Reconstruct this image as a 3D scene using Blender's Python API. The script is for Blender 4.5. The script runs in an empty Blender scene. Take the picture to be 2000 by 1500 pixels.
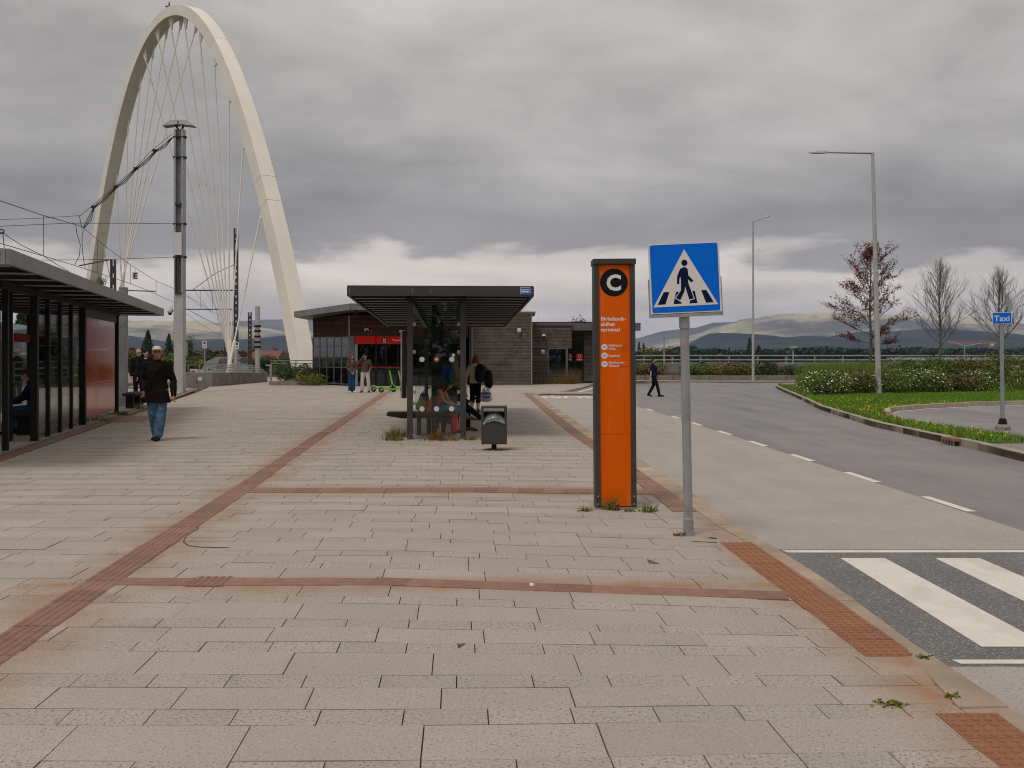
import bpy, bmesh, math, random
import numpy as np
from mathutils import Vector, Matrix, noise
R = math.radians
rnd = random.Random(7)
nrg = np.random.default_rng(11)
S = bpy.context.scene
C = S.collection

# ------------------------------------------------------------------ camera
cd = bpy.data.cameras.new('camera')
cam = bpy.data.objects.new('camera', cd)
C.objects.link(cam)
cam.location = (0, 0, 1.65)
cam.rotation_euler = (R(90), 0, 0)
cd.lens = 34.2
cd.sensor_width = 36
cd.sensor_fit = 'HORIZONTAL'
cd.shift_y = -0.0265
cd.clip_start = 0.1
cd.clip_end = 30000
S.camera = cam

# ------------------------------------------------------------------ world: overcast sky
SUN_EL, SUN_AZ = 62, 215          # azimuth clockwise from +Y (north)
w = bpy.data.worlds.new('World')
S.world = w
w.use_nodes = True
nt = w.node_tree
nt.nodes.clear()
def N(t, kind, ins=None, **kw):
    n = t.nodes.new(kind)
    for k, v in kw.items():
        setattr(n, k, v)
    for k, v in (ins or {}).items():
        if isinstance(v, bpy.types.NodeSocket):
            t.links.new(v, n.inputs[k])
        else:
            n.inputs[k].default_value = v
    return n
def mth(t, op, a, b=0.0, c=0.0, clamp=False):
    n = N(t, 'ShaderNodeMath', {0: a, 1: b, 2: c}, operation=op, use_clamp=clamp)
    return n.outputs[0]
def ramp(t, fac, stops, interp='LINEAR'):
    n = t.nodes.new('ShaderNodeValToRGB')
    n.color_ramp.interpolation = interp
    el = n.color_ramp.elements
    while len(el) < len(stops):
        el.new(0.5)
    for e, (p, c) in zip(el, stops):
        e.position = p
        e.color = (*c, 1) if len(c) == 3 else c
    t.links.new(fac, n.inputs[0])
    return n.outputs[0]
def mixc(t, fac, a, b, mode='MIX'):
    n = N(t, 'ShaderNodeMix', data_type='RGBA', blend_type=mode)
    for i, v in ((0, fac), (6, a), (7, b)):
        if isinstance(v, bpy.types.NodeSocket):
            t.links.new(v, n.inputs[i])
        else:
            n.inputs[i].default_value = v if i == 0 else ((*v, 1) if len(v) == 3 else v)
    return n.outputs[2]

tc = N(nt, 'ShaderNodeTexCoord')
sep = N(nt, 'ShaderNodeSeparateXYZ', {0: tc.outputs['Generated']})
x_, y_, z_ = sep.outputs
hor = mth(nt, 'SQRT', mth(nt, 'ADD', mth(nt, 'MULTIPLY', x_, x_), mth(nt, 'MULTIPLY', y_, y_)))
tan_el = mth(nt, 'DIVIDE', z_, mth(nt, 'MAXIMUM', hor, 0.05))
den = mth(nt, 'ADD', mth(nt, 'MAXIMUM', z_, 0.0), 0.09)
cp = N(nt, 'ShaderNodeCombineXYZ', {0: mth(nt, 'DIVIDE', x_, den), 1: mth(nt, 'DIVIDE', y_, den), 2: 0.37})
nz1 = N(nt, 'ShaderNodeTexNoise', {'Vector': cp.outputs[0], 'Scale': 0.62, 'Detail': 7.0, 'Roughness': 0.52, 'Distortion': 0.25})
nz2 = N(nt, 'ShaderNodeTexNoise', {'Vector': cp.outputs[0], 'Scale': 0.33, 'Detail': 8.0, 'Roughness': 0.55, 'Distortion': 0.4})
bl = N(nt, 'ShaderNodeVectorMath', {0: tc.outputs['Generated'], 1: (1.0, 1.0, 2.6)}, operation='MULTIPLY')
nz3 = N(nt, 'ShaderNodeTexNoise', {'Vector': bl.outputs[0], 'Scale': 4.6, 'Detail': 9.0, 'Roughness': 0.56, 'Distortion': 0.25})
tp = mth(nt, 'ADD', tan_el, mth(nt, 'MULTIPLY', mth(nt, 'SUBTRACT', nz3.outputs[0], 0.5), 0.11))
tp = mth(nt, 'ADD', tp, mth(nt, 'MULTIPLY', mth(nt, 'SUBTRACT', nz1.outputs[0], 0.5), 0.10))
base = ramp(nt, mth(nt, 'MAXIMUM', tp, 0.0), [
    (0.0, (0.84, 0.745, 0.64)), (0.03, (0.75, 0.67, 0.585)), (0.055, (0.70, 0.625, 0.55)), (0.088, (0.86, 0.765, 0.675)), (0.101, (0.74, 0.665, 0.60)),
    (0.112, (0.37, 0.343, 0.325)), (0.14, (0.32, 0.301, 0.290)), (0.19, (0.38, 0.358, 0.342)), (0.27, (0.45, 0.424, 0.403)), (0.40, (0.50, 0.474, 0.448)), (1.0, (0.64, 0.61, 0.585))])
m2 = mth(nt, 'ADD', mth(nt, 'MULTIPLY', nz2.outputs[0], 1.25), 0.38)
m3 = mth(nt, 'ADD', mth(nt, 'MULTIPLY', nz3.outputs[0], 1.05), 0.485)
cl = N(nt, 'ShaderNodeVectorMath', {0: base, 3: mth(nt, 'MULTIPLY', m2, m3)}, operation='SCALE')
skyt = N(nt, 'ShaderNodeTexSky', sky_type='NISHITA', sun_disc=False, sun_elevation=R(SUN_EL), sun_rotation=R(SUN_AZ))
b1 = N(nt, 'ShaderNodeBackground', {0: skyt.outputs[0], 1: 0.05})
b2 = N(nt, 'ShaderNodeBackground', {0: cl.outputs[0], 1: 1.0})
mx = N(nt, 'ShaderNodeMixShader', {0: 0.95, 1: b1.outputs[0], 2: b2.outputs[0]})
out = N(nt, 'ShaderNodeOutputWorld', {0: mx.outputs[0]})

# ------------------------------------------------------------------ sun behind the cloud
sd = bpy.data.lights.new('sun', 'SUN')
sd.energy = 1.4
sd.angle = R(18)
sd.color = (1.0, 0.95, 0.88)
sun = bpy.data.objects.new('sun', sd)
C.objects.link(sun)
sv = Vector((math.sin(R(SUN_AZ)) * math.cos(R(SUN_EL)), math.cos(R(SUN_AZ)) * math.cos(R(SUN_EL)), math.sin(R(SUN_EL))))
sun.rotation_euler = sv.to_track_quat('Z', 'Y').to_euler()

S.view_settings.view_transform = 'Standard'
S.view_settings.look = 'None'
S.view_settings.exposure = 0.05
S.view_settings.gamma = 1.0
S.view_settings.use_curve_mapping = False
S.render.engine = 'CYCLES'
S.cycles.max_bounces = 8
S.cycles.transparent_max_bounces = 24
S.cycles.volume_bounces = 0
S.cycles.use_denoising = True
S.cycles.pixel_filter_type = 'BLACKMAN_HARRIS'
S.cycles.filter_width = 1.05

# ------------------------------------------------------------------ helpers
def gx(px, Y): return (px - 1000.0) / 1900.0 * Y       # lateral position seen at that column at distance Y
def gz(py, Y): return 1.65 + (697.0 - py) / 1900.0 * Y  # height seen at that row at distance Y

MATS = {}
def mat(name, col, rough=0.6, metal=0.0, var=0.12, scale=4.0, bump=0.0, bscale=40.0, spec=0.4, isl=0.0, objvar=0.0, coat=0.0, col2=None, spots=None, streak=None):
    m = bpy.data.materials.new(name)
    m.use_nodes = True
    t = m.node_tree
    b = t.nodes['Principled BSDF']
    tcn = N(t, 'ShaderNodeTexCoord')
    nz = N(t, 'ShaderNodeTexNoise', {'Vector': tcn.outputs['Object'], 'Scale': scale, 'Detail': 6.0, 'Roughness': 0.6})
    f = N(t, 'ShaderNodeMapRange', {0: nz.outputs[0], 1: 0.3, 2: 0.7, 3: 0.0, 4: 1.0}).outputs[0]
    lo = tuple(max(0, c * (1 - var)) for c in col)
    hi = tuple(min(1, c * (1 + var)) for c in col) if col2 is None else col2
    c = mixc(t, f, lo, hi)
    if isl or objvar:
        src = N(t, 'ShaderNodeNewGeometry').outputs['Random Per Island'] if isl else N(t, 'ShaderNodeObjectInfo').outputs['Random']
        k = isl or objvar
        sc = N(t, 'ShaderNodeMapRange', {0: src, 1: 0.0, 2: 1.0, 3: 1 - k, 4: 1 + k}).outputs[0]
        c = N(t, 'ShaderNodeVectorMath', {0: c, 3: sc}, operation='SCALE').outputs[0]
    if spots:
        sn = N(t, 'ShaderNodeTexNoise', {'Vector': tcn.outputs['Object'], 'Scale': spots[0], 'Detail': 3.0, 'Roughness': 0.7})
        sf = N(t, 'ShaderNodeMapRange', {0: sn.outputs[0], 1: spots[1], 2: spots[1] + 0.08, 3: 0.0, 4: spots[3]}).outputs[0]
        c = mixc(t, sf, c, spots[2])
    for (vec, lo_, hi_, colr, amt) in (streak or []):
        vm = N(t, 'ShaderNodeVectorMath', {0: tcn.outputs['Object'], 1: vec}, operation='MULTIPLY')
        sn = N(t, 'ShaderNodeTexNoise', {'Vector': vm.outputs[0], 'Scale': 1.0, 'Detail': 6.0, 'Roughness': 0.62})
        c = mixc(t, N(t, 'ShaderNodeMapRange', {0: sn.outputs[0], 1: lo_, 2: hi_, 3: 0.0, 4: amt}).outputs[0], c, colr)
    t.links.new(c, b.inputs['Base Color'])
    rn = N(t, 'ShaderNodeMapRange', {0: nz.outputs[0], 1: 0.2, 2: 0.8, 3: max(0.02, rough - 0.08), 4: min(1, rough + 0.08)})
    t.links.new(rn.outputs[0], b.inputs['Roughness'])
    b.inputs['Metallic'].default_value = metal
    b.inputs['Specular IOR Level'].default_value = spec
    b.inputs['Coat Weight'].default_value = coat
    if bump:
        bn = N(t, 'ShaderNodeTexNoise', {'Vector': tcn.outputs['Object'], 'Scale': bscale, 'Detail': 5.0, 'Roughness': 0.65})
        bp = N(t, 'ShaderNodeBump', {'Height': bn.outputs[0], 'Strength': bump, 'Distance': 0.01})
        t.links.new(bp.outputs[0], b.inputs['Normal'])
    MATS[name] = m
    return m

def glass_mat(name, tint, refl=1.0, haze=0.0):
    m = bpy.data.materials.new(name)
    m.use_nodes = True
    t = m.node_tree
    t.nodes.clear()
    tr = N(t, 'ShaderNodeBsdfTransparent', {0: (*tint, 1)})
    gl = N(t, 'ShaderNodeBsdfGlossy', {0: (0.95, 0.97, 0.97, 1), 'Roughness': 0.02})
    fr = N(t, 'ShaderNodeFresnel', {0: 1.5})
    f = mth(t, 'MULTIPLY', fr.outputs[0], refl, clamp=True)
    mxs = N(t, 'ShaderNodeMixShader', {0: f, 1: tr.outputs[0], 2: gl.outputs[0]})
    o = mxs.outputs[0]
    if haze:
        df = N(t, 'ShaderNodeBsdfDiffuse', {0: (0.55, 0.62, 0.60, 1)})
        tcn = N(t, 'ShaderNodeTexCoord')
        nz = N(t, 'ShaderNodeTexNoise', {'Vector': tcn.outputs['Object'], 'Scale': 2.0, 'Detail': 5.0})
        o = N(t, 'ShaderNodeMixShader', {0: mth(t, 'MULTIPLY', nz.outputs[0], haze), 1: o, 2: df.outputs[0]}).outputs[0]
    N(t, 'ShaderNodeOutputMaterial', {0: o})
    MATS[name] = m
    return m

def T(loc=(0, 0, 0), rot=(0, 0, 0)):
    from mathutils import Euler
    return Matrix.Translation(loc) @ Euler(rot).to_matrix().to_4x4()

class MB:
    """collects shapes, then links them as one mesh object"""
    def __init__(s):
        s.v = []; s.f = []; s.m = []; s.cur = 0
    def add(s, vs, fs, M=None):
        o = len(s.v)
        if M is not None:
            vs = [M @ Vector(v) for v in vs]
        s.v += [tuple(v) for v in vs]
        s.f += [tuple(i + o for i in f) for f in fs]
        s.m += [s.cur] * len(fs)
        return s
    def box(s, c, d, M=None, rz=0.0):
        x, y, z = d[0] / 2, d[1] / 2, d[2] / 2
        vs = [Vector((i * x, j * y, k * z)) for k in (-1, 1) for j in (-1, 1) for i in (-1, 1)]
        if rz:
            q = Matrix.Rotation(rz, 3, 'Z')
            vs = [q @ v for v in vs]
        vs = [v + Vector(c) for v in vs]
        return s.add(vs, [(0, 2, 3, 1), (4, 5, 7, 6), (0, 1, 5, 4), (1, 3, 7, 5), (3, 2, 6, 7), (2, 0, 4, 6)], M)
    def beam(s, a, b, w, h, M=None, up=(0, 0, 1)):
        a = Vector(a); b = Vector(b); d = (b - a).normalized()
        up = Vector(up)
        if abs(d.dot(up)) > 0.97: up = Vector((0, 1, 0))
        r = d.cross(up).normalized(); u = r.cross(d).normalized()
        vs = [p + r * (i * w / 2) + u * (j * h / 2) for p in (a, b) for i, j in ((-1, -1), (1, -1), (1, 1), (-1, 1))]
        return s.add(vs, [(0, 1, 2, 3), (7, 6, 5, 4), (0, 4, 5, 1), (1, 5, 6, 2), (2, 6, 7, 3), (3, 7, 4, 0)], M)
    def prism(s, pts, z0, z1, M=None):
        n = len(pts)
        zf0 = z0 if callable(z0) else (lambda x, y: z0)
        zf1 = z1 if callable(z1) else (lambda x, y: z1)
        vs = [(p[0], p[1], zf0(p[0], p[1])) for p in pts] + [(p[0], p[1], zf1(p[0], p[1])) for p in pts]
        fs = [tuple(range(n - 1, -1, -1)), tuple(range(n, 2 * n))] + [(i, (i + 1) % n, n + (i + 1) % n, n + i) for i in range(n)]
        return s.add(vs, fs, M)
    def tube(s, pts, r, n=8, cap=True, M=None):
        pts = [Vector(p) for p in pts]
        rs = r if isinstance(r, (list, tuple)) else [r] * len(pts)
        vs = []; fs = []
        t0 = (pts[1] - pts[0]).normalized()
        ref = Vector((0, 0, 1)) if abs(t0.z) < 0.9 else Vector((1, 0, 0))
        for i, p in enumerate(pts):
            a = pts[max(0, i - 1)]; b = pts[min(len(pts) - 1, i + 1)]
            t = (b - a).normalized()
            u = ref - t * ref.dot(t)
            if u.length < 1e-4: u = t.orthogonal()
            u.normalize(); ref = u
            v = t.cross(u)
            for k in range(n):
                an = 2 * math.pi * k / n
                vs.append(p + (u * math.cos(an) + v * math.sin(an)) * rs[i])
        for i in range(len(pts) - 1):
            for k in range(n):
                fs.append((i * n + k, i * n + (k + 1) % n, (i + 1) * n + (k + 1) % n, (i + 1) * n + k))
        if cap:
            fs.append(tuple(range(n - 1, -1, -1)))
            fs.append(tuple(range((len(pts) - 1) * n, len(pts) * n)))
        return s.add(vs, fs, M)
    def lathe(s, prof, n=16, M=None):
        vs = []; fs = []
        for r, z in prof:
            for k in range(n):
                a = 2 * math.pi * k / n
                vs.append((r * math.cos(a), r * math.sin(a), z))
        m = len(prof)
        for i in range(m - 1):
            for k in range(n):
                fs.append((i * n + k, i * n + (k + 1) % n, (i + 1) * n + (k + 1) % n, (i + 1) * n + k))
        fs.append(tuple(range(n - 1, -1, -1))); fs.append(tuple(range((m - 1) * n, m * n)))
        return s.add(vs, fs, M)
    def ball(s, c, r, n=10, m=7, M=None):
        r = r if isinstance(r, (tuple, list)) else (r, r, r)
        vs = [(c[0], c[1], c[2] - r[2])]; fs = []
        for i in range(1, m):
            th = math.pi * i / m
            for k in range(n):
                a = 2 * math.pi * k / n
                vs.append((c[0] + r[0] * math.sin(th) * math.cos(a), c[1] + r[1] * math.sin(th) * math.sin(a), c[2] - r[2] * math.cos(th)))
        vs.append((c[0], c[1], c[2] + r[2]))
        L = len(vs) - 1
        for k in range(n):
            fs.append((0, 1 + (k + 1) % n, 1 + k))
            fs.append((L, 1 + (m - 2) * n + k, 1 + (m - 2) * n + (k + 1) % n))
        for i in range(m - 2):
            for k in range(n):
                fs.append((1 + i * n + k, 1 + i * n + (k + 1) % n, 1 + (i + 1) * n + (k + 1) % n, 1 + (i + 1) * n + k))
        return s.add(vs, fs, M)
    def build(s, name, m, parent=None, bev=0.0, smooth=False, loc=None):
        me = bpy.data.meshes.new(name)
        me.from_pydata(s.v, [], s.f)
        ms = m if isinstance(m, (list, tuple)) else [m]
        for q in ms: me.materials.append(q)
        if len(ms) > 1: me.polygons.foreach_set('material_index', s.m)
        if smooth:
            me.polygons.foreach_set('use_smooth', [True] * len(me.polygons))
            try: me.set_sharp_from_angle(angle=R(38))
            except Exception: pass
        me.update()
        return link(name, me, parent, bev, loc)

def link(name, me, parent=None, bev=0.0, loc=None):
    o = bpy.data.objects.new(name, me)
    C.objects.link(o)
    if parent is not None: o.parent = parent
    if loc is not None: o.location = loc
    if bev:
        b = o.modifiers.new('bevel', 'BEVEL')
        b.width = bev; b.segments = 2; b.limit_method = 'ANGLE'; b.angle_limit = R(40)
    return o

def np_mesh(name, V, F, m, parent=None, smooth=False):
    """V (n,3) floats, F (k,3|4) ints"""
    me = bpy.data.meshes.new(name)
    V = np.asarray(V, dtype=np.float32); F = np.asarray(F, dtype=np.int32)
    k, q = F.shape
    me.vertices.add(len(V)); me.vertices.foreach_set('co', V.ravel())
    me.loops.add(k * q); me.loops.foreach_set('vertex_index', F.ravel())
    me.polygons.add(k)
    me.polygons.foreach_set('loop_start', np.arange(0, k * q, q, dtype=np.int32))
    if smooth: me.polygons.foreach_set('use_smooth', np.ones(k, dtype=bool))
    me.update(calc_edges=True)
    me.materials.append(m)
    return link(name, me, parent)

def thing(name, label, cat, loc=(0, 0, 0), rz=0.0, group=None, ry=0.0):
    o = bpy.data.objects.new(name, None)
    C.objects.link(o)
    o.location = loc; o.rotation_euler = (0, ry, rz)
    o.empty_display_size = 0.2
    return tag(o, label, cat, group)
def tag(o, label, cat, group=None):
    o['label'] = label; o['category'] = cat
    if group: o['group'] = group
    return o
def kind(o, k='structure'):
    o['kind'] = k
    return o
def dup(root, loc, rz=None, label=None):
    r = root.copy(); C.objects.link(r); r.location = loc
    if rz is not None: r.rotation_euler = (0, root.rotation_euler[1], rz)
    if label: r['label'] = label
    for ch in list(root.children):
        c = ch.copy(); C.objects.link(c); c.parent = r
        for g in list(ch.children):
            d = g.copy(); C.objects.link(d); d.parent = c
    return r

TS = bpy.data.scenes.new('tmp_eval')
def baked(ob):
    """evaluate modifiers / text in a scratch scene and return the plain mesh"""
    TS.collection.objects.link(ob)
    with bpy.context.temp_override(scene=TS, view_layer=TS.view_layers[0]):
        dg = bpy.context.evaluated_depsgraph_get()
        dg.update()
        me = bpy.data.meshes.new_from_object(ob.evaluated_get(dg))
    TS.collection.objects.unlink(ob)
    bpy.data.objects.remove(ob)
    return me
def text(name, body, cap, m, parent, loc, rot=(R(90), 0, 0), align='LEFT', bold=0.012, depth=0.0006, sx=1.0, spacing=1.0):
    cu = bpy.data.curves.new(name, 'FONT')
    cu.body = body; cu.size = cap / 0.70; cu.align_x = align
    cu.offset = bold * cu.size; cu.extrude = depth; cu.resolution_u = 3; cu.space_character = spacing
    me = baked(bpy.data.objects.new(name, cu))
    me.materials.clear(); me.materials.append(m)
    o = link(name, me, parent, loc=loc)
    o.rotation_euler = rot; o.scale = (sx, 1, 1)
    return o

# ------------------------------------------------------------------ materials
ASPH = mat('asphalt', (0.225, 0.212, 0.208), 0.85, var=0.12, scale=0.8, bump=0.6, bscale=60, isl=0, spots=(45, 0.58, (0.40, 0.37, 0.35), 0.6), streak=[((1.1, 0.10, 1), 0.46, 0.70, (0.13, 0.125, 0.125), 0.6), ((0.5, 0.22, 1), 0.55, 0.66, (0.27, 0.255, 0.245), 0.5)])
ASPHD = mat('asphalt_dark', (0.135, 0.13, 0.13), 0.85, var=0.15, scale=1.5, bump=0.8, bscale=60, spots=(62, 0.55, (0.40, 0.37, 0.34), 0.8))
LANE = mat('bus_lane_concrete', (0.385, 0.340, 0.302), 0.85, var=0.10, scale=0.9, bump=0.6, bscale=60, spots=(55, 0.56, (0.15, 0.13, 0.12), 0.75), streak=[((1.4, 0.12, 1), 0.48, 0.72, (0.29, 0.258, 0.23), 0.45), ((2.5, 1.4, 1), 0.64, 0.76, (0.30, 0.22, 0.16), 0.25)])
PAINT = mat('road_paint', (0.66, 0.615, 0.55), 0.7, var=0.08, scale=3, bump=0.2, bscale=90, spots=(22, 0.60, (0.42, 0.385, 0.34), 0.35), streak=[((3, 0.8, 1), 0.52, 0.68, (0.50, 0.45, 0.40), 0.5)])
PLAT = mat('platform_concrete', (0.34, 0.30, 0.27), 0.8, var=0.14, scale=1.2, bump=0.3, bscale=60)
CONC = mat('old_concrete', (0.23, 0.205, 0.185), 0.9, var=0.3, scale=1.6, bump=0.5, bscale=30, spots=(3, 0.58, (0.07, 0.06, 0.05), 0.7))
GRAN = mat('granite_kerb', (0.37, 0.315, 0.25), 0.85, var=0.28, scale=2.5, bump=0.5, bscale=70, objvar=0.12, spots=(60, 0.62, (0.16, 0.11, 0.08), 0.5))
GRANR = mat('granite_kerb_rusty', (0.345, 0.262, 0.192), 0.85, var=0.28, scale=1.7, bump=0.5, bscale=70, objvar=0.16, spots=(60, 0.62, (0.20, 0.11, 0.06), 0.5))
IRON = mat('rusty_iron', (0.33, 0.145, 0.080), 0.6, 0.0, var=0.25, scale=9, bump=0.25, bscale=120, objvar=0.14, col2=(0.27, 0.175, 0.145), spec=0.2)
IRONB = mat('rusty_iron_studs', (0.34, 0.125, 0.050), 0.6, 0.0, var=0.25, scale=7, bump=0.25, bscale=120, objvar=0.08, col2=(0.28, 0.14, 0.085), spec=0.2)
JOINT = mat('paving_joint', (0.085, 0.07, 0.055), 0.95, var=0.3, scale=6, bump=0.4, bscale=200, spots=(4, 0.62, (0.07, 0.075, 0.025), 0.8))
SOIL = mat('soil', (0.075, 0.055, 0.03), 0.95, var=0.4, scale=2, bump=0.6, bscale=20)
LAND = mat('far_land', (0.06, 0.07, 0.03), 0.95, var=0.4, scale=0.02)
GALV = mat('galvanised_steel', (0.36, 0.37, 0.38), 0.5, 0.55, var=0.16, scale=6, bump=0.05, bscale=30)
GALVL = mat('pale_galvanised_steel', (0.46, 0.45, 0.44), 0.55, 0.35, var=0.10, scale=3)
STEELD = mat('weathered_grey_steel', (0.26, 0.255, 0.25), 0.5, 0.3, var=0.25, scale=5)
DARK = mat('anthracite_paint', (0.058, 0.053, 0.050), 0.5, 0.0, spec=0.2, var=0.12, scale=5, bump=0.03, bscale=60)
DARKP = mat('dark_shelter_paint', (0.016, 0.014, 0.013), 0.5, 0.0, spec=0.12, var=0.2, scale=5)
FASC = mat('grey_fascia', (0.20, 0.195, 0.195), 0.5, 0.2, var=0.22, scale=2.5)
DECK = mat('corrugated_deck', (0.055, 0.06, 0.062), 0.6, 0.2, var=0.25, scale=3)
ORANGE = mat('orange_enamel', (0.73, 0.110, 0.001), 0.5, 0.0, var=0.05, scale=2.2, spots=(2.2, 0.60, (0.62, 0.19, 0.06), 0.35), spec=0.1, streak=[((11, 11, 1.8), 0.56, 0.74, (0.62, 0.24, 0.10), 0.45), ((4, 4, 5), 0.60, 0.72, (0.42, 0.085, 0.01), 0.5)])
RED = mat('red_enamel', (0.34, 0.016, 0.006), 0.12, 0.0, var=0.02, scale=0.6, spec=0.5)
REDSIGN = mat('red_sign', (0.56, 0.022, 0.010), 0.5, 0.0, var=0.05, scale=3, spec=0.1)
BLACK = mat('black_print', (0.010, 0.011, 0.013), 0.6, var=0.1, spec=0.1)
WHITE = mat('white_print', (0.74, 0.72, 0.69), 0.5, var=0.04)
BLUE = mat('sign_blue', (0.001, 0.150, 0.72), 0.5, var=0.04, scale=6, spots=(9, 0.66, (0.01, 0.16, 0.60), 0.35), spec=0.1)
NAVY = mat('sign_navy', (0.004, 0.012, 0.045), 0.5, var=0.05, spec=0.1)
SIGNW = mat('sign_white', (0.74, 0.70, 0.66), 0.4, var=0.03, scale=5)
CREAM = mat('cream_bridge_paint', (0.80, 0.74, 0.655), 0.5, 0.0, var=0.06, scale=0.35, spots=(0.9, 0.64, (0.50, 0.44, 0.36), 0.3))
WOOD = mat('dark_timber_cladding', (0.128, 0.105, 0.090), 0.8, var=0.30, scale=2.0, bump=0.3, bscale=40, isl=0.16, spots=(7, 0.62, (0.36, 0.30, 0.24), 0.8), spec=0.1)
WOODR = mat('brown_timber_cladding', (0.075, 0.036, 0.022), 0.8, spec=0.1, var=0.35, scale=2.0, isl=0.28)
BENCH = mat('bench_timber', (0.035, 0.026, 0.021), 0.7, spec=0.15, var=0.3, scale=7, bump=0.2, bscale=60)
ZINC = mat('zinc_flashing', (0.125, 0.125, 0.13), 0.5, 0.3, var=0.12, scale=3)
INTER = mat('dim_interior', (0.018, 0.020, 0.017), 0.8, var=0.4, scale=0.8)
FROST = mat('frosted_film', (0.30, 0.38, 0.35), 0.6, var=0.08, scale=2)
GLASS = glass_mat('clear_glass', (0.86, 0.90, 0.885), 0.9)
GLASSB = glass_mat('window_glass', (0.40, 0.46, 0.42), 1.5)
WHITEP = mat('white_plastic', (0.62, 0.61, 0.59), 0.4, var=0.05)
STICK = mat('sticker_grey', (0.58, 0.60, 0.59), 0.6, var=0.05)
RUBBER = mat('black_rubber', (0.015, 0.015, 0.015), 0.7, var=0.2)
WIRE = mat('dark_wire', (0.04, 0.04, 0.04), 0.6, 0.0, var=0.2)
SCOOT = mat('scooter_green', (0.13, 0.50, 0.035), 0.35, var=0.06)
BOLT = mat('bolt_steel', (0.55, 0.54, 0.52), 0.3, 0.8, var=0.1)
SEAM = mat('dark_gap', (0.02, 0.016, 0.012), 0.9)
TRUNK = mat('bark', (0.10, 0.085, 0.07), 0.9, var=0.4, scale=6, bump=0.5, bscale=30, col2=(0.19, 0.18, 0.15))
TWIG = mat('bare_twigs', (0.15, 0.115, 0.10), 0.9, var=0.3, scale=2)
TWIGD = mat('copper_twigs', (0.055, 0.035, 0.030), 0.9, var=0.3, scale=2)
CRACK = mat('fine_crack', (0.235, 0.197, 0.165), 0.95, var=0.2)
MOSS = mat('moss', (0.11, 0.105, 0.035), 0.95, var=0.5, scale=40, bump=0.8, bscale=120)
def leafmat(name, lo, hi, scale=1.5, isl=0.35, rough=0.6):
    m = bpy.data.materials.new(name); m.use_nodes = True
    t = m.node_tree; b = t.nodes['Principled BSDF']
    g = N(t, 'ShaderNodeNewGeometry')
    nz = N(t, 'ShaderNodeTexNoise', {'Vector': g.outputs['Position'], 'Scale': scale, 'Detail': 3.0})
    f = N(t, 'ShaderNodeMapRange', {0: nz.outputs[0], 1: 0.32, 2: 0.68}).outputs[0]
    c = mixc(t, f, lo, hi)
    k = N(t, 'ShaderNodeMapRange', {0: g.outputs['Random Per Island'], 3: 1 - isl, 4: 1 + isl}).outputs[0]
    c = N(t, 'ShaderNodeVectorMath', {0: c, 3: k}, operation='SCALE').outputs[0]
    t.links.new(c, b.inputs['Base Color'])
    b.inputs['Roughness'].default_value = rough
    b.inputs['Specular IOR Level'].default_value = 0.25
    b.inputs['Transmission Weight'].default_value = 0.0
    b.inputs['Subsurface Weight'].default_value = 0.0
    MATS[name] = m
    return m
GRASS = leafmat('lawn_green', (0.095, 0.195, 0.010), (0.165, 0.265, 0.016), 0.5, 0.35)
GRASSB = mat('lawn_base', (0.075, 0.13, 0.016), 0.95, var=0.35, scale=1.2, bump=0.8, bscale=60)
TALLG = leafmat('tall_grass', (0.10, 0.17, 0.02), (0.19, 0.25, 0.04), 1.0)
BUSHG = leafmat('hedge_green', (0.045, 0.088, 0.010), (0.145, 0.185, 0.024), 0.9, 0.45)
BUSHM = leafmat('hedge_mixed', (0.055, 0.075, 0.014), (0.18, 0.125, 0.028), 0.7, 0.45)
BUSHD = leafmat('shrub_dark', (0.020, 0.042, 0.010), (0.055, 0.085, 0.020), 1.2, 0.4)
PETAL = mat('white_petals', (0.78, 0.76, 0.68), 0.7, var=0.05)
YELLOW = mat('yellow_petals', (0.62, 0.44, 0.02), 0.7, var=0.1)
BROWNL = leafmat('copper_leaves', (0.085, 0.016, 0.006), (0.19, 0.046, 0.014), 1.5, 0.4)
CONIF = leafmat('conifer_needles', (0.012, 0.030, 0.012), (0.030, 0.060, 0.020), 1.0, 0.35)
BROAD = leafmat('broad_leaves', (0.035, 0.075, 0.012), (0.12, 0.145, 0.025), 0.35, 0.4)
AUTUMN = leafmat('autumn_leaves', (0.065, 0.060, 0.020), (0.15, 0.085, 0.03), 0.25, 0.4)
WEED = leafmat('weed_leaves', (0.085, 0.12, 0.014), (0.20, 0.20, 0.035), 9.0, 0.4)
DRYW = leafmat('dry_weeds', (0.16, 0.09, 0.025), (0.26, 0.15, 0.05), 9.0, 0.4)
# ================================================================== SETTING
def interp(tab):
    xs = [a for a, b in tab]; ys = [b for a, b in tab]
    return lambda v: float(np.interp(v, xs, ys))
XK = interp([(-4, 2.62), (2.5, 2.50), (4.5, 2.36), (5.3, 2.31), (6.2, 2.335), (7, 2.335), (8.2, 2.31), (9.4, 2.22), (12, 2.18), (15.8, 2.07), (20.5, 1.8), (32, 1.42), (43, 1.1)])
KW = interp([(4.7, 0.25), (5.3, 0.09), (6.5, 0.12), (8.0, 0.14), (9.2, 0.20), (14, 0.27), (43, 0.28)])
def XL(Y): return -8.25 - 0.22 * (Y - 15.7)
XT = interp([(-2, -2.30), (5, -2.86), (7.3, -3.03), (12.6, -3.42), (19, -3.93), (43, -5.72)])   # left tactile line

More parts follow.
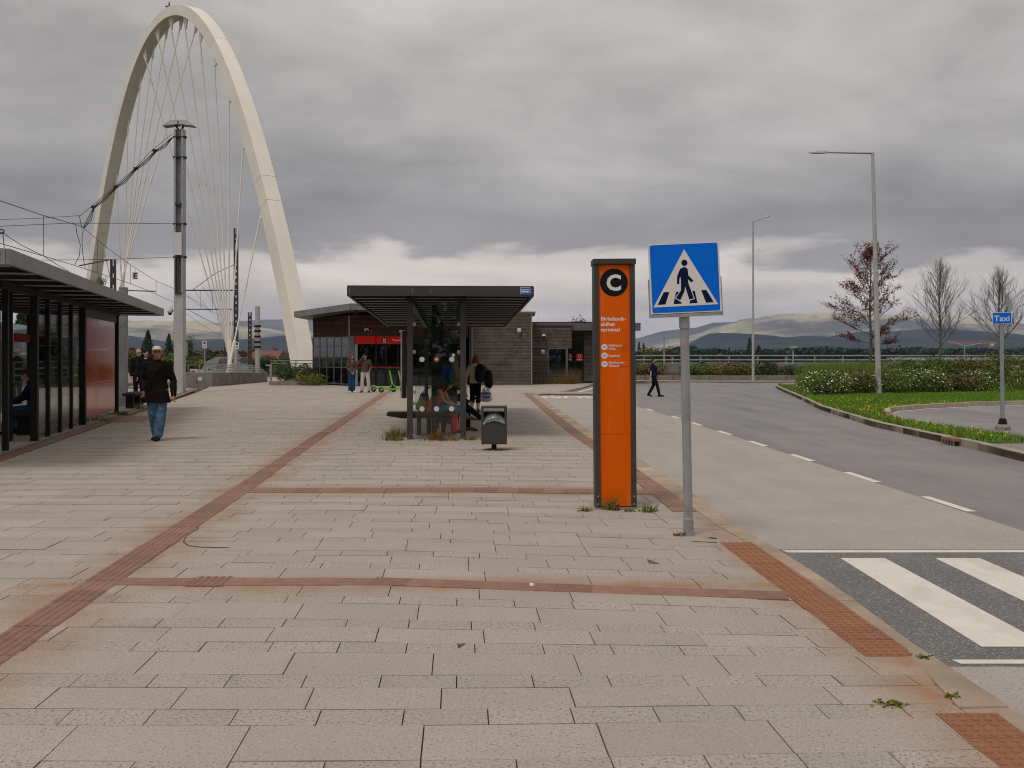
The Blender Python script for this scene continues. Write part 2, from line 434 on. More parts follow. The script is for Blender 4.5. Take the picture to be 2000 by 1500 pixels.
ground = kind(np_mesh('ground', [(-9000, -9000, -0.9), (9000, -9000, -0.9), (9000, 9000, -0.9), (-9000, 9000, -0.9)], [(0, 1, 2, 3)], LAND))
kend = [(1.1, 43), (1.4, 43.7), (2.1, 45.5), (2.9, 48.2), (3.9, 53), (4.9, 59), (6.3, 63.2), (9, 65.0), (18, 65.8), (60, 66.2)]
kpts = [(XK(y), y) for y in np.arange(-2.4, 43, 0.7)] + kend
road = kind(MB().prism([(-2, -8), (70, -8), (70, 70), (-2, 70)], -0.5, -0.08).build('road', ASPH))
lane_pts = [(XK(y) - 0.05, y) for y in (-8, 2.6, 4, 5.42)] + [(5.15, 5.42), (5.3, -8)]
bus = MB().prism(lane_pts, -0.079, -0.076)
lane2 = [(XK(y) - 0.05, y) for y in np.arange(8.72, 43.1, 2.0)] + [(1.5, 43.6), (4.05, 43.0), (4.3, 35), (4.6, 28), (4.82, 21), (4.95, 15), (5.06, 10), (5.1, 8.72)]
bus.prism(lane2, -0.079, -0.076)
bus = kind(bus.build('bus_lane', LANE))
cross = kind(MB().prism([(XK(y) - 0.05, y) for y in (5.42, 6.2, 7, 8, 8.72)] + [(9.5, 8.72), (9.5, 5.42)], -0.079, -0.075).build('crossing', ASPHD))
# painted markings
def flat(name, pts, m, parent, z=-0.0745, h=0.0035):
    return MB().prism(pts, z - h, z).build(name, m, parent)
for i, (x0, x1) in enumerate(((2.79, 3.19), (3.60, 4.0), (4.38, 4.79), (5.18, 5.58), (5.98, 6.38), (6.78, 7.18))):
    flat('zebra_stripe', [(x0, 5.78), (x1 + 0.01, 5.78), (x1, 8.32), (x0 + 0.02, 8.32)], PAINT, cross, -0.0705)
flat('edge_line', [(2.43, 8.56), (9.3, 8.60), (9.3, 8.70), (2.40, 8.66)], PAINT, cross, -0.0705)
flat('edge_line', [(2.52, 5.46), (9.3, 5.46), (9.3, 5.53), (2.50, 5.53)], PAINT, cross, -0.0705)
for yc, xc in ((8.75, 5.12), (11.42, 5.06), (13.95, 4.97), (16.65, 4.91), (19.35, 4.84), (22.1, 4.78), (25.0, 4.70), (27.8, 4.62), (31.7, 4.44), (35.2, 4.30), (38.6, 4.18)):
    h = 0.58 if yc > 9 else 0.02
    flat('lane_dash', [(xc, yc - h), (xc + 0.12, yc - h), (xc + 0.09, yc + h), (xc - 0.03, yc + h)], PAINT, road, -0.0715)
bay = [(1.65, 43.9), (2.45, 45.5), (3.2, 48.0), (4.2, 52.8), (5.2, 58.6), (6.5, 62.4)]
mb = MB()
for a, b in zip(bay, bay[1:]):
    mb.prism([(a[0], a[1]), (a[0] + 0.2, a[1]), (b[0] + 0.2, b[1]), (b[0], b[1])], -0.079, -0.0755)
mb.build('edge_line', PAINT, road)
text('lane_lettering', 'BUSS', 2.2, PAINT, bus, (3.75, 42.9, -0.0755), rot=(0, 0, R(180)), bold=0.02, depth=0.0008, sx=0.40)

# kerb stones
def stones(poly, width, z0, z1, step, gap, m, parent, name='kerb_stone', side=1, jitter=0.004, wfun=None, skip=None):
    pts = [Vector((p[0], p[1], 0)) for p in poly]
    seg = []; d = 0.0
    for a, b in zip(pts, pts[1:]):
        seg.append((d, a, b)); d += (b - a).length
    def at(s):
        s = min(max(s, 0), d - 1e-4)
        for (s0, a, b) in reversed(seg):
            if s >= s0:
                return a.lerp(b, (s - s0) / (b - a).length)
    k = int(d / step)
    for i in range(k):
        s0, s1 = i * step + gap / 2, (i + 1) * step - gap / 2
        a, b = at(s0), at(s1)
        if skip and skip((a + b) / 2): continue
        t = (b - a).normalized(); n = Vector((-t.y, t.x, 0)) * side
        w0 = wfun(a.y) if wfun else width; w1 = wfun(b.y) if wfun else width
        q = [a, b, b + n * w1, a + n * w0]
        jz = rnd.uniform(-jitter, jitter)
        zt = z1(((a + b) / 2).y) if callable(z1) else z1
        MB().prism([(p.x, p.y) for p in q][::1 if side > 0 else -1], z0, zt + jz).build(name, m, parent, bev=0.012)
plaza_pts = [(XL(-6), -6), (2.3, -6)] + [(XK(y) - KW(y) * 0.6, y) for y in np.arange(-4.4, 43, 1.4)] + [(x - 0.16, y + 0.05) for x, y in kend[:7]] + [(9, 65.2), (30, 66.2), (60, 66.4), (60, 69.4), (20, 69.4), (9, 69), (7, 80), (-24, 80), (-18.5, 66), (-17.0, 54), (XL(52), 52)]
pavement = kind(MB().prism(plaza_pts, -0.5, -0.012).build('pavement', JOINT))
stones(kpts, 0.26, -0.3, lambda y: 0.003 if y < 46 else (0.012 if y < 62 else 0.06), 1.0, 0.009, GRANR, pavement, side=1, wfun=KW, skip=lambda p: p.x > 26)

# ---- paving slabs
def slab_mat(name, lo, hi, sp, spv):
    m = bpy.data.materials.new(name); m.use_nodes = True
    t = m.node_tree; b = t.nodes['Principled BSDF']
    g = N(t, 'ShaderNodeNewGeometry'); P = g.outputs['Position']
    oi = N(t, 'ShaderNodeObjectInfo').outputs['Random']; ri = g.outputs['Random Per Island']
    nz = N(t, 'ShaderNodeTexNoise', {'Vector': P, 'Scale': 0.9, 'Detail': 6.0, 'Roughness': 0.65})
    c = mixc(t, N(t, 'ShaderNodeMapRange', {0: nz.outputs[0], 1: 0.3, 2: 0.7}).outputs[0], lo, hi)
    k = mth(t, 'ADD', mth(t, 'MULTIPLY', oi, 0.14), mth(t, 'MULTIPLY', ri, 0.12))
    c = N(t, 'ShaderNodeVectorMath', {0: c, 3: mth(t, 'ADD', k, 0.91)}, operation='SCALE').outputs[0]
    v1 = N(t, 'ShaderNodeTexNoise', {'Vector': P, 'Scale': sp, 'Detail': 3.0, 'Roughness': 0.75})
    wear = N(t, 'ShaderNodeTexNoise', {'Vector': P, 'Scale': 2.6, 'Detail': 5.0, 'Roughness': 0.7})
    wk = mth(t, 'ADD', mth(t, 'MULTIPLY', wear.outputs[0], 1.5), mth(t, 'MULTIPLY', oi, 0.25))
    dk = mth(t, 'MULTIPLY', N(t, 'ShaderNodeMapRange', {0: v1.outputs[0], 1: spv, 2: spv - 0.12}).outputs[0], wk, clamp=True)
    c = mixc(t, dk, c, (0.135, 0.115, 0.10))
    v2 = N(t, 'ShaderNodeTexNoise', {'Vector': P, 'Scale': sp * 0.8, 'Detail': 2.0, 'Roughness': 0.6, 'Distortion': 0.4})
    lt = N(t, 'ShaderNodeMapRange', {0: v2.outputs[0], 1: 0.60, 2: 0.70, 3: 0.0, 4: 0.5}).outputs[0]
    c = mixc(t, lt, c, (0.55, 0.50, 0.45))
    # rust run-off around the iron tactile lines
    s3 = N(t, 'ShaderNodeSeparateXYZ', {0: P})
    xs, ys, _ = s3.outputs
    line = mth(t, 'SUBTRACT', xs, mth(t, 'SUBTRACT', -2.50, mth(t, 'MULTIPLY', ys, 0.0745)))
    dl = mth(t, 'SUBTRACT', 1.0, mth(t, 'DIVIDE', mth(t, 'ABSOLUTE', mth(t, 'SUBTRACT', line, 0.03)), 0.55), clamp=True)
    inx = mth(t, 'MULTIPLY', mth(t, 'GREATER_THAN', xs, -3.6), mth(t, 'LESS_THAN', xs, 2.2))
    d1 = mth(t, 'SUBTRACT', 1.0, mth(t, 'DIVIDE', mth(t, 'ABSOLUTE', mth(t, 'SUBTRACT', ys, 7.02)), 0.34), clamp=True)
    d2 = mth(t, 'SUBTRACT', 1.0, mth(t, 'DIVIDE', mth(t, 'ABSOLUTE', mth(t, 'SUBTRACT', ys, 12.0)), 0.7), clamp=True)
    dx = mth(t, 'MULTIPLY', mth(t, 'MAXIMUM', d1, d2), inx)
    d4 = mth(t, 'SUBTRACT', 1.0, mth(t, 'DIVIDE', mth(t, 'ABSOLUTE', mth(t, 'SUBTRACT', xs, 2.12)), 0.45), clamp=True)
    d4 = mth(t, 'MULTIPLY', d4, mth(t, 'LESS_THAN', ys, 11.0))
    near = mth(t, 'MAXIMUM', mth(t, 'MAXIMUM', dl, dx), d4)
    rn = N(t, 'ShaderNodeTexNoise', {'Vector': P, 'Scale': 1.3, 'Detail': 7.0, 'Roughness': 0.7})
    rf = mth(t, 'MULTIPLY', near, N(t, 'ShaderNodeMapRange', {0: rn.outputs[0], 1: 0.34, 2: 0.62, 3: 0.0, 4: 1.0}).outputs[0], clamp=True)
    c = mixc(t, rf, c, (0.30, 0.155, 0.07))
    # green-grey dirt patches
    gn = N(t, 'ShaderNodeTexNoise', {'Vector': P, 'Scale': 0.55, 'Detail': 8.0, 'Roughness': 0.75})
    gf = N(t, 'ShaderNodeMapRange', {0: gn.outputs[0], 1: 0.60, 2: 0.72, 3: 0.0, 4: 0.55}).outputs[0]
    c = mixc(t, gf, c, (0.17, 0.155, 0.13))
    t.links.new(c, b.inputs['Base Color'])
    b.inputs['Roughness'].default_value = 0.85
    b.inputs['Specular IOR Level'].default_value = 0.3
    bp = N(t, 'ShaderNodeBump', {'Height': v1.outputs[0], 'Strength': 0.5, 'Distance': 0.004})
    t.links.new(bp.outputs[0], b.inputs['Normal'])
    return m
SLAB = slab_mat('paving_fine', (0.338, 0.286, 0.245), (0.382, 0.326, 0.280), 78, 0.455)
SLABC = slab_mat('paving_aggregate', (0.338, 0.290, 0.250), (0.378, 0.327, 0.285), 58, 0.478)

sbend = interp([(3.6, 0.055), (4.6, 0.03), (5.5, -0.03), (6.6, -0.125), (7.2, -0.155), (12, -0.14), (18, -0.06), (30, 0.0)])
def pv(u, v):
    return (u - 0.052 * (v - 4), v + sbend(v) * max(0.0, u + 0.7) - 0.012 * min(0, u + 0.7))
def clip(poly, p, q):
    """keep the part of poly left of the line p->q"""
    out = []
    f = lambda a: (q[0] - p[0]) * (a[1] - p[1]) - (q[1] - p[1]) * (a[0] - p[0])
    for a, b in zip(poly, poly[1:] + poly[:1]):
        fa, fb = f(a), f(b)
        if fa >= 0: out.append(a)
        if (fa >= 0) != (fb >= 0):
            t = fa / (fa - fb)
            out.append((a[0] + (b[0] - a[0]) * t, a[1] + (b[1] - a[1]) * t))
    return out
rows = []; v = 3.963 - 1.08 * 6
while v < 46:
    for dep, ln, cls in ((0.385, 0.775, 0), (0.20, 0.388, 1), (0.295, 0.635, 0), (0.20, 0.388, 1)):
        rows.append((v, dep, ln, cls)); v += dep
n_obj = 0
far = {0: MB(), 1: MB()}
gapv = 0.0065
for v0, dep, ln, cls in rows:
    lim = max(7.0, 0.56 * (v0 + 1.0) + 1.8)
    u = -lim - rnd.uniform(0, ln)
    u = math.floor(u / ln) * ln + rnd.uniform(0, ln)
    while u < 6:
        a, b = u + gapv / 2, u + ln - gapv / 2
        u += ln
        c0, c1 = v0 + 0.002, v0 + dep - 0.002
        q = [pv(a, c0), pv(b, c0), pv(b, c1), pv(a, c1)]
        if q[0][1] < -2.4: continue
        if abs((q[0][0] + q[1][0]) / 2) > max(7.0, 0.56 * q[0][1] + 2.0): continue
        y0, y1 = q[0][1] - 0.05, q[2][1] + 0.05
        if max(p[0] for p in q) > XK(q[1][1]) - 0.45 and q[1][1] < 43.5:
            q = clip(q, (XK(y0) - KW(y0) - 0.008, y0), (XK(y1) - KW(y1) - 0.008, y1))
        if len(q) < 3: continue
        if min(p[0] for p in q) < XL(q[0][1]) + 0.12:
            q = clip(q, (XL(y1) + 0.12, y1), (XL(y0) + 0.12, y0))
        if len(q) < 3: continue
        ar = 0.5 * abs(sum(p[0] * r[1] - r[0] * p[1] for p, r in zip(q, q[1:] + q[:1])))
        if ar < 0.006: continue
        zt = rnd.uniform(-0.002, 0.002) + (rnd.random() < 0.05) * rnd.uniform(-0.004, 0.003)
        tx, ty = rnd.uniform(-0.003, 0.003), rnd.uniform(-0.004, 0.004)
        cx, cy = q[0]
        zf = lambda x, y, cx=cx, cy=cy, zt=zt, tx=tx, ty=ty: zt + tx * (x - cx) + ty * (y - cy)
        vis = abs(cx) < 0.535 * cy + 0.3 and cy > 3.7
        if n_obj < 300 and vis:
            MB().prism(q, -0.06, zf).build('paving_slab', SLABC if cls else SLAB, pavement)
            n_obj += 1
        else:
            far[cls].prism(q, -0.04, zf)
for cls in (0, 1):
    kind(far[cls].build('paving_slabs', SLABC if cls else SLAB, pavement), 'stuff')
# smooth sheet for the distant part of the square
kind(MB().prism([(XL(45.3) + 0.1, 45.3), (2.0, 45.3), (2.7, 48.2), (3.7, 53), (4.7, 59), (6.1, 63.2), (9, 65.2), (30, 66), (30, 67.2), (9, 69), (7, 79), (-22, 79), (-18.0, 66), (-16.8, 54), (XL(52), 52)], -0.05, -0.002).build('far_paving', SLAB, pavement), 'structure')

# cracks, cut joints and a broken corner in the paving
def crack(pts, wd, m=JOINT, name='crack'):
    for (x0, y0), (x1, y1) in zip(pts, pts[1:]):
        d = Vector((x1 - x0, y1 - y0, 0)); n = Vector((-d.y, d.x, 0)).normalized() * wd / 2
        MB().prism([(x0 - n.x, y0 - n.y), (x1 - n.x, y1 - n.y), (x1 + n.x, y1 + n.y), (x0 + n.x, y0 + n.y)], 0.0, 0.0042).build(name, m, pavement)
def gp(px, py): Y = 3135.0 / (py - 697.0); return ((px - 1000) / 1900 * Y, Y)
crack([gp(389, 1024), gp(386, 1034), gp(364, 1047), gp(358, 1058), gp(368, 1066), gp(392, 1069), gp(450, 1070)], 0.008)
crack([gp(1352, 1058), gp(1400, 1060)], 0.018); crack([gp(1386, 1050), gp(1398, 1052)], 0.04)
for q, m_ in (((893, 1259), (909, 1258), (895, 1266)), MOSS), (((1264, 1093), (1288, 1102), (1268, 1101)), MOSS):
    pp = [gp(*z) for z in q]
    if sum(a[0] * b[1] - b[0] * a[1] for a, b in zip(pp, pp[1:] + pp[:1])) < 0: pp = pp[::-1]
    MB().prism(pp, 0.0, 0.0056).build('broken_corner', m_, pavement)

# ---- tactile plates
def rib_tile(L, W, n):
    mb = MB(); mb.box((0, 0, -0.004), (W, L, 0.016))
    for i in range(n):
        x = -W / 2 + W * (i + 0.5) / n
        vs = [(x - W / n * 0.34, -L / 2, 0.004), (x + W / n * 0.34, -L / 2, 0.004), (x + W / n * 0.20, -L / 2, 0.010), (x - W / n * 0.20, -L / 2, 0.010)]
        vs += [(a, L / 2, c) for a, b, c in vs]
        mb.add(vs, [(0, 1, 2, 3), (7, 6, 5, 4), (1, 5, 6, 2), (2, 6, 7, 3), (3, 7, 4, 0)])
    return mb
def mesh_of(mb, name, m):
    o = mb.build(name, m); me = o.data; bpy.data.objects.remove(o); return me
tact = kind(bpy.data.objects.new('tactile_paving', None)); C.objects.link(tact)
M_rib = mesh_of(rib_tile(0.294, 0.265, 5), 'tactile_rib_plate', IRON)
M_ribx = mesh_of(rib_tile(0.262, 0.152, 5), 'tactile_cross_plate', IRON)
M_line = mesh_of(rib_tile(0.268, 0.215, 5), 'tactile_line_plate', IRON)
M_flat = mesh_of(MB().box((0, 0, -0.002), (0.272, 0.41, 0.02)).box((0, -0.1, 0.009), (0.27, 0.004, 0.003)), 'tactile_flat_plate', IRON)
def plate(me, x, y, rz, z=0.0, name='tactile_plate'):
    o = bpy.data.objects.new(name, me); C.objects.link(o); o.parent = tact
    o.location = (x, y, z + rnd.uniform(-0.0015, 0.0015)); o.rotation_euler = (rnd.uniform(-0.004, 0.004), rnd.uniform(-0.004, 0.004), rz)
    return o
def ang(f, y): return -math.atan2(-(f(y + 0.3) - f(y - 0.3)), 0.6) * 1.0
y = -1.96
dl = 0.298
while y < 21:
    a = math.atan2(-(XT(y + .3) - XT(y - .3)), 0.6)
    if rnd.random() < 0.16 and y > 5:
        plate(M_ribx, XT(y), y + 0.076, a + R(90)); y += 0.156
    else:
        plate(M_rib, XT(y), y + 0.147, a); y += dl
mb = MB()
while y < 43.5:
    a = math.atan2(-(XT(y + .3) - XT(y - .3)), 0.6)
    mb.box((XT(y), y + 0.45, -0.002), (0.265, 0.89, 0.02), rz=a)
    for k in range(5):
        mb.box((XT(y) - 0.106 + k * 0.053, y + 0.45, 0.009), (0.024, 0.89, 0.006), rz=a)
    y += 0.9
kind(mb.build('distant_plates', IRON, tact), 'stuff')
x0_, x1_ = XT(7.2) + 0.145, 1.895
nT = round((x1_ - x0_) / 0.272); stp = (x1_ - x0_) / nT
x = x0_ + stp / 2
i = 0
while x < x1_:
    yy = 7.13 + sbend(7.13) * max(0.0, x + 0.9)
    a = math.atan(sbend(7.13)) if x > -0.9 else 0.0
    plate(M_rib if i == 2 else M_line, x, yy, a if i == 2 else a + R(90)); x += stp; i += 1
x = XT(12.05) + 0.30
while x < 1.75:
    yy = 12.02 + sbend(12) * max(0.0, x + 0.3) * 0.75
    plate(M_flat, x, yy, math.atan(sbend(12)) * 0.75 if x > -0.3 else 0); x += 0.276
y = 10.35
while y < 22:
    xc = XK(y) - KW(y) - 0.15
    plate(M_rib, xc, y + 0.147, math.atan2(-(XK(y + .5) - XK(y - .5)), 1.0)); y += dl
mb = MB()
while y < 43.5:
    xc = XK(y) - KW(y) - 0.15; a = math.atan2(-(XK(y + .5) - XK(y - .5)), 1.0)
    mb.box((xc, y + 0.45, -0.002), (0.27, 0.89, 0.02), rz=a)
    for k in range(5):
        mb.box((xc - 0.106 + k * 0.053, y + 0.45, 0.009), (0.024, 0.89, 0.006), rz=a)
    y += 0.9
kind(mb.build('distant_plates', IRON, tact), 'stuff')
dot = MB().box((0, 0, -0.004), (0.285, 0.294, 0.016))
for i in range(5):
    for j in range(5):
        cx, cy = -0.1425 + 0.057 * (i + 0.5), -0.147 + 0.0588 * (j + 0.5)
        dot.lathe([(0.0175, 0.004), (0.0155, 0.0085), (0.011, 0.0095)], 8, T((cx, cy, 0)))
M_dot = mesh_of(dot, 'tactile_stud_plate', IRONB)
y = 5.36
while y < 8.5:
    plate(M_dot, 1.9925 + (8.5 - y - .15) * 0.0312, y + 0.149, 0.0312); y += dl
y = 4.50
while y > 1.2:
    plate(M_dot, 2.10, y - 0.149, 0.0); plate(M_dot, 2.10 - 0.288, y - 0.149, 0.0) if y < 4.0 else None; y -= dl

# ---- tram platform on the left
pdir = Vector((-0.2255, 0.974, 0)); pn = Vector((0.974, 0.2255, 0))
def pl(t, s):   # t metres along the platform from the first shelter post, s metres towards the square
    q = Vector((-8.8, 16.9, 0)) + pdir * t + pn * s
    return (q.x, q.y)
platform = kind(MB().prism([pl(-20, 0.13), pl(34.5, 0.13), pl(34.5, -4.2), pl(-20, -4.2)], -0.5, 0.018).build('platform', PLAT))
seg = -20.0
while seg < 34:
    MB().prism([pl(seg + 0.006, 0.13), pl(seg + 0.994, 0.13), pl(seg + 0.994, 0.0), pl(seg + 0.006, 0.0)][::-1], 0.0, 0.024).build('edging_stone', CONC, platform)
    seg += 1.0
for k in range(12):
    t0 = -6 + k * 3.3
    MB().prism([pl(t0, -0.02), pl(t0 + 0.012, -0.02), pl(t0 + 0.012, -4.1), pl(t0, -4.1)][::-1], 0.0, 0.0195).build('joint', SEAM, platform)
drain = kind(MB().prism([pl(-20, 0.36), pl(34.5, 0.36), pl(34.5, 0.13), pl(-20, 0.13)], -0.05, 0.002).build('drain_channel', IRON))
cover = kind(MB().prism([pl(7.6, 0.38), pl(10.4, 0.42), pl(10.3, 1.25), pl(7.7, 1.2)][::-1], -0.05, 0.0075).build('iron_cover', IRON))
track = MB().prism([pl(-20, -4.2), pl(70, -4.2), pl(70, -8.6), pl(-20, -8.6)], -0.6, -0.2)
track = kind(track.build('track_bed', CONC))
for s in (-5.0, -6.43, ):
    mb = MB().prism([pl(-20, s), pl(70, s), pl(70, s - 0.07), pl(-20, s - 0.07)], -0.2, -0.06)
    mb.build('rail', IRON, track)

# ---- island on the right with lawn, taxi bay
isl_front = [(9.2, 8.0), (8.75, 12), (8.44, 16.0), (8.66, 18.4), (8.76, 20.8), (8.97, 24.35), (10.1, 31.9), (11.4, 38.0), (12.8, 45), (14.2, 52.0), (14.85, 54.8), (15.7, 56.6), (17.2, 57.7), (24, 58.5), (60, 59.5)]
isl = isl_front + [(70, 59.5), (70, 8)]
island = kind(MB().prism(isl, -0.5, 0.045).build('island', SOIL))
stones(isl_front, 0.16, -0.4, 0.065, 1.0, 0.012, GRAN, island, side=-1, jitter=0.006)
bayp = [(10.35, 14), (10.25, 19.0), (10.05, 22.2), (9.95, 24.2), (10.15, 26.0), (10.6, 27.4), (11.3, 28.6), (12.7, 30.0), (15.1, 31.6), (17.6, 32.6), (26, 34.5), (45, 36), (45, 14)]
taxi = kind(MB().prism(bayp, -0.3, 0.050).build('taxi_bay', ASPH))
upper = [(10.15, 26.0), (10.6, 27.4), (11.3, 28.6), (12.7, 30.0), (15.1, 31.6), (17.6, 32.6), (26, 34.5), (44, 36)]
stones(upper, 0.15, -0.3, 0.19, 0.9, 0.012, GRAN, island, side=1, jitter=0.006)
mb = MB()
for a, b in zip(upper[1:], upper[2:]):
    mb.prism([(a[0] + .05, a[1] - .14), (b[0] + .05, b[1] - .14), (b[0] + .05, b[1] - .03), (a[0] + .05, a[1] - .03)], 0.049, 0.053)
mb.build('edge_line', PAINT, taxi)
walk = kind(MB().prism([(8.62, 17.9), (8.5, 15.9), (8.8, 12), (9.2, 8.3), (10.2, 8.3), (10.2, 18.0)], 0.0, 0.052).build('footway', CONC))
gr = thing('drain_grate', 'rusty drain inlet set into the island kerb', 'drain', (8.69, 19.1, -0.02))
MB().box((0.02, 0, 0.06), (0.30, 0.62, 0.05)).build('frame', IRON, gr)
for k in range(5):
    MB().box((-0.135, -0.25 + 0.125 * k, 0.0), (0.02, 0.03, 0.10)).build('bar', IRON, gr)

def in_poly(px, py, poly):
    inside = np.zeros(len(px), bool); n = len(poly)
    for i in range(n):
        x0, y0 = poly[i]; x1, y1 = poly[(i + 1) % n]
        c = ((y0 > py) != (y1 > py)) & (px < (x1 - x0) * (py - y0) / (y1 - y0 + 1e-12) + x0)
        inside ^= c
    return inside
lawn_poly = [(8.9, 18.1), (10.2, 18.1)] + bayp[1:-2] + [(45, 47), (24, 47), (16, 44), (13.6, 44.2), (14.9, 52), (15.4, 55), (14.9, 54.2), (13.0, 45), (11.6, 38.0), (10.3, 31.9), (9.15, 24.35), (8.95, 20.8)]
lawn_base = kind(MB().prism(lawn_poly, 0.0, 0.056).build('lawn', GRASSB))
def scatter_poly(poly, n, keep=None):
    xs = [p[0] for p in poly]; ys = [p[1] for p in poly]
    X = nrg.uniform(min(xs), max(xs), n * 3); Y = nrg.uniform(min(ys), max(ys), n * 3)
    k = in_poly(X, Y, poly) & (np.abs(X) < 0.56 * Y + 1.0)
    X, Y = X[k][:n], Y[k][:n]
    return X, Y
def blades(name, X, Y, z, h, wd, m, parent=None, lean=0.45):
    n = len(X)
    a = nrg.uniform(0, 2 * np.pi, n); hh = h * nrg.uniform(0.5, 1.25, n); ww = wd * nrg.uniform(0.6, 1.3, n)
    lx = nrg.normal(0, lean, n) * hh; ly = nrg.normal(0, lean, n) * hh
    V = np.empty((n, 3, 3))
    V[:, 0] = np.stack([X - np.cos(a) * ww / 2, Y - np.sin(a) * ww / 2, np.full(n, z)], 1)
    V[:, 1] = np.stack([X + np.cos(a) * ww / 2, Y + np.sin(a) * ww / 2, np.full(n, z)], 1)
    V[:, 2] = np.stack([X + lx, Y + ly, z + hh], 1)
    return np_mesh(name, V.reshape(-1, 3), np.arange(3 * n).reshape(-1, 3), m, parent)
X1, Y1 = scatter_poly(lawn_poly, 130000)
g1 = kind(blades('lawn_grass', X1, Y1, 0.055, 0.085, 0.020, GRASS), 'stuff'); tag(g1, 'green lawn grass covering the traffic island', 'grass')
# longer tufts hanging over the kerbs
ex = []; ey = []
for a, b in list(zip(isl_front[3:10], isl_front[4:11])) + list(zip(upper, upper[1:])):
    n = int(230 * math.hypot(b[0] - a[0], b[1] - a[1]) / 2)
    t = nrg.uniform(0, 1, n); off = np.abs(nrg.normal(0, 0.10, n)) + 0.12
    nx, ny = (b[1] - a[1]), -(b[0] - a[0]); L = math.hypot(nx, ny)
    up_ = (a, b) in list(zip(upper, upper[1:]))
    s = -1 if up_ else 1
    ex.append(a[0] + (b[0] - a[0]) * t + s * nx / L * off); ey.append(a[1] + (b[1] - a[1]) * t + s * ny / L * off)
g2 = kind(blades('kerb_grass', np.concatenate(ex), np.concatenate(ey), 0.05, 0.15, 0.020, GRASS), 'stuff'); tag(g2, 'longer grass fringe growing along the island kerb', 'grass')
def petals(name, X, Y, Z, size, m, parent=None, lo=0.7, hi=1.3):
    n = len(X); s = size * nrg.uniform(lo, hi, n) / 2
    nv = nrg.normal(0, 1, (n, 3)); nv[:, 2] = np.abs(nv[:, 2]) + 0.4; nv[:, 1] -= 0.6
    nv /= np.linalg.norm(nv, axis=1)[:, None]
    u = np.cross(nv, nrg.normal(0, 1, (n, 3))); u /= np.linalg.norm(u, axis=1)[:, None] + 1e-9
    v = np.cross(nv, u); P = np.stack([X, Y, Z], 1)
    V = np.empty((n, 4, 3))
    for i, (a, b) in enumerate(((1, 0), (0, 1), (-1, 0), (0, -1))):
        V[:, i] = P + u * (a * s)[:, None] + v * (b * s)[:, None]
    return np_mesh(name, V.reshape(-1, 3), np.arange(4 * n).reshape(-1, 4), m, parent)
cl_ = nrg.normal(0, 1, (40, 2)) * np.array([4.0, 6.5]) + np.array([12, 26])
ci = nrg.integers(0, 40, 2600)
fx = cl_[ci, 0] + nrg.normal(0, 0.8, 2600); fy = cl_[ci, 1] + nrg.normal(0, 1.2, 2600)
k = in_poly(fx, fy, lawn_poly)
fl = kind(petals('dandelions', fx[k], fy[k], np.full(k.sum(), 0.14), 0.04, YELLOW), 'stuff'); tag(fl, 'small yellow flowers dotted through the lawn', 'flowers')

# ---- far side of the road: footway, low kerb, bed, concrete parapet, railing
bed = kind(MB().prism([(7.5, 69.4), (60, 69.8), (60, 73.2), (7.5, 73)], -0.5, 0.10).build('planting_bed', SOIL))
stones([(7.5, 69.3), (60, 69.7)], 0.3, -0.3, 0.32, 2.0, 0.015, CONC, bed, side=1, skip=lambda p: p.x > 30)
# ================================================================== LARGE STRUCTURES
# ---- mountains
def mount_mat(name, a, b, c3, sc):
    m = bpy.data.materials.new(name); m.use_nodes = True
    t = m.node_tree; bs = t.nodes['Principled BSDF']
    P = N(t, 'ShaderNodeNewGeometry').outputs['Position']
    st = N(t, 'ShaderNodeVectorMath', {0: P, 1: (1.0, 1.0, 2.5)}, operation='MULTIPLY').outputs[0]
    n1 = N(t, 'ShaderNodeTexNoise', {'Vector': st, 'Scale': sc, 'Detail': 8.0, 'Roughness': 0.62})
    n2 = N(t, 'ShaderNodeTexNoise', {'Vector': st, 'Scale': sc * 6, 'Detail': 6.0, 'Roughness': 0.7})
    col = mixc(t, N(t, 'ShaderNodeMapRange', {0: n1.outputs[0], 1: 0.40, 2: 0.60}).outputs[0], a, b)
    col = mixc(t, N(t, 'ShaderNodeMapRange', {0: n2.outputs[0], 1: 0.55, 2: 0.70, 3: 0.0, 4: 0.7}).outputs[0], col, c3)
    t.links.new(col, bs.inputs['Base Color']); bs.inputs['Roughness'].default_value = 0.95
    bs.inputs['Specular IOR Level'].default_value = 0.1
    return m
def ridge(name, prof, Y, depth, m, rough, seed):
    pxs = [p for p, _ in prof]; pys = [q for _, q in prof]
    nx, ny = 460, 44
    V = []; off = Vector((seed * 13.7, seed * 3.1, 0))
    for j in range(ny + 1):
        f = j / ny                       # 0 foot ... 1 behind the crest
        yy = Y - depth + f * depth * 1.5
        s = f * 1.5
        hgt = (math.sin(min(s, 1) * math.pi / 2) ** 1.3) if s <= 1 else max(0.0, 1 - (s - 1) * 1.2)
        for i in range(nx + 1):
            px = -350 + 2700 * i / nx
            top = (697 - float(np.interp(px, pxs, pys))) / 1900 * Y
            xx = (px - 1000) / 1900 * Y
            q = Vector((xx, yy, 0)) * (3.2 / depth) + off
            nz = (noise.ridged_multi_fractal(q * 1.6, 0.9, 2.1, 6, 1.0, 2.0) - 1.1) * rough * math.sin(min(s, 1) * math.pi * 0.93 + 0.1) * 0.9 + noise.fractal(q * 5, 0.8, 2.1, 5) * rough * 0.16
            V.append((xx, yy, -3.0 if j in (0,) else 1.65 + top * hgt * (1 + nz) - 6 * (1 - min(s, 1))))
    F = [(j * (nx + 1) + i, j * (nx + 1) + i + 1, (j + 1) * (nx + 1) + i + 1, (j + 1) * (nx + 1) + i) for j in range(ny) for i in range(nx)]
    return kind(np_mesh(name, V, F, m, smooth=True))
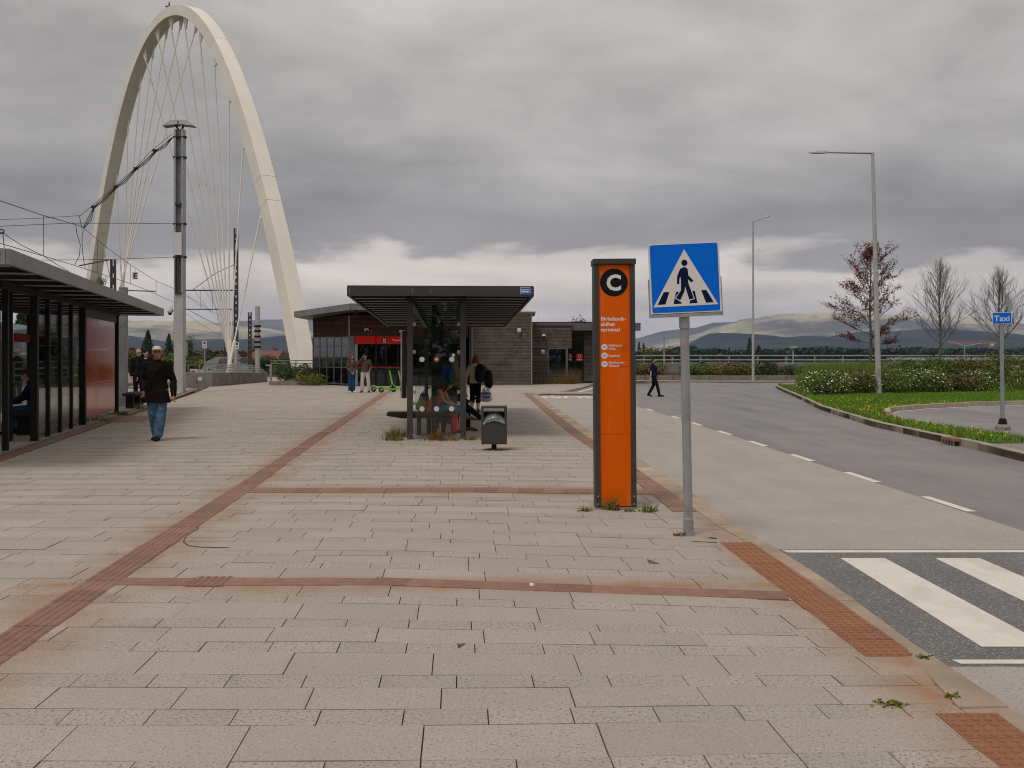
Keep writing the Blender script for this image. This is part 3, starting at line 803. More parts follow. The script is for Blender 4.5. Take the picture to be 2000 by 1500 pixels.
MT_FAR = mount_mat('sunlit_heath_mountain', (0.15, 0.145, 0.115), (0.56, 0.48, 0.31), (0.10, 0.10, 0.10), 0.0022)  # pale tan heath also paints in sunlit patches, the greys the shading between
MT_NEAR = mount_mat('forest_mountain', (0.025, 0.03, 0.022), (0.055, 0.06, 0.04), (0.085, 0.075, 0.05), 0.004)
MT_BACK = mount_mat('distant_mountain', (0.10, 0.10, 0.09), (0.19, 0.18, 0.15), (0.09, 0.09, 0.085), 0.0012)
ridge('mountains', [(-700, 640), (0, 640), (150, 632), (250, 636), (330, 634), (420, 638), (480, 629), (560, 625), (620, 624), (800, 636), (1000, 650), (1150, 655), (1240, 662), (1290, 648), (1330, 643), (1360, 640), (1385, 632), (1430, 629), (1520, 640), (1700, 640), (2700, 660)], 5600, 1500, MT_BACK, 0.10, 1)
ridge('mountains', [(-700, 650), (0, 655), (200, 632), (300, 629), (400, 630), (470, 640), (560, 640), (640, 650), (760, 672), (1000, 690), (1240, 680), (1300, 664), (1350, 655), (1400, 638), (1440, 627), (1500, 617), (1560, 614.5), (1620, 614), (1700, 618), (1780, 622), (1830, 621), (1900, 628), (2000, 640), (2200, 640), (2700, 655)], 4600, 1300, MT_FAR, 0.16, 2)
ridge('mountains', [(-700, 672), (0, 668), (250, 655), (330, 668), (400, 664), (480, 664), (560, 657), (640, 664), (760, 680), (1000, 695), (1280, 693), (1310, 690), (1340, 675), (1365, 660), (1385, 651), (1440, 653), (1480, 656), (1520, 660), (1560, 657), (1600, 661), (1660, 650), (1740, 648), (1800, 643), (1880, 650), (1950, 656), (2000, 656), (2300, 650), (2700, 668)], 3000, 900, MT_NEAR, 0.14, 3)

# ---- air
hz = MB().box((0, 0, 158.0), (18300, 18300, 320.4))
HAZE = bpy.data.materials.new('haze_air'); HAZE.use_nodes = True
ht = HAZE.node_tree; ht.nodes.clear()
hv = N(ht, 'ShaderNodeVolumePrincipled', {'Color': (0.40, 0.55, 0.92, 1), 'Density': 1.05e-4, 'Anisotropy': 0.0})
ho = N(ht, 'ShaderNodeOutputMaterial'); ht.links.new(hv.outputs[0], ho.inputs['Volume'])
haze = kind(hz.build('haze', HAZE), 'stuff')

# ---- arch bridge
ab = thing('arch_bridge', 'tall cream arch bridge with fan of hangers rising behind the square', 'bridge', (-31.72, 90.0, 0))
ad = Vector((33.8, -40.0, 0)).normalized(); an = Vector((-ad.y, ad.x, 0))   # along the span, across it
HS, HA = 26.2, 33.15
def arch_z(t): return HA * (1 - abs(t / HS) ** 2.12)
def arch_frame(t):
    e = 0.05
    tg = (ad * 2 * e + Vector((0, 0, arch_z(t + e) - arch_z(t - e)))).normalized()
    nrm = an.cross(tg).normalized()
    if nrm.z < 0: nrm = -nrm
    return ad * t + Vector((0, 0, arch_z(t))), tg, nrm
K = 96
vs = []; fs = []
for i in range(K + 1):
    th = -1.06 + 2.12 * i / K
    t = HS * 1.0 * th
    c, tg, nrm = arch_frame(t)
    wd = 0.60; hd = 0.46 + 0.30 * min(1, abs(th)) ** 1.2
    c = c + nrm * 0.0
    for a, b in ((-wd, -hd), (wd, -hd), (wd, hd), (-wd, hd)):
        vs.append(c + an * a + nrm * b)
for i in range(K):
    for k in range(4):
        fs.append((i * 4 + k, (i + 1) * 4 + k, (i + 1) * 4 + (k + 1) % 4, i * 4 + (k + 1) % 4))
fs += [(0, 1, 2, 3), (K * 4 + 3, K * 4 + 2, K * 4 + 1, K * 4)]
MB().add(vs, fs).build('arch', CREAM, ab, bev=0.03)
seam_m = mat('darker_seam_paint', (0.42, 0.37, 0.30), 0.6)  # seam bands in a darker tan than the arch
for t in (19.6, 20.6, -19.6, 11.0, -11.0):
    mb = MB()
    c, tg, nrm = arch_frame(t)
    for a, b, sx, sy in ((0, 0, 1.212, 2 * (0.46 + 0.30 * min(1, abs(t / HS)) ** 1.2) + 0.012),):
        M = Matrix(((an.x, tg.x, nrm.x), (an.y, tg.y, nrm.y), (an.z, tg.z, nrm.z))).to_4x4()
        mb.box((a, 0, b), (sx, 0.03, sy), Matrix.Translation(c) @ M)
    mb.build('weld_seam', seam_m, ab)
c, tg, nrm = arch_frame(0.0)
MB().tube([c + nrm * 0.4, c + nrm * 0.8], 0.12, 8).box(tuple(c + nrm * 0.85), (0.5, 0.5, 0.12)).tube([c + nrm * 0.85, c + nrm * 1.3], 0.06, 6).build('beacon', DARK, ab)
dd = Vector((-0.27, 1, 0)).normalized(); dn = Vector((dd.y, -dd.x, 0))
def deck_pt(u, side): return dd * (-u) + dn * (side * 5.6) + Vector((0, 0, 0.35))
hang = [(t, 1) for t in (-6.0, -2.4, 1.2, 4.8, 8.4, 11.6, 14.6, 17.4, 20.6)] + [(t, -1) for t in (6.0, 2.2, -1.6, -5.4, -9.2, -12.8, -16.4, -20.4)]
for t, s in hang:
    c, tg, nrm = arch_frame(t)
    a = c - nrm * 1.0 + an * (0.32 * (1 if s > 0 else -1)) * -1
    b = deck_pt(t * 0.98 if t * s > 0 else t * 0.9, s)
    dirv = (b - a).normalized()
    mb = MB(); mb.tube([a, b], 0.062, 6)
    mb.tube([a + dirv * (a - b).length * 0.44, a + dirv * ((a - b).length * 0.44 + 0.7)], 0.095, 6)
    mb.tube([b - dirv * 2.6, b], 0.12, 6)
    mb.build('hanger', CREAM, ab)
    q = a + nrm * 0.55
    MB().add([q + tg * 0.55, q - tg * 0.55, a + dirv * 0.55 - tg * .12, a + dirv * 0.55 + tg * .12, q + tg * 0.55 + an * 0.1, q - tg * 0.55 + an * 0.1, a + dirv * 0.55 - tg * .12 + an * 0.1, a + dirv * 0.55 + tg * .12 + an * .1],
             [(0, 1, 2, 3), (7, 6, 5, 4), (0, 4, 5, 1), (1, 5, 6, 2), (2, 6, 7, 3), (3, 7, 4, 0)]).build('lug', CREAM, ab)
MB().add([dd * s + dn * a + Vector((0, 0, z)) for z in (-0.85, -0.05) for s in (-26, 45) for a in (-6.2, 6.2)],
         [(0, 1, 3, 2), (4, 6, 7, 5), (0, 4, 5, 1), (1, 5, 7, 3), (3, 7, 6, 2), (2, 6, 4, 0)]).build('deck', CONC, ab)
for s in (-1, 1):
    mb = MB()
    for z in (0.45, 0.75, 1.05):
        mb.beam(dd * -25 + dn * (s * 6.05) + Vector((0, 0, z)), dd * 44 + dn * (s * 6.05) + Vector((0, 0, z)), 0.06, 0.06)
    for k in range(24):
        p = dd * (-25 + 3 * k) + dn * (s * 6.05)
        mb.beam(p + Vector((0, 0, -0.05)), p + Vector((0, 0, 1.05)), 0.07, 0.07)
    mb.build('deck_railing', GALVL, ab)

# ---- wing wall with railing where the path runs on to the bridge
ww = thing('wing_wall', 'stained concrete wing wall carrying a low metal railing at the bridge path', 'wall', (-16.6, 54, 0))
MB().add([(x, y, z) for x, y, z in ((-1.55, 0, -.4), (-0.05, 0, -.4), (0.4, 10.5, -.4), (-1.1, 10.5, -.4), (-1.55, 0, .80), (-0.05, 0, .80), (0.4, 10.5, .62), (-1.1, 10.5, .62))],
         [(0, 3, 2, 1), (4, 5, 6, 7), (0, 1, 5, 4), (1, 2, 6, 5), (2, 3, 7, 6), (3, 0, 4, 7)]).build('wall', CONC, ww, bev=0.03)
MB().box((-0.72, -0.012, 0.42), (0.22, 0.02, 0.2)).build('plaque', WHITEP, ww)
mb = MB()
def rl(y): return (0.05 + 0.043 * y - 0.15, y, 0.80 - 0.017 * y)
for k in range(22):
    y = 0.3 + k * 0.48; x, _, z = rl(y)
    lift = min(1.0, 0.25 + y / 1.2)
    mb.beam((x, y, z - 0.02), (x - 0.55, y, z + 0.42 * lift), 0.05, 0.025)
mb.build('railing_post', GALV, ww)
mb = MB()
for h, off in ((0.14, 0.18), (0.28, 0.37), (0.44, 0.58)):
    mb.tube([(rl(y)[0] - off, y, rl(y)[2] + h * min(1.0, 0.25 + y / 1.2)) for y in (0.2, 0.7, 1.3, 4, 8, 10.3)], 0.028, 6)
mb.build('railing_rail', GALV, ww)

# ---- station building
sb = thing('station_building', 'low dark timber clad station building with red door signs', 'building', (0, 0, 0))
def clad(p, q, z0, z1, m, parent=sb, name='cladding', sp=0.085, holes=(), th=0.03, base=0.0):
    """horizontal timber battens between plan points p and q (facing the right hand side of p->q)"""
    p = Vector((*p, 0)); q = Vector((*q, 0)); d = (q - p); L = d.length; d.normalize(); n = Vector((d.y, -d.x, 0))
    bk = MB()
    spans = lambda z: [(0, L)] if not [h for h in holes if h[2] < z < h[3]] else [s for h in [[h for h in holes if h[2] < z < h[3]][0]] for s in ((0, h[0]), (h[1], L)) if s[1] - s[0] > 0.02]
    zs = sorted({z0, z1} | {h[2] for h in holes if z0 < h[2] < z1} | {h[3] for h in holes if z0 < h[3] < z1})
    for a, b in zip(zs, zs[1:]):
        for s0, s1 in spans((a + b) / 2):
            bk.beam(p + d * s0 + n * -0.06 + Vector((0, 0, (a + b) / 2)), p + d * s1 + n * -0.06 + Vector((0, 0, (a + b) / 2)), 0.12, b - a)
    bk.build('wall', mat_seam, parent)
    mb = MB(); z = z0 + sp / 2
    while z < z1 - 0.02:
        for s0, s1 in spans(z):
            x = s0
            while x < s1 - 0.01:
                e = min(s1, x + rnd.uniform(1.6, 3.6))
                a = p + d * (x + 0.004) + n * (th / 2 + rnd.uniform(0, .004)) + Vector((0, 0, z + rnd.uniform(-.003, .003)))
                b = p + d * (e - 0.004) + n * (th / 2 + rnd.uniform(0, .004)) + Vector((0, 0, z + rnd.uniform(-.003, .003)))
                mb.beam(a, b, th, sp * 0.78); x = e
        z += sp
    return kind(mb.build(name, m, parent), 'stuff')
mat_seam = mat('wall_membrane', (0.018, 0.015, 0.013), 0.9)
P0, P1, P2, P3 = (-12.05, 59.0), (-9.2, 55.0), (-2.55, 56.6), (1.14, 57.0)
clad(P0, P1, 2.82, 4.02, WOODR)
clad(P1, P2, 2.82, 4.02, WOODR)
clad((-2.5, 56.85), P3, 0.10, 4.18, WOOD)
clad(P3, (1.14, 60.0), 0.10, 4.18, WOOD)
MB().box((-0.65, 58.9, 4.24), (3.8 + 0.25, 4.0, 0.13)).build('coping', ZINC, sb)
MB().box((-0.66, 56.86, 0.05), (3.6, 0.06, 0.10)).build('plinth', ZINC, sb)
MB().box((1.15, 56.98, 2.1), (0.07, 0.07, 4.1)).build('corner_trim', STEELD, sb)
MB().box((P1[0], P1[1] - 0.03, 3.4), (0.07, 0.07, 1.2)).build('corner_trim', STEELD, sb)
MB().tube([(-2.32, 56.72, 0.05), (-2.32, 56.72, 4.1)], 0.09, 10).build('downpipe', ZINC, sb)
# low wing on the right
WN = (2.24 - 1.2, 3.35 - 1.2, 0.50, 2.17)
clad((1.2, 60.0), (3.42, 60.0), 0.10, 2.17, WOOD, holes=[(1.04, 2.23, 0.50, 2.2)])
clad((1.2, 60.0), (3.62, 60.0), 2.17, 3.62, WOOD)
clad((3.66, 60.0), (3.62, 61.4), 2.17, 3.62, WOOD)
clad((4.55, 61.5), (7.2, 61.5), 0.10, 3.3, WOOD)
clad((3.62, 61.5), (4.55, 61.5), 2.62, 3.3, WOODR)
MB().box((2.42, 61.2, 3.67), (2.6, 2.6, 0.17)).build('coping', ZINC, sb)
for k in range(7):
    MB().box((3.95 + 0.62 * k, 60.35, 3.52), (0.61, 0.05, 0.46)).build('fascia_panel', ZINC, sb)
MB().box((5.8, 62.2, 3.72), (4.4, 3.6, 0.06)).build('roof', ZINC, sb)
MB().box((5.8, 61.0, 3.32), (4.4, 1.3, 0.04)).build('soffit', DARKP, sb)
wf = MB().box((2.83, 59.98, 0.53), (1.2, 0.10, 0.06)).box((2.83, 59.98, 2.16), (1.2, 0.10, 0.06)).box((2.25, 59.98, 1.34), (0.05, 0.10, 1.58)).box((3.38, 59.98, 1.34), (0.13, 0.10, 1.58)).build('window', ZINC, sb)
MB().box((2.8, 60.02, 0.98), (1.05, 0.02, 0.86)).build('frosted_film', FROST, wf)
MB().box((2.8, 60.0, 1.34), (1.05, 0.012, 1.56)).build('pane', GLASSB, wf)
dr = MB().box((4.02, 61.44, 1.3), (0.06, 0.1, 2.6)).box((4.5, 61.44, 1.3), (0.06, 0.1, 2.6)).box((3.56, 61.44, 1.3), (0.06, 0.1, 2.6)).box((4.03, 61.44, 2.57), (0.9, 0.1, 0.07)).build('door', DARKP, sb)
MB().box((4.26, 61.47, 1.3), (0.43, 0.012, 2.5)).box((3.79, 61.47, 1.3), (0.40, 0.012, 2.5)).build('pane', GLASSB, dr)
for x, wd in ((4.26, 0.40), (3.66, 0.26)):
    MB().box((x, 61.42, 1.62), (wd, 0.01, 0.48)).build('red_notice', REDSIGN, dr)
    MB().lathe([(0.095, 0), (0.095, 0.004)], 18, T((x, 61.413, 1.70), (R(90), 0, 0))).build('notice_disc', WHITE, dr)
    MB().lathe([(0.06, 0), (0.06, 0.003)], 14, T((x, 61.408, 1.70), (R(90), 0, 0))).build('notice_symbol', BLACK, dr)
    MB().box((x, 61.412, 1.47), (wd * 0.86, 0.004, 0.05)).build('notice_band', WHITE, dr)
# glazed left corner
for (A, B, n) in ((P0, P1, 5),):
    A = Vector((*A, 0)); B = Vector((*B, 0)); d = (B - A); n_ = Vector((d.normalized().y, -d.normalized().x, 0))
    for k in range(n + 1):
        p = A.lerp(B, k / n)
        MB().beam(p + Vector((0, 0, 0.05)), p + Vector((0, 0, 2.8)), 0.07, 0.10, up=(d.x, d.y, 0)).build('mullion', ZINC, sb)
    for z in (0.1, 1.05, 2.25, 2.78):
        MB().beam(A + Vector((0, 0, z)), B + Vector((0, 0, z)), 0.06, 0.05).build('transom', ZINC, sb)
    for k in range(n):
        a = A.lerp(B, (k + 0.03) / n); b = A.lerp(B, (k + 0.97) / n)
        MB().beam(a + Vector((0, 0, 1.45)) + n_ * .01, b + Vector((0, 0, 1.45)) + n_ * .01, 0.012, 2.68).build('pane', GLASSB, sb)
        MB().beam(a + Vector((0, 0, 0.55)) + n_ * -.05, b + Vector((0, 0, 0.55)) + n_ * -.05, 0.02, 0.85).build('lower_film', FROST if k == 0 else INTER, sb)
def fr(s, z, off=0.0):     # point on the door front between P1 and P2
    a = Vector((*P1, 0)); b = Vector((*P2, 0)); d = (b - a).normalized(); n = Vector((d.y, -d.x, 0))
    return a + d * s + n * off + Vector((0, 0, z))
dfr = MB()
MB().beam(fr(0.15, 0), fr(0.15, 2.82), 0.30, 0.30).build('corner_post', ZINC, sb)
for s in (1.50, 2.05, 2.75, 3.35, 4.0, 5.2, 6.5):
    MB().beam(fr(s, 0.02), fr(s, 2.36), 0.10, 0.07).build('door_post', DARKP, sb)
for s0, s1 in ((0.30, 1.47), (1.53, 3.35), (3.38, 6.7)):
    MB().beam(fr(s0, 2.60, 0.03), fr(s1, 2.60, 0.03), 0.06, 0.44).build('red_sign_board', REDSIGN if s0 < 3 else DARKP, sb)
MB().beam(fr(0.30, 1.2, 0.0), fr(0.46, 1.2, 0.0), 0.05, 2.35).build('pale_jamb', FROST, sb)
for s0, s1 in ((0.48, 1.46), (1.54, 2.02), (2.08, 2.72), (2.78, 3.32), (3.4, 3.96), (4.05, 5.15), (5.25, 6.45)):
    MB().beam(fr(s0, 1.2), fr(s1, 1.2), 0.012, 2.32).build('pane', GLASSB, sb)
MB().beam(fr(0.46, 1.05, 0.02), fr(3.4, 1.05, 0.02), 0.03, 0.08).build('red_door_band', RED, sb)
dir_ang = math.atan2(P2[1] - P1[1], P2[0] - P1[0])
def on_front(name, s, z, mb_or_txt, m, cap=None, off=0.066):
    p = fr(s, z, off)
    if isinstance(mb_or_txt, str):
        return text(name, mb_or_txt, cap, m, sb, p, rot=(R(90), 0, dir_ang))
    o = mb_or_txt.build(name, m, sb); o.location = p; o.rotation_euler = (R(90), 0, dir_ang); return o
on_front('sign_disc', 1.98, 2.60, MB().lathe([(0.165, 0), (0.165, 0.004)], 24), BLACK)
lift = MB()
lift.prism([(-.085, -.13), (.085, -.13), (.085, .06), (-.085, .06)], .0045, .007)
lift.prism([(-.06, .085), (-.02, .085), (-.04, .12)], .0045, .007).prism([(.02, .12), (.06, .12), (.04, .085)], .0045, .007)
on_front('lift_symbol', 1.98, 2.60, lift, WHITE)
lp = MB()
for x in (-.04, .0, .04):
    lp.prism([(x - .014, -.1), (x + .014, -.1), (x + .016, .0), (x - .016, .0)], .0075, .009).lathe([(0.012, .0075), (0.012, .009)], 8, T((x, .022, 0)))
on_front('lift_people', 1.98, 2.60, lp, BLACK)
on_front('sign_lettering', 2.42, 2.555, 'Til parkering', WHITE, 0.10)
# interior and roofs
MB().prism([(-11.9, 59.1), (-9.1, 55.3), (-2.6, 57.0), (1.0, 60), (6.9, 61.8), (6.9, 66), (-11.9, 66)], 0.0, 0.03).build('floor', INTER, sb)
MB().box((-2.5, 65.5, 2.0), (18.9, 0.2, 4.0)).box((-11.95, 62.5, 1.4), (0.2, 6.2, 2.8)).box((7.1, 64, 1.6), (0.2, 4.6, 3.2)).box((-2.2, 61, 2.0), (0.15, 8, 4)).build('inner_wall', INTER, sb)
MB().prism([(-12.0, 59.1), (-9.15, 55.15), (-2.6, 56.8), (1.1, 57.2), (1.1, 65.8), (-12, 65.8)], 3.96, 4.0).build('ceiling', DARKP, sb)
rv = [(-12.75, 57.0, 3.97), (-8.8, 53.0, 4.22), (-2.4, 54.6, 4.26), (-2.4, 65, 4.26), (-12.75, 65, 3.97)]
top = [(x, y, z + 0.34) for x, y, z in rv]
MB().add(rv + top, [(4, 3, 2, 1, 0), (5, 6, 7, 8, 9)]).build('roof', ZINC, sb)
for i in range(5):
    a, b = Vector(rv[i]), Vector(rv[(i + 1) % 5]); k = max(1, int((b - a).length / 1.7))
    for j in range(k):
        p, q = a.lerp(b, (j + 0.005) / k), a.lerp(b, (j + 0.995) / k)
        MB().beam(p + Vector((0, 0, 0.17)), q + Vector((0, 0, 0.17)), 0.05, 0.345).build('fascia_panel', FASC, sb)
mb = MB()
for k in range(6):
    s = 0.3 + k * 1.2
    mb.beam(fr(s, 4.08, 1.7), fr(s, 4.10, 0.0), 0.10, 0.16)
mb.build('roof_bracket', DARKP, sb)
# fixtures on the walls
def wallcam(x, y, z, label, m=WHITEP):
    o = thing('dome_camera', label, 'camera', (x, y, z), group='cameras on the station walls')
    MB().ball((0, 0, 0), (0.13, 0.12, 0.11), 12, 8).build('housing', m, o, smooth=True)
    MB().ball((0.02, -0.06, -0.04), (0.075, 0.075, 0.075), 10, 6).build('lens_dome', BLACK, o, smooth=True)
    MB().box((0, 0.10, 0.02), (0.12, 0.16, 0.1)).build('bracket', m, o)
q = fr(0.95, 3.18, 0.18); wallcam(q.x, q.y, q.z, 'white dome camera beside small red lamp over the red sign')
wallcam(gx(1062, 59.8), 59.8, gz(656, 59.8), 'white dome camera on the low timber wing above floodlight')
q = fr(1.22, 3.12, 0.08); al = thing('alarm_lamp', 'small dull red alarm lamp on brown cladding', 'lamp', q)
MB().ball((0, 0, 0), (0.09, 0.07, 0.09), 10, 7).build('lens', RED, al, smooth=True); MB().box((0, 0.05, 0), (0.16, 0.05, 0.16)).build('base', DARKP, al)
def flood(x, y, z, label, tilt):
    o = thing('floodlight', label, 'lamp', (x, y, z), group='floodlights on the station walls')
    MB().box((0, -0.12, 0.02), (0.22, 0.22, 0.20), T((0, 0, 0), (tilt, 0, 0))).build('housing', WHITEP, o, bev=0.02)
    MB().box((0, -0.12, -0.09), (0.17, 0.18, 0.02), T((0, 0, 0), (tilt, 0, 0))).build('lens', FROST, o)
    MB().box((0, 0.02, -0.14), (0.10, 0.05, 0.14)).build('bracket', STEELD, o)
flood(gx(1014, 56.9), 56.9, gz(645, 56.9), 'white box floodlight high on the timber wall', 0.1)
flood(gx(1060, 59.9), 59.9, gz(686, 59.9), 'white tilted floodlight below the dome camera', 0.5)
q = fr(3.0, 3.12, 0.08); ex = thing('exit_light', 'blank white emergency light box above the red sign', 'lamp', q, rz=dir_ang)
MB().box((0, 0, 0), (0.36, 0.08, 0.13)).build('housing', WHITEP, ex, bev=0.01); MB().box((0, -0.045, -0.01), (0.32, 0.01, 0.09)).build('lens', STICK, ex)
# ================================================================== STREET FURNITURE AND SHELTERS
# ---- glass bus shelter in the middle of the square
bs = thing('bus_shelter', 'dark steel bus shelter with flat roof and dotted glass end screen', 'shelter', (-1.5, 19.47, 0), 0.055)
for x in (-0.54, 0.52):
    for y in (0.0, 10.0):
        MB().box((x, y, 1.40), (0.115, 0.12, 2.80)).build('post', DARK, bs, bev=0.006)
        mb = MB()
        for z in (0.08, 0.72, 0.95, 1.75, 2.30):
            mb.box((x + (0.085 if x < 0 else -0.085), y - 0.03, z), (0.07, 0.05, 0.07))
            for dx in (-0.02, 0.02):
                mb.lathe([(0.011, 0), (0.009, 0.012)], 6, T((x + (0.085 if x < 0 else -0.085) + dx, y - 0.055, z + 0.01), (R(90), 0, 0)))
        mb.build('glass_clamp', STEELD, bs)
RS = -0.27 / 11.05
def rz_(y): return 2.84 + RS * (y + 0.45)
mb = MB(); mb.add([(x, y, rz_(y) + z) for z in (0.12, 0.19) for y in (-0.42, 10.55) for x in (-1.70, 1.87)], [(0, 2, 3, 1), (4, 5, 7, 6), (0, 1, 5, 4), (1, 3, 7, 5), (3, 2, 6, 7), (2, 0, 4, 6)])
mb.build('roof', DECK, bs)
for k in range(16):
    y = -0.2 + k * 0.69
    pu = MB().box((0.085, y, rz_(y) + 0.085), (3.50, 0.03, 0.10)).build('purlin', DECK, bs)
    MB().box((0.085, y, rz_(y) + 0.028), (3.50, 0.13, 0.012)).build('flange', GALV, pu)  # paler flange colour paints in the light thrown up from the ground
MB().box((0.085, -0.46, rz_(-0.45) + 0.10), (3.60, 0.05, 0.20)).build('fascia', DARK, bs, bev=0.004)
MB().box((0.085, 10.6, rz_(10.6) + 0.10), (3.60, 0.05, 0.20)).build('fascia', DARK, bs)
for x in (-1.715, 1.885):
    MB().beam((x, -0.43, rz_(-0.43) + 0.10), (x, 10.57, rz_(10.57) + 0.10), 0.05, 0.20).build('fascia', DARK, bs)
for x in (-0.54, 0.52):
    MB().beam((x, -0.40, rz_(-0.4) - 0.02), (x, 10.4, rz_(10.4) - 0.02), 0.11, 0.13).build('roof_beam', DARKP, bs)
mb = MB()
for x in (-1.69, -0.47, -0.11, 1.86):
    for z in (0.075, 0.125):
        mb.lathe([(0.012, 0), (0.010, 0.006)], 8, T((x, -0.486, rz_(-0.45) + z), (R(90), 0, 0)))
mb.build('bolt', BOLT, bs)
sg = MB().box((1.735, -0.489, rz_(-.45) + 0.105), (0.20, 0.006, 0.135)).build('roof_sign', SIGNW, bs)
MB().box((1.735, -0.494, rz_(-.45) + 0.105), (0.185, 0.006, 0.12)).build('roof_sign_face', BLUE, sg)
bz = rz_(-.45) + 0.105
bus_ic = MB().box((1.735, -0.498, bz), (0.155, 0.003, 0.056))
for dx in (-0.045, 0.045): bus_ic.lathe([(0.013, 0), (0.013, 0.003)], 12, T((1.735 + dx, -0.4965, bz - 0.03), (R(90), 0, 0)))
bus_ic.build('bus_symbol', SIGNW, sg)
for k in range(4): MB().box((1.735 - 0.055 + 0.0367 * k, -0.501, bz + 0.010), (0.028, 0.002, 0.014)).build('bus_window', NAVY, sg)
MB().box((-0.01, 0.0, 1.41), (0.86, 0.012, 2.68)).build('end_pane', GLASS, bs)
MB().box((-0.01, 10.0, 1.41), (0.86, 0.012, 2.4)).build('end_pane', GLASS, bs)
for x, z in ((-0.30, 1.60), (0.295, 1.60), (-0.30, 0.61), (-0.01, 0.61), (0.29, 0.61)):
    MB().lathe([(0.052, 0), (0.052, 0.002)], 20, T((x, -0.0075, z), (R(90), 0, 0))).build('sticker', STICK, bs)
MB().lathe([(0.032, 0), (0.032, 0.002)], 16, T((0.325, -0.0075, 1.685), (R(90), 0, 0))).build('sticker', STICK, bs)
ns = MB().lathe([(0.052, 0), (0.052, 0.002)], 20, T((-0.01, -0.0075, 1.60), (R(90), 0, 0))).build('no_smoking_sticker', mat('faded_red_print', (0.42, 0.12, 0.09), 0.6), bs)
MB().box((-0.015, -0.0105, 1.598), (0.055, 0.002, 0.014)).box((0.0, -0.0105, 1.617), (0.018, 0.002, 0.012)).build('cigarette_mark', WHITE, ns)
for k in range(5):
    y = 0.62 + k * 2.2
    MB().box((-0.07, y, 1.36), (0.115, 0.07, 2.72)).build('spine_post', DARKP, bs)
    if k < 4:
        MB().box((-0.07, y + 1.1, 1.35), (0.012, 2.08, 2.3)).build('spine_pane', GLASS, bs)
        MB().box((-0.07, y + 1.1, 2.53), (0.05, 2.1, 0.06)).build('spine_rail', DARKP, bs)
tc_ = MB().box((-0.665, 0.06, 1.50), (0.10, 0.30, 1.35)).build('timetable_case', DARKP, bs, bev=0.01)
MB().box((-0.705, -0.095, 1.50), (0.03, 0.012, 1.35)).build('case_edge', STEELD, tc_)
MB().box((-0.72, 0.06, 1.50), (0.006, 0.26, 1.25)).build('case_pane', GLASSB, tc_)
MB().box((0.0, 5.1, 0.003), (1.5, 10.4, 0.006)).build('floor_plate', PLAT, bs)
bn = thing('bench', 'long dark timber bench running through the bus shelter', 'bench', (-1.5, 19.47, 0), 0.055)
for y0, y1 in ((0.78, 0.95), (0.96, 1.13), (1.14, 1.31)):
    MB().add([(x, y, z) for y in (y0, y1) for x, z in ((-1.06, 0.42), (-0.72, 0.37), (-0.13, 0.37), (-0.13, 0.49), (-1.06, 0.49))], [(4, 3, 2, 1, 0), (5, 6, 7, 8, 9), (0, 1, 6, 5), (1, 2, 7, 6), (2, 3, 8, 7), (3, 4, 9, 8), (4, 0, 5, 9)]).build('seat_plank', BENCH, bn, bev=0.008)
for x0 in (-0.12, 0.02, 0.16):
    MB().box((x0 + 0.065, 3.1, 0.44), (0.13, 4.6, 0.10)).build('seat_plank', BENCH, bn, bev=0.008)
for x, y in ((-0.40, 1.05), (-0.20, 1.25), (0.10, 1.6), (0.10, 3.4), (0.10, 5.0)):
    MB().box((x, y, 0.19), (0.09, 0.10, 0.37)).build('leg', DARKP, bn)

# ---- orange information pylon
py = thing('information_pylon', 'tall orange bus terminal pylon headed by a black letter C', 'sign', (1.1315, 10.59, 0), 0.0, ry=R(-0.45))
MB().box((0, 0.11, 1.335), (0.40, 0.20, 2.63)).build('core', DARK, py)
for x in (-0.196, 0.196):
    MB().box((x, 0.10, 1.335), (0.054, 0.27, 2.65)).build('side_frame', DARK, py, bev=0.005)
MB().box((0, 0.10, 2.685), (0.468, 0.30, 0.062)).build('cap', DARK, py, bev=0.006)
for z0, z1 in ((0.025, 0.808), (0.812, 1.538), (1.542, 2.652)):
    MB().box((0, -0.004, (z0 + z1) / 2), (0.336, 0.02, z1 - z0)).build('orange_panel', ORANGE, py, bev=0.0015)
MB().box((0, 0.10, 0.008), (0.46, 0.29, 0.016)).build('base_plate', STEELD, py)
mb = MB()
for x in (-0.196, 0.196):
    for z in (0.05, 0.135):
        mb.lathe([(0.012, 0), (0.009, 0.008)], 8, T((x, -0.035, z), (R(90), 0, 0)))
mb.build('bolt', BOLT, py)
MB().lathe([(0.151, 0), (0.151, 0.002)], 40, T((-0.004, -0.0142, 2.459), (R(90), 0, 0))).build('black_disc', BLACK, py)
text('letter', 'C', 0.165, WHITE, py, (-0.006, -0.0168, 2.459 - 0.0825), align='CENTER', bold=0.032, sx=0.98)
for i, s in enumerate(('Birkelands-', 'skiftet', 'terminal')):
    text('lettering', s, 0.040, WHITE, py, (-0.150, -0.0145, 2.046 - 0.0595 * i), bold=0.022, sx=1.08)
for i, (num, l1, l2) in enumerate((('53', 'Hjellestad-', 'Milde'), ('56', 'Espeland', None), ('57', 'Espehaugen-', 'Flesland'))):
    z = 1.757 - 0.0925 * i
    MB().lathe([(0.034, 0), (0.034, 0.002)], 24, T((-0.113, -0.0142, z), (R(90), 0, 0))).build('route_disc', WHITE, py)
    text('route_number', num, 0.020, BLACK, py, (-0.113, -0.0166, z - 0.010), align='CENTER', bold=0.012)
    text('lettering', l1, 0.0245, WHITE, py, (-0.068, -0.0145, z + 0.006 if l2 else z - 0.012), bold=0.018, sx=1.0)
    if l2: text('lettering', l2, 0.0245, WHITE, py, (-0.068, -0.0145, z - 0.031), bold=0.018, sx=1.0)

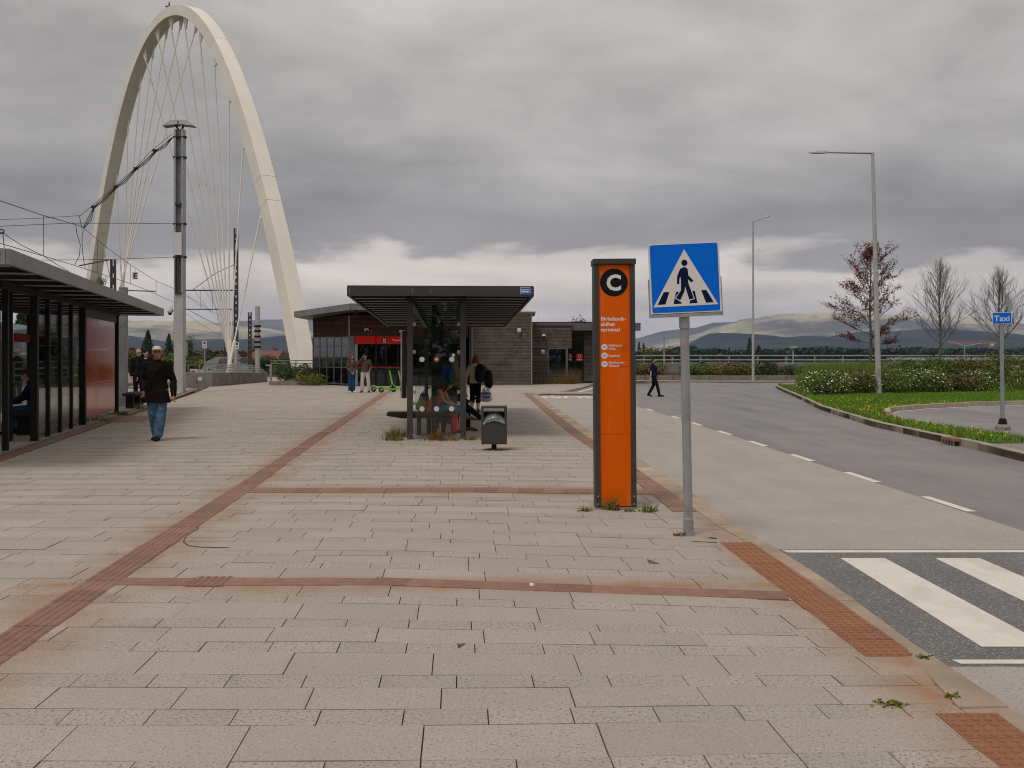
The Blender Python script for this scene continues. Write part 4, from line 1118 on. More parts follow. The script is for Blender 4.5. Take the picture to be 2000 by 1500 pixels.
# ---- pedestrian crossing sign
cs = thing('crossing_sign', 'blue square pedestrian crossing sign on a grey post by the kerb', 'sign', (1.634, 9.0, 0), 0.0, ry=R(-1.15))
MB().tube([(0, 0, 0), (0, 0, 2.08)], 0.0415, 16).build('pole', GALV, cs, smooth=True)
MB().lathe([(0.048, 0), (0.048, 0.155), (0.042, 0.16)], 16).build('base_sleeve', GALV, cs)
MB().lathe([(0.012, 0), (0.012, 0.012)], 8, T((0.005, -0.046, 0.10), (R(90), 0, 0))).build('bolt', BOLT, cs)
MB().lathe([(0.049, 1.915), (0.049, 2.06), (0.044, 2.065)], 16).build('clamp_sleeve', GALV, cs)
SG = Matrix.Translation((0.0, -0.075, 2.375)) @ Matrix.Rotation(R(-1.4), 4, 'Y')
def rrect(w, h, r, n=5):
    pts = []
    for cx, cy, a0 in ((w / 2 - r, h / 2 - r, 0), (-w / 2 + r, h / 2 - r, 90), (-w / 2 + r, -h / 2 + r, 180), (w / 2 - r, -h / 2 + r, 270)):
        for i in range(n + 1):
            a = R(a0 + 90 * i / n); pts.append((cx + r * math.cos(a), cy + r * math.sin(a)))
    return pts
UP = SG @ Matrix.Rotation(R(90), 4, 'X')       # local plan x,y -> sign x,z ; +z of plan faces the viewer
MB().prism(rrect(0.652, 0.652, 0.022), -0.012, 0.0, UP).build('plate', SIGNW, cs)
MB().prism(rrect(0.622, 0.622, 0.018), 0.0, 0.0015, UP).build('blue_face', BLUE, cs)
fm = MB()
fm.box((0, -0.338, -0.02), (0.672, 0.034, 0.04), UP)
for x in (-0.331, 0.331): fm.box((x, -0.165, -0.02), (0.010, 0.33, 0.03), UP)
fm.box((0, -0.2, -0.03), (0.06, 0.3, 0.03), UP)
fm.build('bracket', GALV, cs)
MB().lathe([(0.006, 0), (0.006, 0.004)], 8, UP @ T((0.0, -0.309, 0.001))).build('rivet', BOLT, cs)
def sgp(cx, cy):
    dx, dy = (cx - 1068) / 1055.0, (410 - cy) / 1055.0
    a = R(-2.6)
    return (dx * math.cos(a) - dy * math.sin(a), dx * math.sin(a) + dy * math.cos(a))
def picto(name, pts, z0, z1, m):
    q = [sgp(*p) for p in pts]
    if sum(a[0] * b[1] - b[0] * a[1] for a, b in zip(q, q[1:] + q[:1])) < 0: q = q[::-1]
    return MB().prism(q, z0, z1, UP).build(name, m, cs)
picto('white_triangle', [(1059, 133), (764, 697), (1390, 664)], 0.0015, 0.0022, SIGNW)
for st in ([(863, 549), (917, 547), (880, 668), (803, 672)], [(982, 545), (1005, 543), (1037, 660), (957, 664)], [(1140, 537), (1163, 535), (1190, 653), (1112, 657)], [(1226, 530), (1275, 526), (1348, 645), (1272, 650)]):
    picto('crossing_bar', st, 0.0022, 0.0028, NAVY)
picto('white_outline', [(1030, 520), (970, 606), (1026, 642), (1072, 552), (1074, 522), (1104, 634), (1164, 612), (1108, 460), (1060, 440)], 0.0028, 0.0034, SIGNW)
picto('walking_figure', [(1043, 312), (1060, 306), (1080, 309), (1094, 328), (1101, 386), (1151, 437), (1128, 452), (1095, 421), (1104, 470), (1154, 608), (1110, 621), (1070, 492), (1062, 543), (1022, 627), (980, 604), (1030, 530), (1029, 440), (1026, 398), (1014, 418), (1013, 470), (990, 470), (992, 395), (1020, 324)], 0.0034, 0.0042, NAVY)
hx, hy = sgp(1062, 264)
MB().lathe([(0.028, 0.0022), (0.028, 0.0042)], 24, UP @ T((hx, hy, 0))).build('figure_head', NAVY, cs)

# ---- litter bin
lb = thing('litter_bin', 'dark grey litter bin with clear bag bulging from its mouth', 'bin', (-0.315, 17.1, 0), 0.03)
for x in (-0.205, 0.205):
    MB().box((x, 0.15, 0.445), (0.042, 0.33, 0.67)).build('side_panel', DARK, lb, bev=0.006)
MB().box((0, 0.15, 0.762), (0.455, 0.33, 0.035)).build('lid', DARK, lb, bev=0.006)
fp = [(-0.184, 0.13), (0.184, 0.13)] + [(0.184 - 0.368 * i / 10, 0.475 + 0.045 * math.sin(math.pi * i / 10)) for i in range(11)]
MB().prism(fp, -0.012, 0.012, T((0, 0.0, 0), (R(90), 0, 0))).build('front_panel', DARK, lb)
MB().box((0, 0.30, 0.40), (0.37, 0.02, 0.55)).box((0, 0.15, 0.125), (0.44, 0.32, 0.025)).build('body', DARK, lb)
MB().box((0, 0.15, 0.055), (0.09, 0.09, 0.12)).box((0, 0.15, 0.006), (0.2, 0.2, 0.012)).build('foot', DARKP, lb)
bagm = glass_mat('thin_bag', (0.86, 0.88, 0.9), 1.8, 0.55)
bg = MB(); nx_, nz__ = 18, 10
vs = []
for j in range(nz__ + 1):
    for i in range(nx_ + 1):
        u = i / nx_ - 0.5; v = j / nz__
        h = 0.475 + 0.045 * math.cos(math.pi * u) + v * (0.12 + 0.05 * math.cos(math.pi * u * 1.2))
        dpt = -0.02 - 0.03 * math.sin(math.pi * v) * math.cos(math.pi * u) + 0.16 * v * v + 0.016 * noise.noise(Vector((u * 9, v * 6, 1))) - (0.012 if v < 0.1 else 0)
        vs.append((u * 0.372, dpt, h + 0.012 * noise.noise(Vector((u * 7, v * 5, 5)))))
bg.add(vs, [(j * (nx_ + 1) + i, j * (nx_ + 1) + i + 1, (j + 1) * (nx_ + 1) + i + 1, (j + 1) * (nx_ + 1) + i) for j in range(nz__) for i in range(nx_)])
bg.build('bag', bagm, lb, smooth=True)

# ---- tram shelter on the left
ts = thing('tram_shelter', 'long grey tram shelter with black posts and glossy red panels', 'shelter', (-8.8, 16.9, 0.018), 0.2274)
def lean_post(x, y, w, d, h=2.92): MB().box((x, y, h / 2), (w, d, h)).build('post', DARKP, ts, bev=0.005)
for x, y, w, d in ((0, 0.0, 0.10, 0.10), (-0.5, 2.15, 0.12, 0.16), (0, 2.0, 0.13, 0.14), (0, 3.06, 0.09, 0.09), (0, 4.16, 0.08, 0.09), (0, 5.28, 0.08, 0.09), (0, 6.55, 0.15, 0.15), (0, 11.3, 0.12, 0.12),
                   (-2.3, 0.2, 0.12, 0.12), (-2.3, 4.2, 0.12, 0.12), (-2.3, 8.2, 0.12, 0.12), (-2.3, 11.3, 0.12, 0.12)):
    lean_post(x, y, w, d)
for y0, y1 in ((2.07, 3.01), (3.11, 4.11), (4.21, 5.23), (5.33, 6.46)):
    MB().box((0, (y0 + y1) / 2, 1.36), (0.012, y1 - y0, 2.5)).build('pane', GLASS, ts)
for y0, y1 in ((4.3, 8.1), (8.3, 11.2)):
    MB().box((-2.3, (y0 + y1) / 2, 1.36), (0.012, y1 - y0, 2.3)).build('pane', GLASS, ts)
for i, (y0, y1) in enumerate(((6.66, 8.10), (8.11, 9.50), (9.51, 10.85))):
    for j, (z0, z1) in enumerate(((0.14, 0.98), (0.985, 1.82), (1.825, 2.60))):
        MB().box((0, (y0 + y1) / 2, (z0 + z1) / 2), (0.05, y1 - y0, z1 - z0)).build('red_panel', RED, ts, bev=0.002)
MB().box((0, 8.9, 2.74), (0.06, 4.5, 0.26)).build('header', DECK, ts)
for y in (7.4, 8.6, 9.9): MB().box((0, y, 0.07), (0.04, 0.05, 0.14)).build('panel_foot', GALV, ts)
mb = MB()
for x in (0.0, -2.3): mb.box((x, 5.6, 2.87), (0.12, 12.0, 0.12))
mb.build('eaves_beam', DARKP, ts)
MB().box((-1.0, 5.15, 3.085), (3.9, 17.4, 0.05)).build('roof', DECK, ts)
for k in range(13):
    y = -3.0 + k * 1.38
    pu = MB().box((-1.0, y, 3.015), (3.9, 0.05, 0.10)).build('purlin', DECK, ts)
    MB().box((-1.0, y, 2.955), (3.9, 0.20, 0.014)).build('flange', GALV, pu)  # lighter steel colour stands in for ground light on the flange undersides
MB().box((0.96, 5.16, 3.035), (0.06, 17.55, 0.225)).build('fascia', FASC, ts, bev=0.004)
MB().box((-2.96, 5.16, 3.035), (0.06, 17.55, 0.225)).build('fascia', FASC, ts)
MB().box((-1.0, -3.6, 3.035), (3.86, 0.05, 0.225)).build('fascia', STEELD, ts)
MB().box((-1.0, 13.92, 3.035), (3.86, 0.05, 0.225)).build('fascia', STEELD, ts)
mb = MB()
for z in (2.99, 3.08): mb.lathe([(0.015, 0), (0.012, 0.01)], 8, T((0.86, -3.63, z), (R(90), 0, 0)))
mb.build('bolt', BOLT, ts)
ln = MB().box((-1.2, 9.9, 3.40), (1.3, 6.4, 0.56)).build('roof_lantern', mat('pale_roof_sheet', (0.40, 0.385, 0.37), 0.5, 0.1, var=0.08), ts)
MB().box((-1.2, 9.9, 3.70), (1.4, 6.6, 0.04)).build('lantern_edge', DARKP, ln)
dsp = MB().box((-0.75, 6.3, 3.42), (0.62, 0.2, 0.44)).build('display_box', STEELD, ts)
MB().box((-0.75, 6.19, 3.42), (0.50, 0.01, 0.32)).build('orange_face', ORANGE, dsp)
dsp = MB().box((-0.75, 13.4, 3.42), (0.5, 0.2, 0.40)).build('display_box', STEELD, ts)
MB().box((-0.75, 13.29, 3.42), (0.4, 0.01, 0.3)).build('orange_face', RED, dsp)
rb = MB().box((-1.3, 7.4, 2.08), (0.05, 3.2, 0.20)).build('reflected_red_band', REDSIGN, ts)  # solid red strip stands in for the station sign's reflection in the glass
bb = MB().box((-0.6, 6.3, 1.78), (0.46, 0.04, 0.32)).build('black_sign', BLACK, ts)
MB().lathe([(0.085, 0), (0.085, 0.003)], 20, T((-0.48, 6.278, 1.78), (R(90), 0, 0))).build('arrow_disc', WHITE, bb)
MB().prism([(-0.05, -0.01), (0.01, -0.01), (0.01, -0.04), (0.06, 0), (0.01, 0.04), (0.01, 0.01), (-0.05, 0.01)], 0.0, 0.002, T((-0.48, 6.273, 1.78), (R(90), 0, 0))).build('arrow', BLACK, bb)
tb = thing('bench', 'timber bench inside the tram shelter under the seated man', 'bench', (-8.8, 16.9, 0.018), 0.2274)
for k in range(3): MB().box((-0.38 - 0.16 * k, 4.9, 0.44), (0.148, 3.4, 0.06)).build('seat_plank', BENCH, tb, bev=0.006)
for y in (3.6, 6.2): MB().box((-0.54, y, 0.2), (0.34, 0.08, 0.41)).build('leg', DARKP, tb)
ob = thing('bench', 'small dark bench on the open platform behind the man in the cap', 'bench', (*pl(15.0, -0.08), 0.018), 0.2274)
MB().box((0, 0, 0.44), (0.40, 1.9, 0.09)).build('seat', BENCH, ob, bev=0.02)
for y in (-0.7, 0.7): MB().box((0, y, 0.2), (0.22, 0.16, 0.40)).build('leg', DARKP, ob)

# ---- taxi sign, lamps
tx = thing('taxi_sign', 'small blue Taxi sign on a grey post in the grass', 'sign', (10.72, 21.25, 0.05), R(-14), ry=R(-0.6))
MB().lathe([(0.17, -0.1), (0.16, 0.08), (0.10, 0.13)], 12).build('footing', CONC, tx)
MB().lathe([(0.10, 0.12), (0.075, 0.24), (0.045, 0.26)], 10).build('collar', DARKP, tx)
MB().tube([(0, 0, 0.1), (0, 0, 2.36)], 0.043, 12).build('pole', GALV, tx, smooth=True)
MB().box((0, -0.05, 2.445), (0.385, 0.014, 0.255)).build('plate', SIGNW, tx)
MB().box((0, -0.058, 2.445), (0.365, 0.004, 0.235)).build('blue_face', BLUE, tx)
text('lettering', 'Taxi', 0.125, SIGNW, tx, (-0.005, -0.061, 2.378), align='CENTER', bold=0.010, sx=1.02)
def lamp(loc, h, arm, tip, label, ry, r0, r1, headl=0.78):
    o = thing('street_lamp', label, 'lamp', loc, 0.0, 'street lamps round the bus loop', ry=ry)
    MB().tube([(0, 0, -0.1), (0, 0, 1.2), (0, 0, h)], [r0, r0 * 0.95, r1], 12).build('pole', GALVL, o, smooth=True)
    MB().box((0, -r0, 0.95), (r0 * 1.0, 0.02, 0.32)).build('service_door', GALV, o)
    d = Vector(arm); u = d.normalized()
    MB().tube([(0, 0, h - 0.03), (d.x, d.y, h + d.z)], [0.045, 0.035], 8).build('arm', GALV, o)
    hb = MB(); e = Vector((d.x, d.y, h + d.z))
    s = Vector((u.x, u.y, 0)).normalized(); q = Vector((-s.y, s.x, 0))
    prof = [(0.0, 0.06, 0.07), (0.12, 0.12, 0.10), (headl * 0.7, 0.14, 0.09), (headl, 0.06, 0.05)]
    vs = []
    for t, wv, hv_ in prof:
        for a, b in ((-1, -0.4), (1, -0.4), (0.8, 0.6), (-0.8, 0.6)):
            vs.append(e + s * t + q * (a * wv) + Vector((0, 0, b * hv_ + tip * t)))
    fs = [(3, 2, 1, 0), (12, 13, 14, 15)] + [(i * 4 + k, i * 4 + (k + 1) % 4, (i + 1) * 4 + (k + 1) % 4, (i + 1) * 4 + k) for i in range(3) for k in range(4)]
    hb.add(vs, fs).build('lamp_head', GALVL, o)
    return o
lamp((15.72, 41.7, 0.05), 10.36, (-1.95, 0, 0.06), 0.02, 'tall leaning grey street lamp standing in the lawn before flowering shrubs', R(-1.45), 0.125, 0.065)
lamp((16.9, 68.2, 0.1), 11.05, (0.62, -0.2, 0.22), 0.25, 'slim street lamp with short arm beyond the far kerb hedge', 0, 0.10, 0.05, 0.5)
# lamps and mast beyond the parapet
o = thing('double_lamp', 'distant mast with two long lamp arms spread like wings', 'lamp', (gx(1297, 110), 110, -0.9))
MB().tube([(0, 0, 0), (0, 0, 5.0)], [0.12, 0.06], 8).build('pole', GALV, o)
for s in (-1, 1):
    MB().tube([(0, 0, 3.55), (s * 0.7, 0, 3.5), (s * 1.6, 0, 3.75)], [0.07, 0.09, 0.03], 6).build('arm', GALV, o); MB().tube([(0, 0, 4.8), (s * 0.8, 0, 3.55)], 0.015, 4).build('stay', GALV, o)
o = thing('double_lamp', 'distant twin armed lamp behind the shrubs near the crane', 'lamp', (gx(1884, 120), 120, -0.9))
MB().tube([(0, 0, 0), (0, 0, 4.0)], [0.1, 0.06], 8).build('pole', GALV, o)
for s in (-1, 1): MB().tube([(0, 0, 3.9), (s * 2.0, 0, 4.35 + s * -0.15)], [0.05, 0.04], 6).box((s * 1.7, 0, 4.32 - s * 0.12), (0.7, 0.25, 0.1)).build('arm', GALVL, o)
o = thing('low_lamp', 'short grey lamp post showing over the parapet railing', 'lamp', (gx(1549, 95), 95, -0.9))
MB().tube([(0, 0, 0), (0, 0, 3.3)], 0.06, 8).build('pole', GALVL, o); MB().box((0.05, 0, 3.5), (0.62, 0.4, 0.18)).box((-.1, 0, 3.35), (0.2, 0.2, 0.15)).build('lamp_head', GALVL, o)
o = thing('tower_crane', 'orange tower crane far beyond the road', 'crane', (gx(1934, 620), 620, -0.9))
mb = MB()
for a in (-1, 1):
    for b in (-1, 1): mb.beam((a * 0.9, b * 0.9, 0), (a * 0.9, b * 0.9, 11.0), 0.3, 0.3)
for k in range(6): mb.beam((-0.9, -0.9, k * 1.8), (0.9, -0.9, k * 1.8 + 1.8), 0.2, 0.2)
CRANE = mat('crane_orange', (0.50, 0.20, 0.08), 0.6)
mb.build('mast', CRANE, o)
mb = MB()
for z in (11.0, 12.2): mb.beam((-26, 0, z), (9, 0, z), 0.35, 0.35)
for k in range(17): mb.beam((-26 + k * 2, 0, 11.0), (-25 + k * 2, 0, 12.2), 0.2, 0.2)
mb.build('jib', CRANE, o); MB().box((0.6, -1.2, 10.2), (1.6, 1.6, 1.8)).build('cab', WHITEP, o)

# ---- parapet and railing beyond the road
pw = thing('parapet_wall', 'long grey concrete parapet beyond the far planting bed', 'wall', (24, 73.4, 0))
for k in range(9): MB().box((-14.7 + 4.0 * k, 0, 0.36), (3.97, 0.35, 1.54)).build('panel', CONC, pw, bev=0.02)
rg = thing('railing', 'pale two rail steel railing on the concrete parapet', 'railing', (24, 73.4, 0))
for z in (1.43, 1.75): MB().beam((-16.7, 0, z), (19.3, 0, z), 0.07, 0.085).build('rail', GALVL, rg)
for k in range(17): MB().box((-16.2 + 2.15 * k, 0.05, 1.42), (0.09, 0.05, 0.62)).build('post', GALVL, rg)
o = thing('crash_barrier', 'pale far road barrier crossing behind the right shrubs', 'railing', (33, 62.3, 0))
for z in (0.75, 1.15): MB().beam((-9, 0, z + 0.4), (12, 2, z + 0.4), 0.06, 0.12).build('rail', GALVL, o)
for k in range(8): MB().beam((-8.5 + 2.8 * k, 0.27 * k, 0), (-8.5 + 2.8 * k, 0.27 * k, 1.6), 0.08, 0.08).build('post', GALVL, o)

# ---- catenary masts and wires
def mast(loc, h, label, w=0.40, lower=4.57, lw=0.43, holes=False, group='overhead line masts along the tram track'):
    o = thing('catenary_mast', label, 'mast', loc, group=group)
    if lower:
        MB().box((0, 0, lower / 2), (lw, lw, lower)).build('column', GALVL, o, bev=0.02)
    z0 = lower
    if holes:
        mb = MB()
        for s in (-1, 1): mb.box((s * w * 0.36, 0, (z0 + h) / 2), (w * 0.28, w * 0.7, h - z0))
        k = int((h - z0) / 0.62)
        for i in range(k): mb.box((0, 0, z0 + (i + 0.5) * 0.62), (w * 0.46, w * 0.7, 0.38))
        mb.build('perforated_column', DARK, o)
    else:
        for s in (-1, 1): MB().box((s * w * 0.40, 0, (z0 + h) / 2), (w * 0.20, w, h - z0)).build('flange', GALV, o)
        MB().box((0, 0, (z0 + h) / 2), (w * 0.62, 0.06, h - z0)).build('web', STEELD, o)
    return o
mm = mast((-15.5, 45.4, 0), 12.25, 'tall galvanised tram mast topped by twin floodlights', 0.42)
for s in (-1, 1):
    MB().add([Vector((s * a, b, c)) for a, b, c in ((0.03, -.26, 12.46), (0.03, .26, 12.46), (0.74, .26, 12.38), (0.74, -.26, 12.38), (0.06, -.2, 12.68), (0.06, .2, 12.68), (0.42, .2, 12.64), (0.42, -.2, 12.64))],
             [(0, 1, 2, 3), (7, 6, 5, 4), (0, 4, 5, 1), (1, 5, 6, 2), (2, 6, 7, 3), (3, 7, 4, 0)]).build('floodlight', STEELD, mm)
    MB().beam((s * 0.04, 0, 12.2), (s * 0.20, 0, 12.48), 0.08, 0.08).build('bracket', DARK, mm)
MB().box((0, -0.24, 6.9), (0.34, 0.08, 1.05)).build('control_cabinet', WHITEP, mm)
for z in (11.9, 10.95, 7.85, 6.3): MB().box((0, 0, z), (0.50, 0.46, 0.035)).box((0.27, 0, z), (0.08, 0.10, 0.10)).box((-0.27, 0, z), (0.08, 0.10, 0.10)).build('clamp', DARK, mm)
for z in (4.6, 8.75): MB().box((0, -0.05, z), (0.30, 0.44, 0.10)).build('clamp', DARK, mm)
MB().box((0.0, -0.25, 5.6), (0.08, 0.06, 1.3)).build('tension_weight', DARK, mm)
MB().box((-0.12, -0.2, 5.5), (0.06, 0.06, 1.6)).build('guide_rail', DARK, mm)
mb = MB()
for k in range(8): mb.box((-0.235, -0.05, 2.6 + k * 0.17), (0.05, 0.1, 0.10))
mb.build('terminal', DARKP, mm)
cc = MB().tube([(-0.22, 0, 4.0), (-0.46, 0, 4.0), (-0.46, 0, 3.9)], 0.03, 6).lathe([(0.13, 3.72), (0.15, 3.8), (0.12, 3.92)], 14, T((-0.46, 0, 0))).build('camera_housing', WHITEP, mm)
MB().ball((-0.46, 0, 3.72), (0.10, 0.10, 0.13), 12, 8).build('camera_dome', DARK, cc, smooth=True)
mast((gx(461, 95), 95, 0), gz(446, 95), 'dark perforated tram mast seen through the arch hangers', 0.40, 2.6, 0.36, True)
mast((gx(488, 120), 120, 0), gz(610, 120), 'shorter perforated tram mast left of the ringed pole', 0.42, 0, 0.3, True)
mast((gx(441, 150), 150, -.5), gz(643, 150), 'small distant tram mast beside the white house', 0.42, 0, 0.3, True)
mast((gx(221, 52), 52, -.2), gz(500, 52), 'perforated tram mast poking above the tram shelter roof', 0.26, 0, 0.3, True)
mast((gx(363, 135), 135, -.5), gz(660, 135), 'far pale tram mast right of the tall galvanised mast', 0.4, 0, 0.3, False)
o = thing('ringed_pole', 'pale telecom pole with dark rings behind the wing wall', 'mast', (gx(503, 80), 80, -0.5))
MB().tube([(0, 0, 0), (0, 0, 6.3)], 0.20, 12).build('pole', GALVL, o, smooth=True)
for z in (4.6, 4.2, 3.75, 3.3, 2.9): MB().lathe([(0.27, z), (0.30, z + 0.04), (0.30, z + 0.1), (0.25, z + 0.16)], 12).build('ring', DARKP, o)
o = thing('platform_post', 'plain grey square post at the end of the tram shelter', 'post', (-12.66, 31.7, 0.018))
MB().box((0, 0, 1.95), (0.22, 0.22, 3.9)).build('post', STEELD, o, bev=0.008)
MB().box((0, 0, 0.01), (0.3, 0.3, 0.02)).build('base_plate', STEELD, o)

def wire(label, pts, r=0.012, group='overhead tram wires', droppers=None, m=None, name='overhead_wire'):
    P = [Vector((gx(a, Y), Y, gz(b, Y))) for a, b, Y in pts]
    o = MB().tube([p - P[0] for p in P], r, 4).build(name, m or WIRE, loc=P[0])
    tag(o, label, 'wire', group)
    for (a, b), Y in (droppers or []):
        q0 = Vector((gx(a[0], Y), Y, gz(a[1], Y))) - P[0]; q1 = Vector((gx(b[0], Y), Y, gz(b[1], Y))) - P[0]
        MB().tube([q0, q1], r * 0.7, 4).build('dropper', m or WIRE, o)
    return o
def Yw(px): return -10.7 / ((px - 1000) / 1900 + 0.2)
def tw(pts): return [(a, b, Yw(a)) for a, b in pts]
wire('upper carrying wire sweeping down from the left edge past the E sign', tw([(-160, 322), (0, 392), (85, 421), (160, 442), (205, 481), (250, 514), (305, 549), (345, 566), (400, 598), (438, 624)]), 0.016,
     droppers=[(((85, 421), (85, 500)), Yw(85)), (((190, 470), (190, 532)), Yw(190)), (((255, 518), (255, 554)), Yw(255)), (((305, 549), (305, 575)), Yw(305))])
wire('trolley wire above the tram shelter roof with droppers to it', tw([(-160, 428), (0, 475), (85, 500), (145, 518), (200, 536), (255, 554), (290, 568), (345, 593), (400, 622), (438, 640)]), 0.014)
wire('second carrying wire dipping from the pulley at the left edge', [(-5, 451, 30), (7, 456, 30.4), (40, 478, 34), (85, 500, 38), (118, 521, 41), (135, 530, 43)], 0.014)
wire('upper cross span wire from the tall mast to the left edge', [(340, 437, 45.4), (250, 436, 44), (130, 436, 42), (0, 442, 40), (-120, 450, 38)], 0.012)
wire('lower cross span wire from the tall mast over the shelter', [(340, 502, 45.4), (290, 504, 45), (200, 507, 44), (80, 508, 42)], 0.012)
wire('thin span wire running left from the cable support', [(157, 421, 44), (80, 426, 42), (0, 429, 40), (-120, 436, 38)], 0.010)
wire('thin rope holding the black feeder cables to the mast', [(336, 262, 45.2), (297, 293, 45), (262, 330, 44.8), (222, 365, 44.6), (180, 402, 44.3), (157, 421, 44)], 0.012)
fc = thing('feeder_cable', 'bundle of black feeder cables swooping from mast to wire', 'cable', (0, 0, 0))
for k in range(3):
    d = k * 3
    pts = [(336, 268), (322, 281 + d), (304, 294 + d / 3), (285, 312 + d), (265, 329 + d / 3), (245, 349 + d), (226, 365 + d / 3), (204, 385 + d), (183, 404 + d / 3), (173 + k * 2, 424 + d), (162 + k, 445)]
    MB().tube([(gx(a, 44.9), 44.9 + 0.03 * k, gz(b, 44.9)) for a, b in pts], 0.017, 5).build('cable', RUBBER, fc)
for a, b in ((302, 294), (265, 329), (226, 365), (182, 404)):
    MB().box((gx(a, 44.9), 44.9, gz(b, 44.9)), (0.17, 0.10, 0.11)).build('clamp', RUBBER, fc)
for pts in ([(148, 440), (150, 455), (157, 478), (155, 500), (146, 517)], [(163, 448), (160, 465), (161, 490), (164, 512), (167, 524)], [(155, 421), (157, 432), (160, 447)]):
    wire({148: 'slack black jumper loop left of the feeder cable end', 163: 'longer slack jumper wire right below the feeder cable end', 155: 'short link wire above the feeder cable end'}[pts[0][0]], [(a, b, 44.5) for a, b in pts], 0.016, 'jumper wires')
wire('angled steady arm above the second roof display', [(155, 519, 46), (205, 509, 46), (212, 508, 46)], 0.03, 'steady arms')
wire('cantilever bar from perforated mast toward the tall mast', [(462, 567, 95), (357, 567, 95)], 0.06, 'cantilever arms')
wire('lower cantilever bar from perforated mast toward the tall mast', [(462, 604, 95), (357, 604, 95)], 0.05, 'cantilever arms')
wire('stay from the cantilever to the perforated mast top', [(457, 517, 95), (420, 534, 95), (377, 566, 95)], 0.03, 'cantilever arms')
wire('cantilever bar left of the tall mast near the E sign', [(304, 569, 62), (235, 567, 62)], 0.035, 'cantilever arms')
for i, (a, b, c, d, y0, y1) in enumerate(((350, 595, 470, 655, 70, 140), (350, 602, 440, 660, 74, 150), (352, 640, 470, 650, 90, 130), (378, 566, 440, 640, 95, 150), (350, 566, 415, 610, 70, 105), (395, 560, 455, 640, 95, 130))):
    wire(('long distant wire from the tall mast down to the ringed pole', 'distant wire just under the first from the tall mast', 'low distant wire nearly level above the white house', 'distant wire falling from the cantilever stay toward the white house', 'steep distant wire beside the tall mast', 'distant wire descending left of the perforated mast')[i], [(a, b, y0), ((a + c) / 2, (b + d) / 2 + 4, (y0 + y1) / 2), (c, d, y1)], 0.016, 'distant wires over the bridge')
for i, px in enumerate((392, 415, 430)):
    wire(('dropper nearest the tall mast between the two cantilever bars', 'middle dropper between the two cantilever bars', 'dropper nearest the perforated mast between the two cantilever bars')[i], [(px, 567, 95), (px, 604, 95)], 0.014, 'distant droppers')
pb = thing('wire_pulley', 'black pulley loop at the left picture edge wires', 'pulley', (gx(2, 30), 30, gz(452, 30)))
MB().tube([(0.10 * math.cos(a), 0, 0.06 * math.sin(a)) for a in [i * 0.5 for i in range(13)]], 0.02, 5).build('wheel', RUBBER, pb)
MB().tube([(0.05, 0, 0), (0.10, 0, -0.5)], 0.014, 4).build('rod', WIRE, pb)
es = thing('letter_sign', 'small white square sign with black letter E on wire', 'sign', (gx(264, 58), 58, gz(538.5, 58)))
MB().box((0, 0, 0), (0.34, 0.03, 0.44)).build('plate', SIGNW, es)
text('letter', 'E', 0.33, BLACK, es, (0.0, -0.02, -0.165), align='CENTER', bold=0.03)
MB().box((0, 0, 0.30), (0.02, 0.02, 0.2)).build('hanger', WIRE, es)
def stop_sign(px, py0, py1, Y, zb, label):
    o = thing('stop_sign', label, 'sign', (gx(px, Y), Y, zb), group='white tram signs on blue posts')
    zt = gz(py0, Y) - zb; zs = gz(py1, Y) - zb
    MB().tube([(0, 0, 0), (0, 0, zs)], 0.045, 8).build('pole', GALV, o)
    w_ = (zt - zs) * 0.58
    MB().box((0, -0.05, (zt + zs) / 2), (w_, 0.03, zt - zs)).build('plate', SIGNW, o)
    MB().box((0, -0.068, zs + (zt - zs) * 0.72), (w_ * 0.5, 0.004, (zt - zs) * 0.22)).box((0, -0.068, zs + (zt - zs) * 0.86), (w_ * 0.25, 0.004, (zt - zs) * 0.08)).build('tram_symbol', BLACK, o)
    for k in range(2): MB().box((0, -0.068, zs + (zt - zs) * (0.42 - 0.18 * k)), (w_ * 0.6, 0.004, (zt - zs) * 0.05)).build('sign_line', BLACK, o)
stop_sign(400, 666, 680, 60, -0.2, 'white tram sign on thin post by the wing wall')
stop_sign(463, 668, 682, 86, -0.2, 'white tram sign at the foot of the perforated mast')
stop_sign(48, 664, 678, 33, -0.2, 'white tram sign on blue post seen through the tram shelter')
o = thing('prohibition_sign', 'red ring prohibition notice on a mesh gate by the track', 'sign', (gx(378, 56), 56, 0.0))
MB().box((0, 0, 0.65), (0.40, 0.03, 0.60)).build('plate', STICK, o)
MB().tube([(0.14 * math.cos(a), -0.025, 0.70 + 0.16 * math.sin(a)) for a in [i * math.pi / 8 for i in range(17)]], 0.025, 5).build('red_ring', REDSIGN, o)
MB().box((0, -0.02, 0.70), (0.06, 0.01, 0.20)).build('figure', BLACK, o)
mb = MB()
for x in (-0.32, 0.32): mb.beam((x, 0.03, 0), (x, 0.03, 1.2), 0.04, 0.04)
for z in (0.3, 1.18): mb.beam((-.32, 0.03, z), (.32, 0.03, z), 0.03, 0.03)
mb.build('frame', GALV, o)
o = thing('small_lamp', 'short pale path lamp beside the bush near the arch foot', 'lamp', (gx(528, 62), 62, -0.05))
MB().tube([(0, 0, 0), (0, 0, 1.15)], 0.045, 8).build('pole', GALVL, o); MB().box((-0.13, 0, 1.17), (0.36, 0.1, 0.05)).build('lamp_head', WHITEP, o)
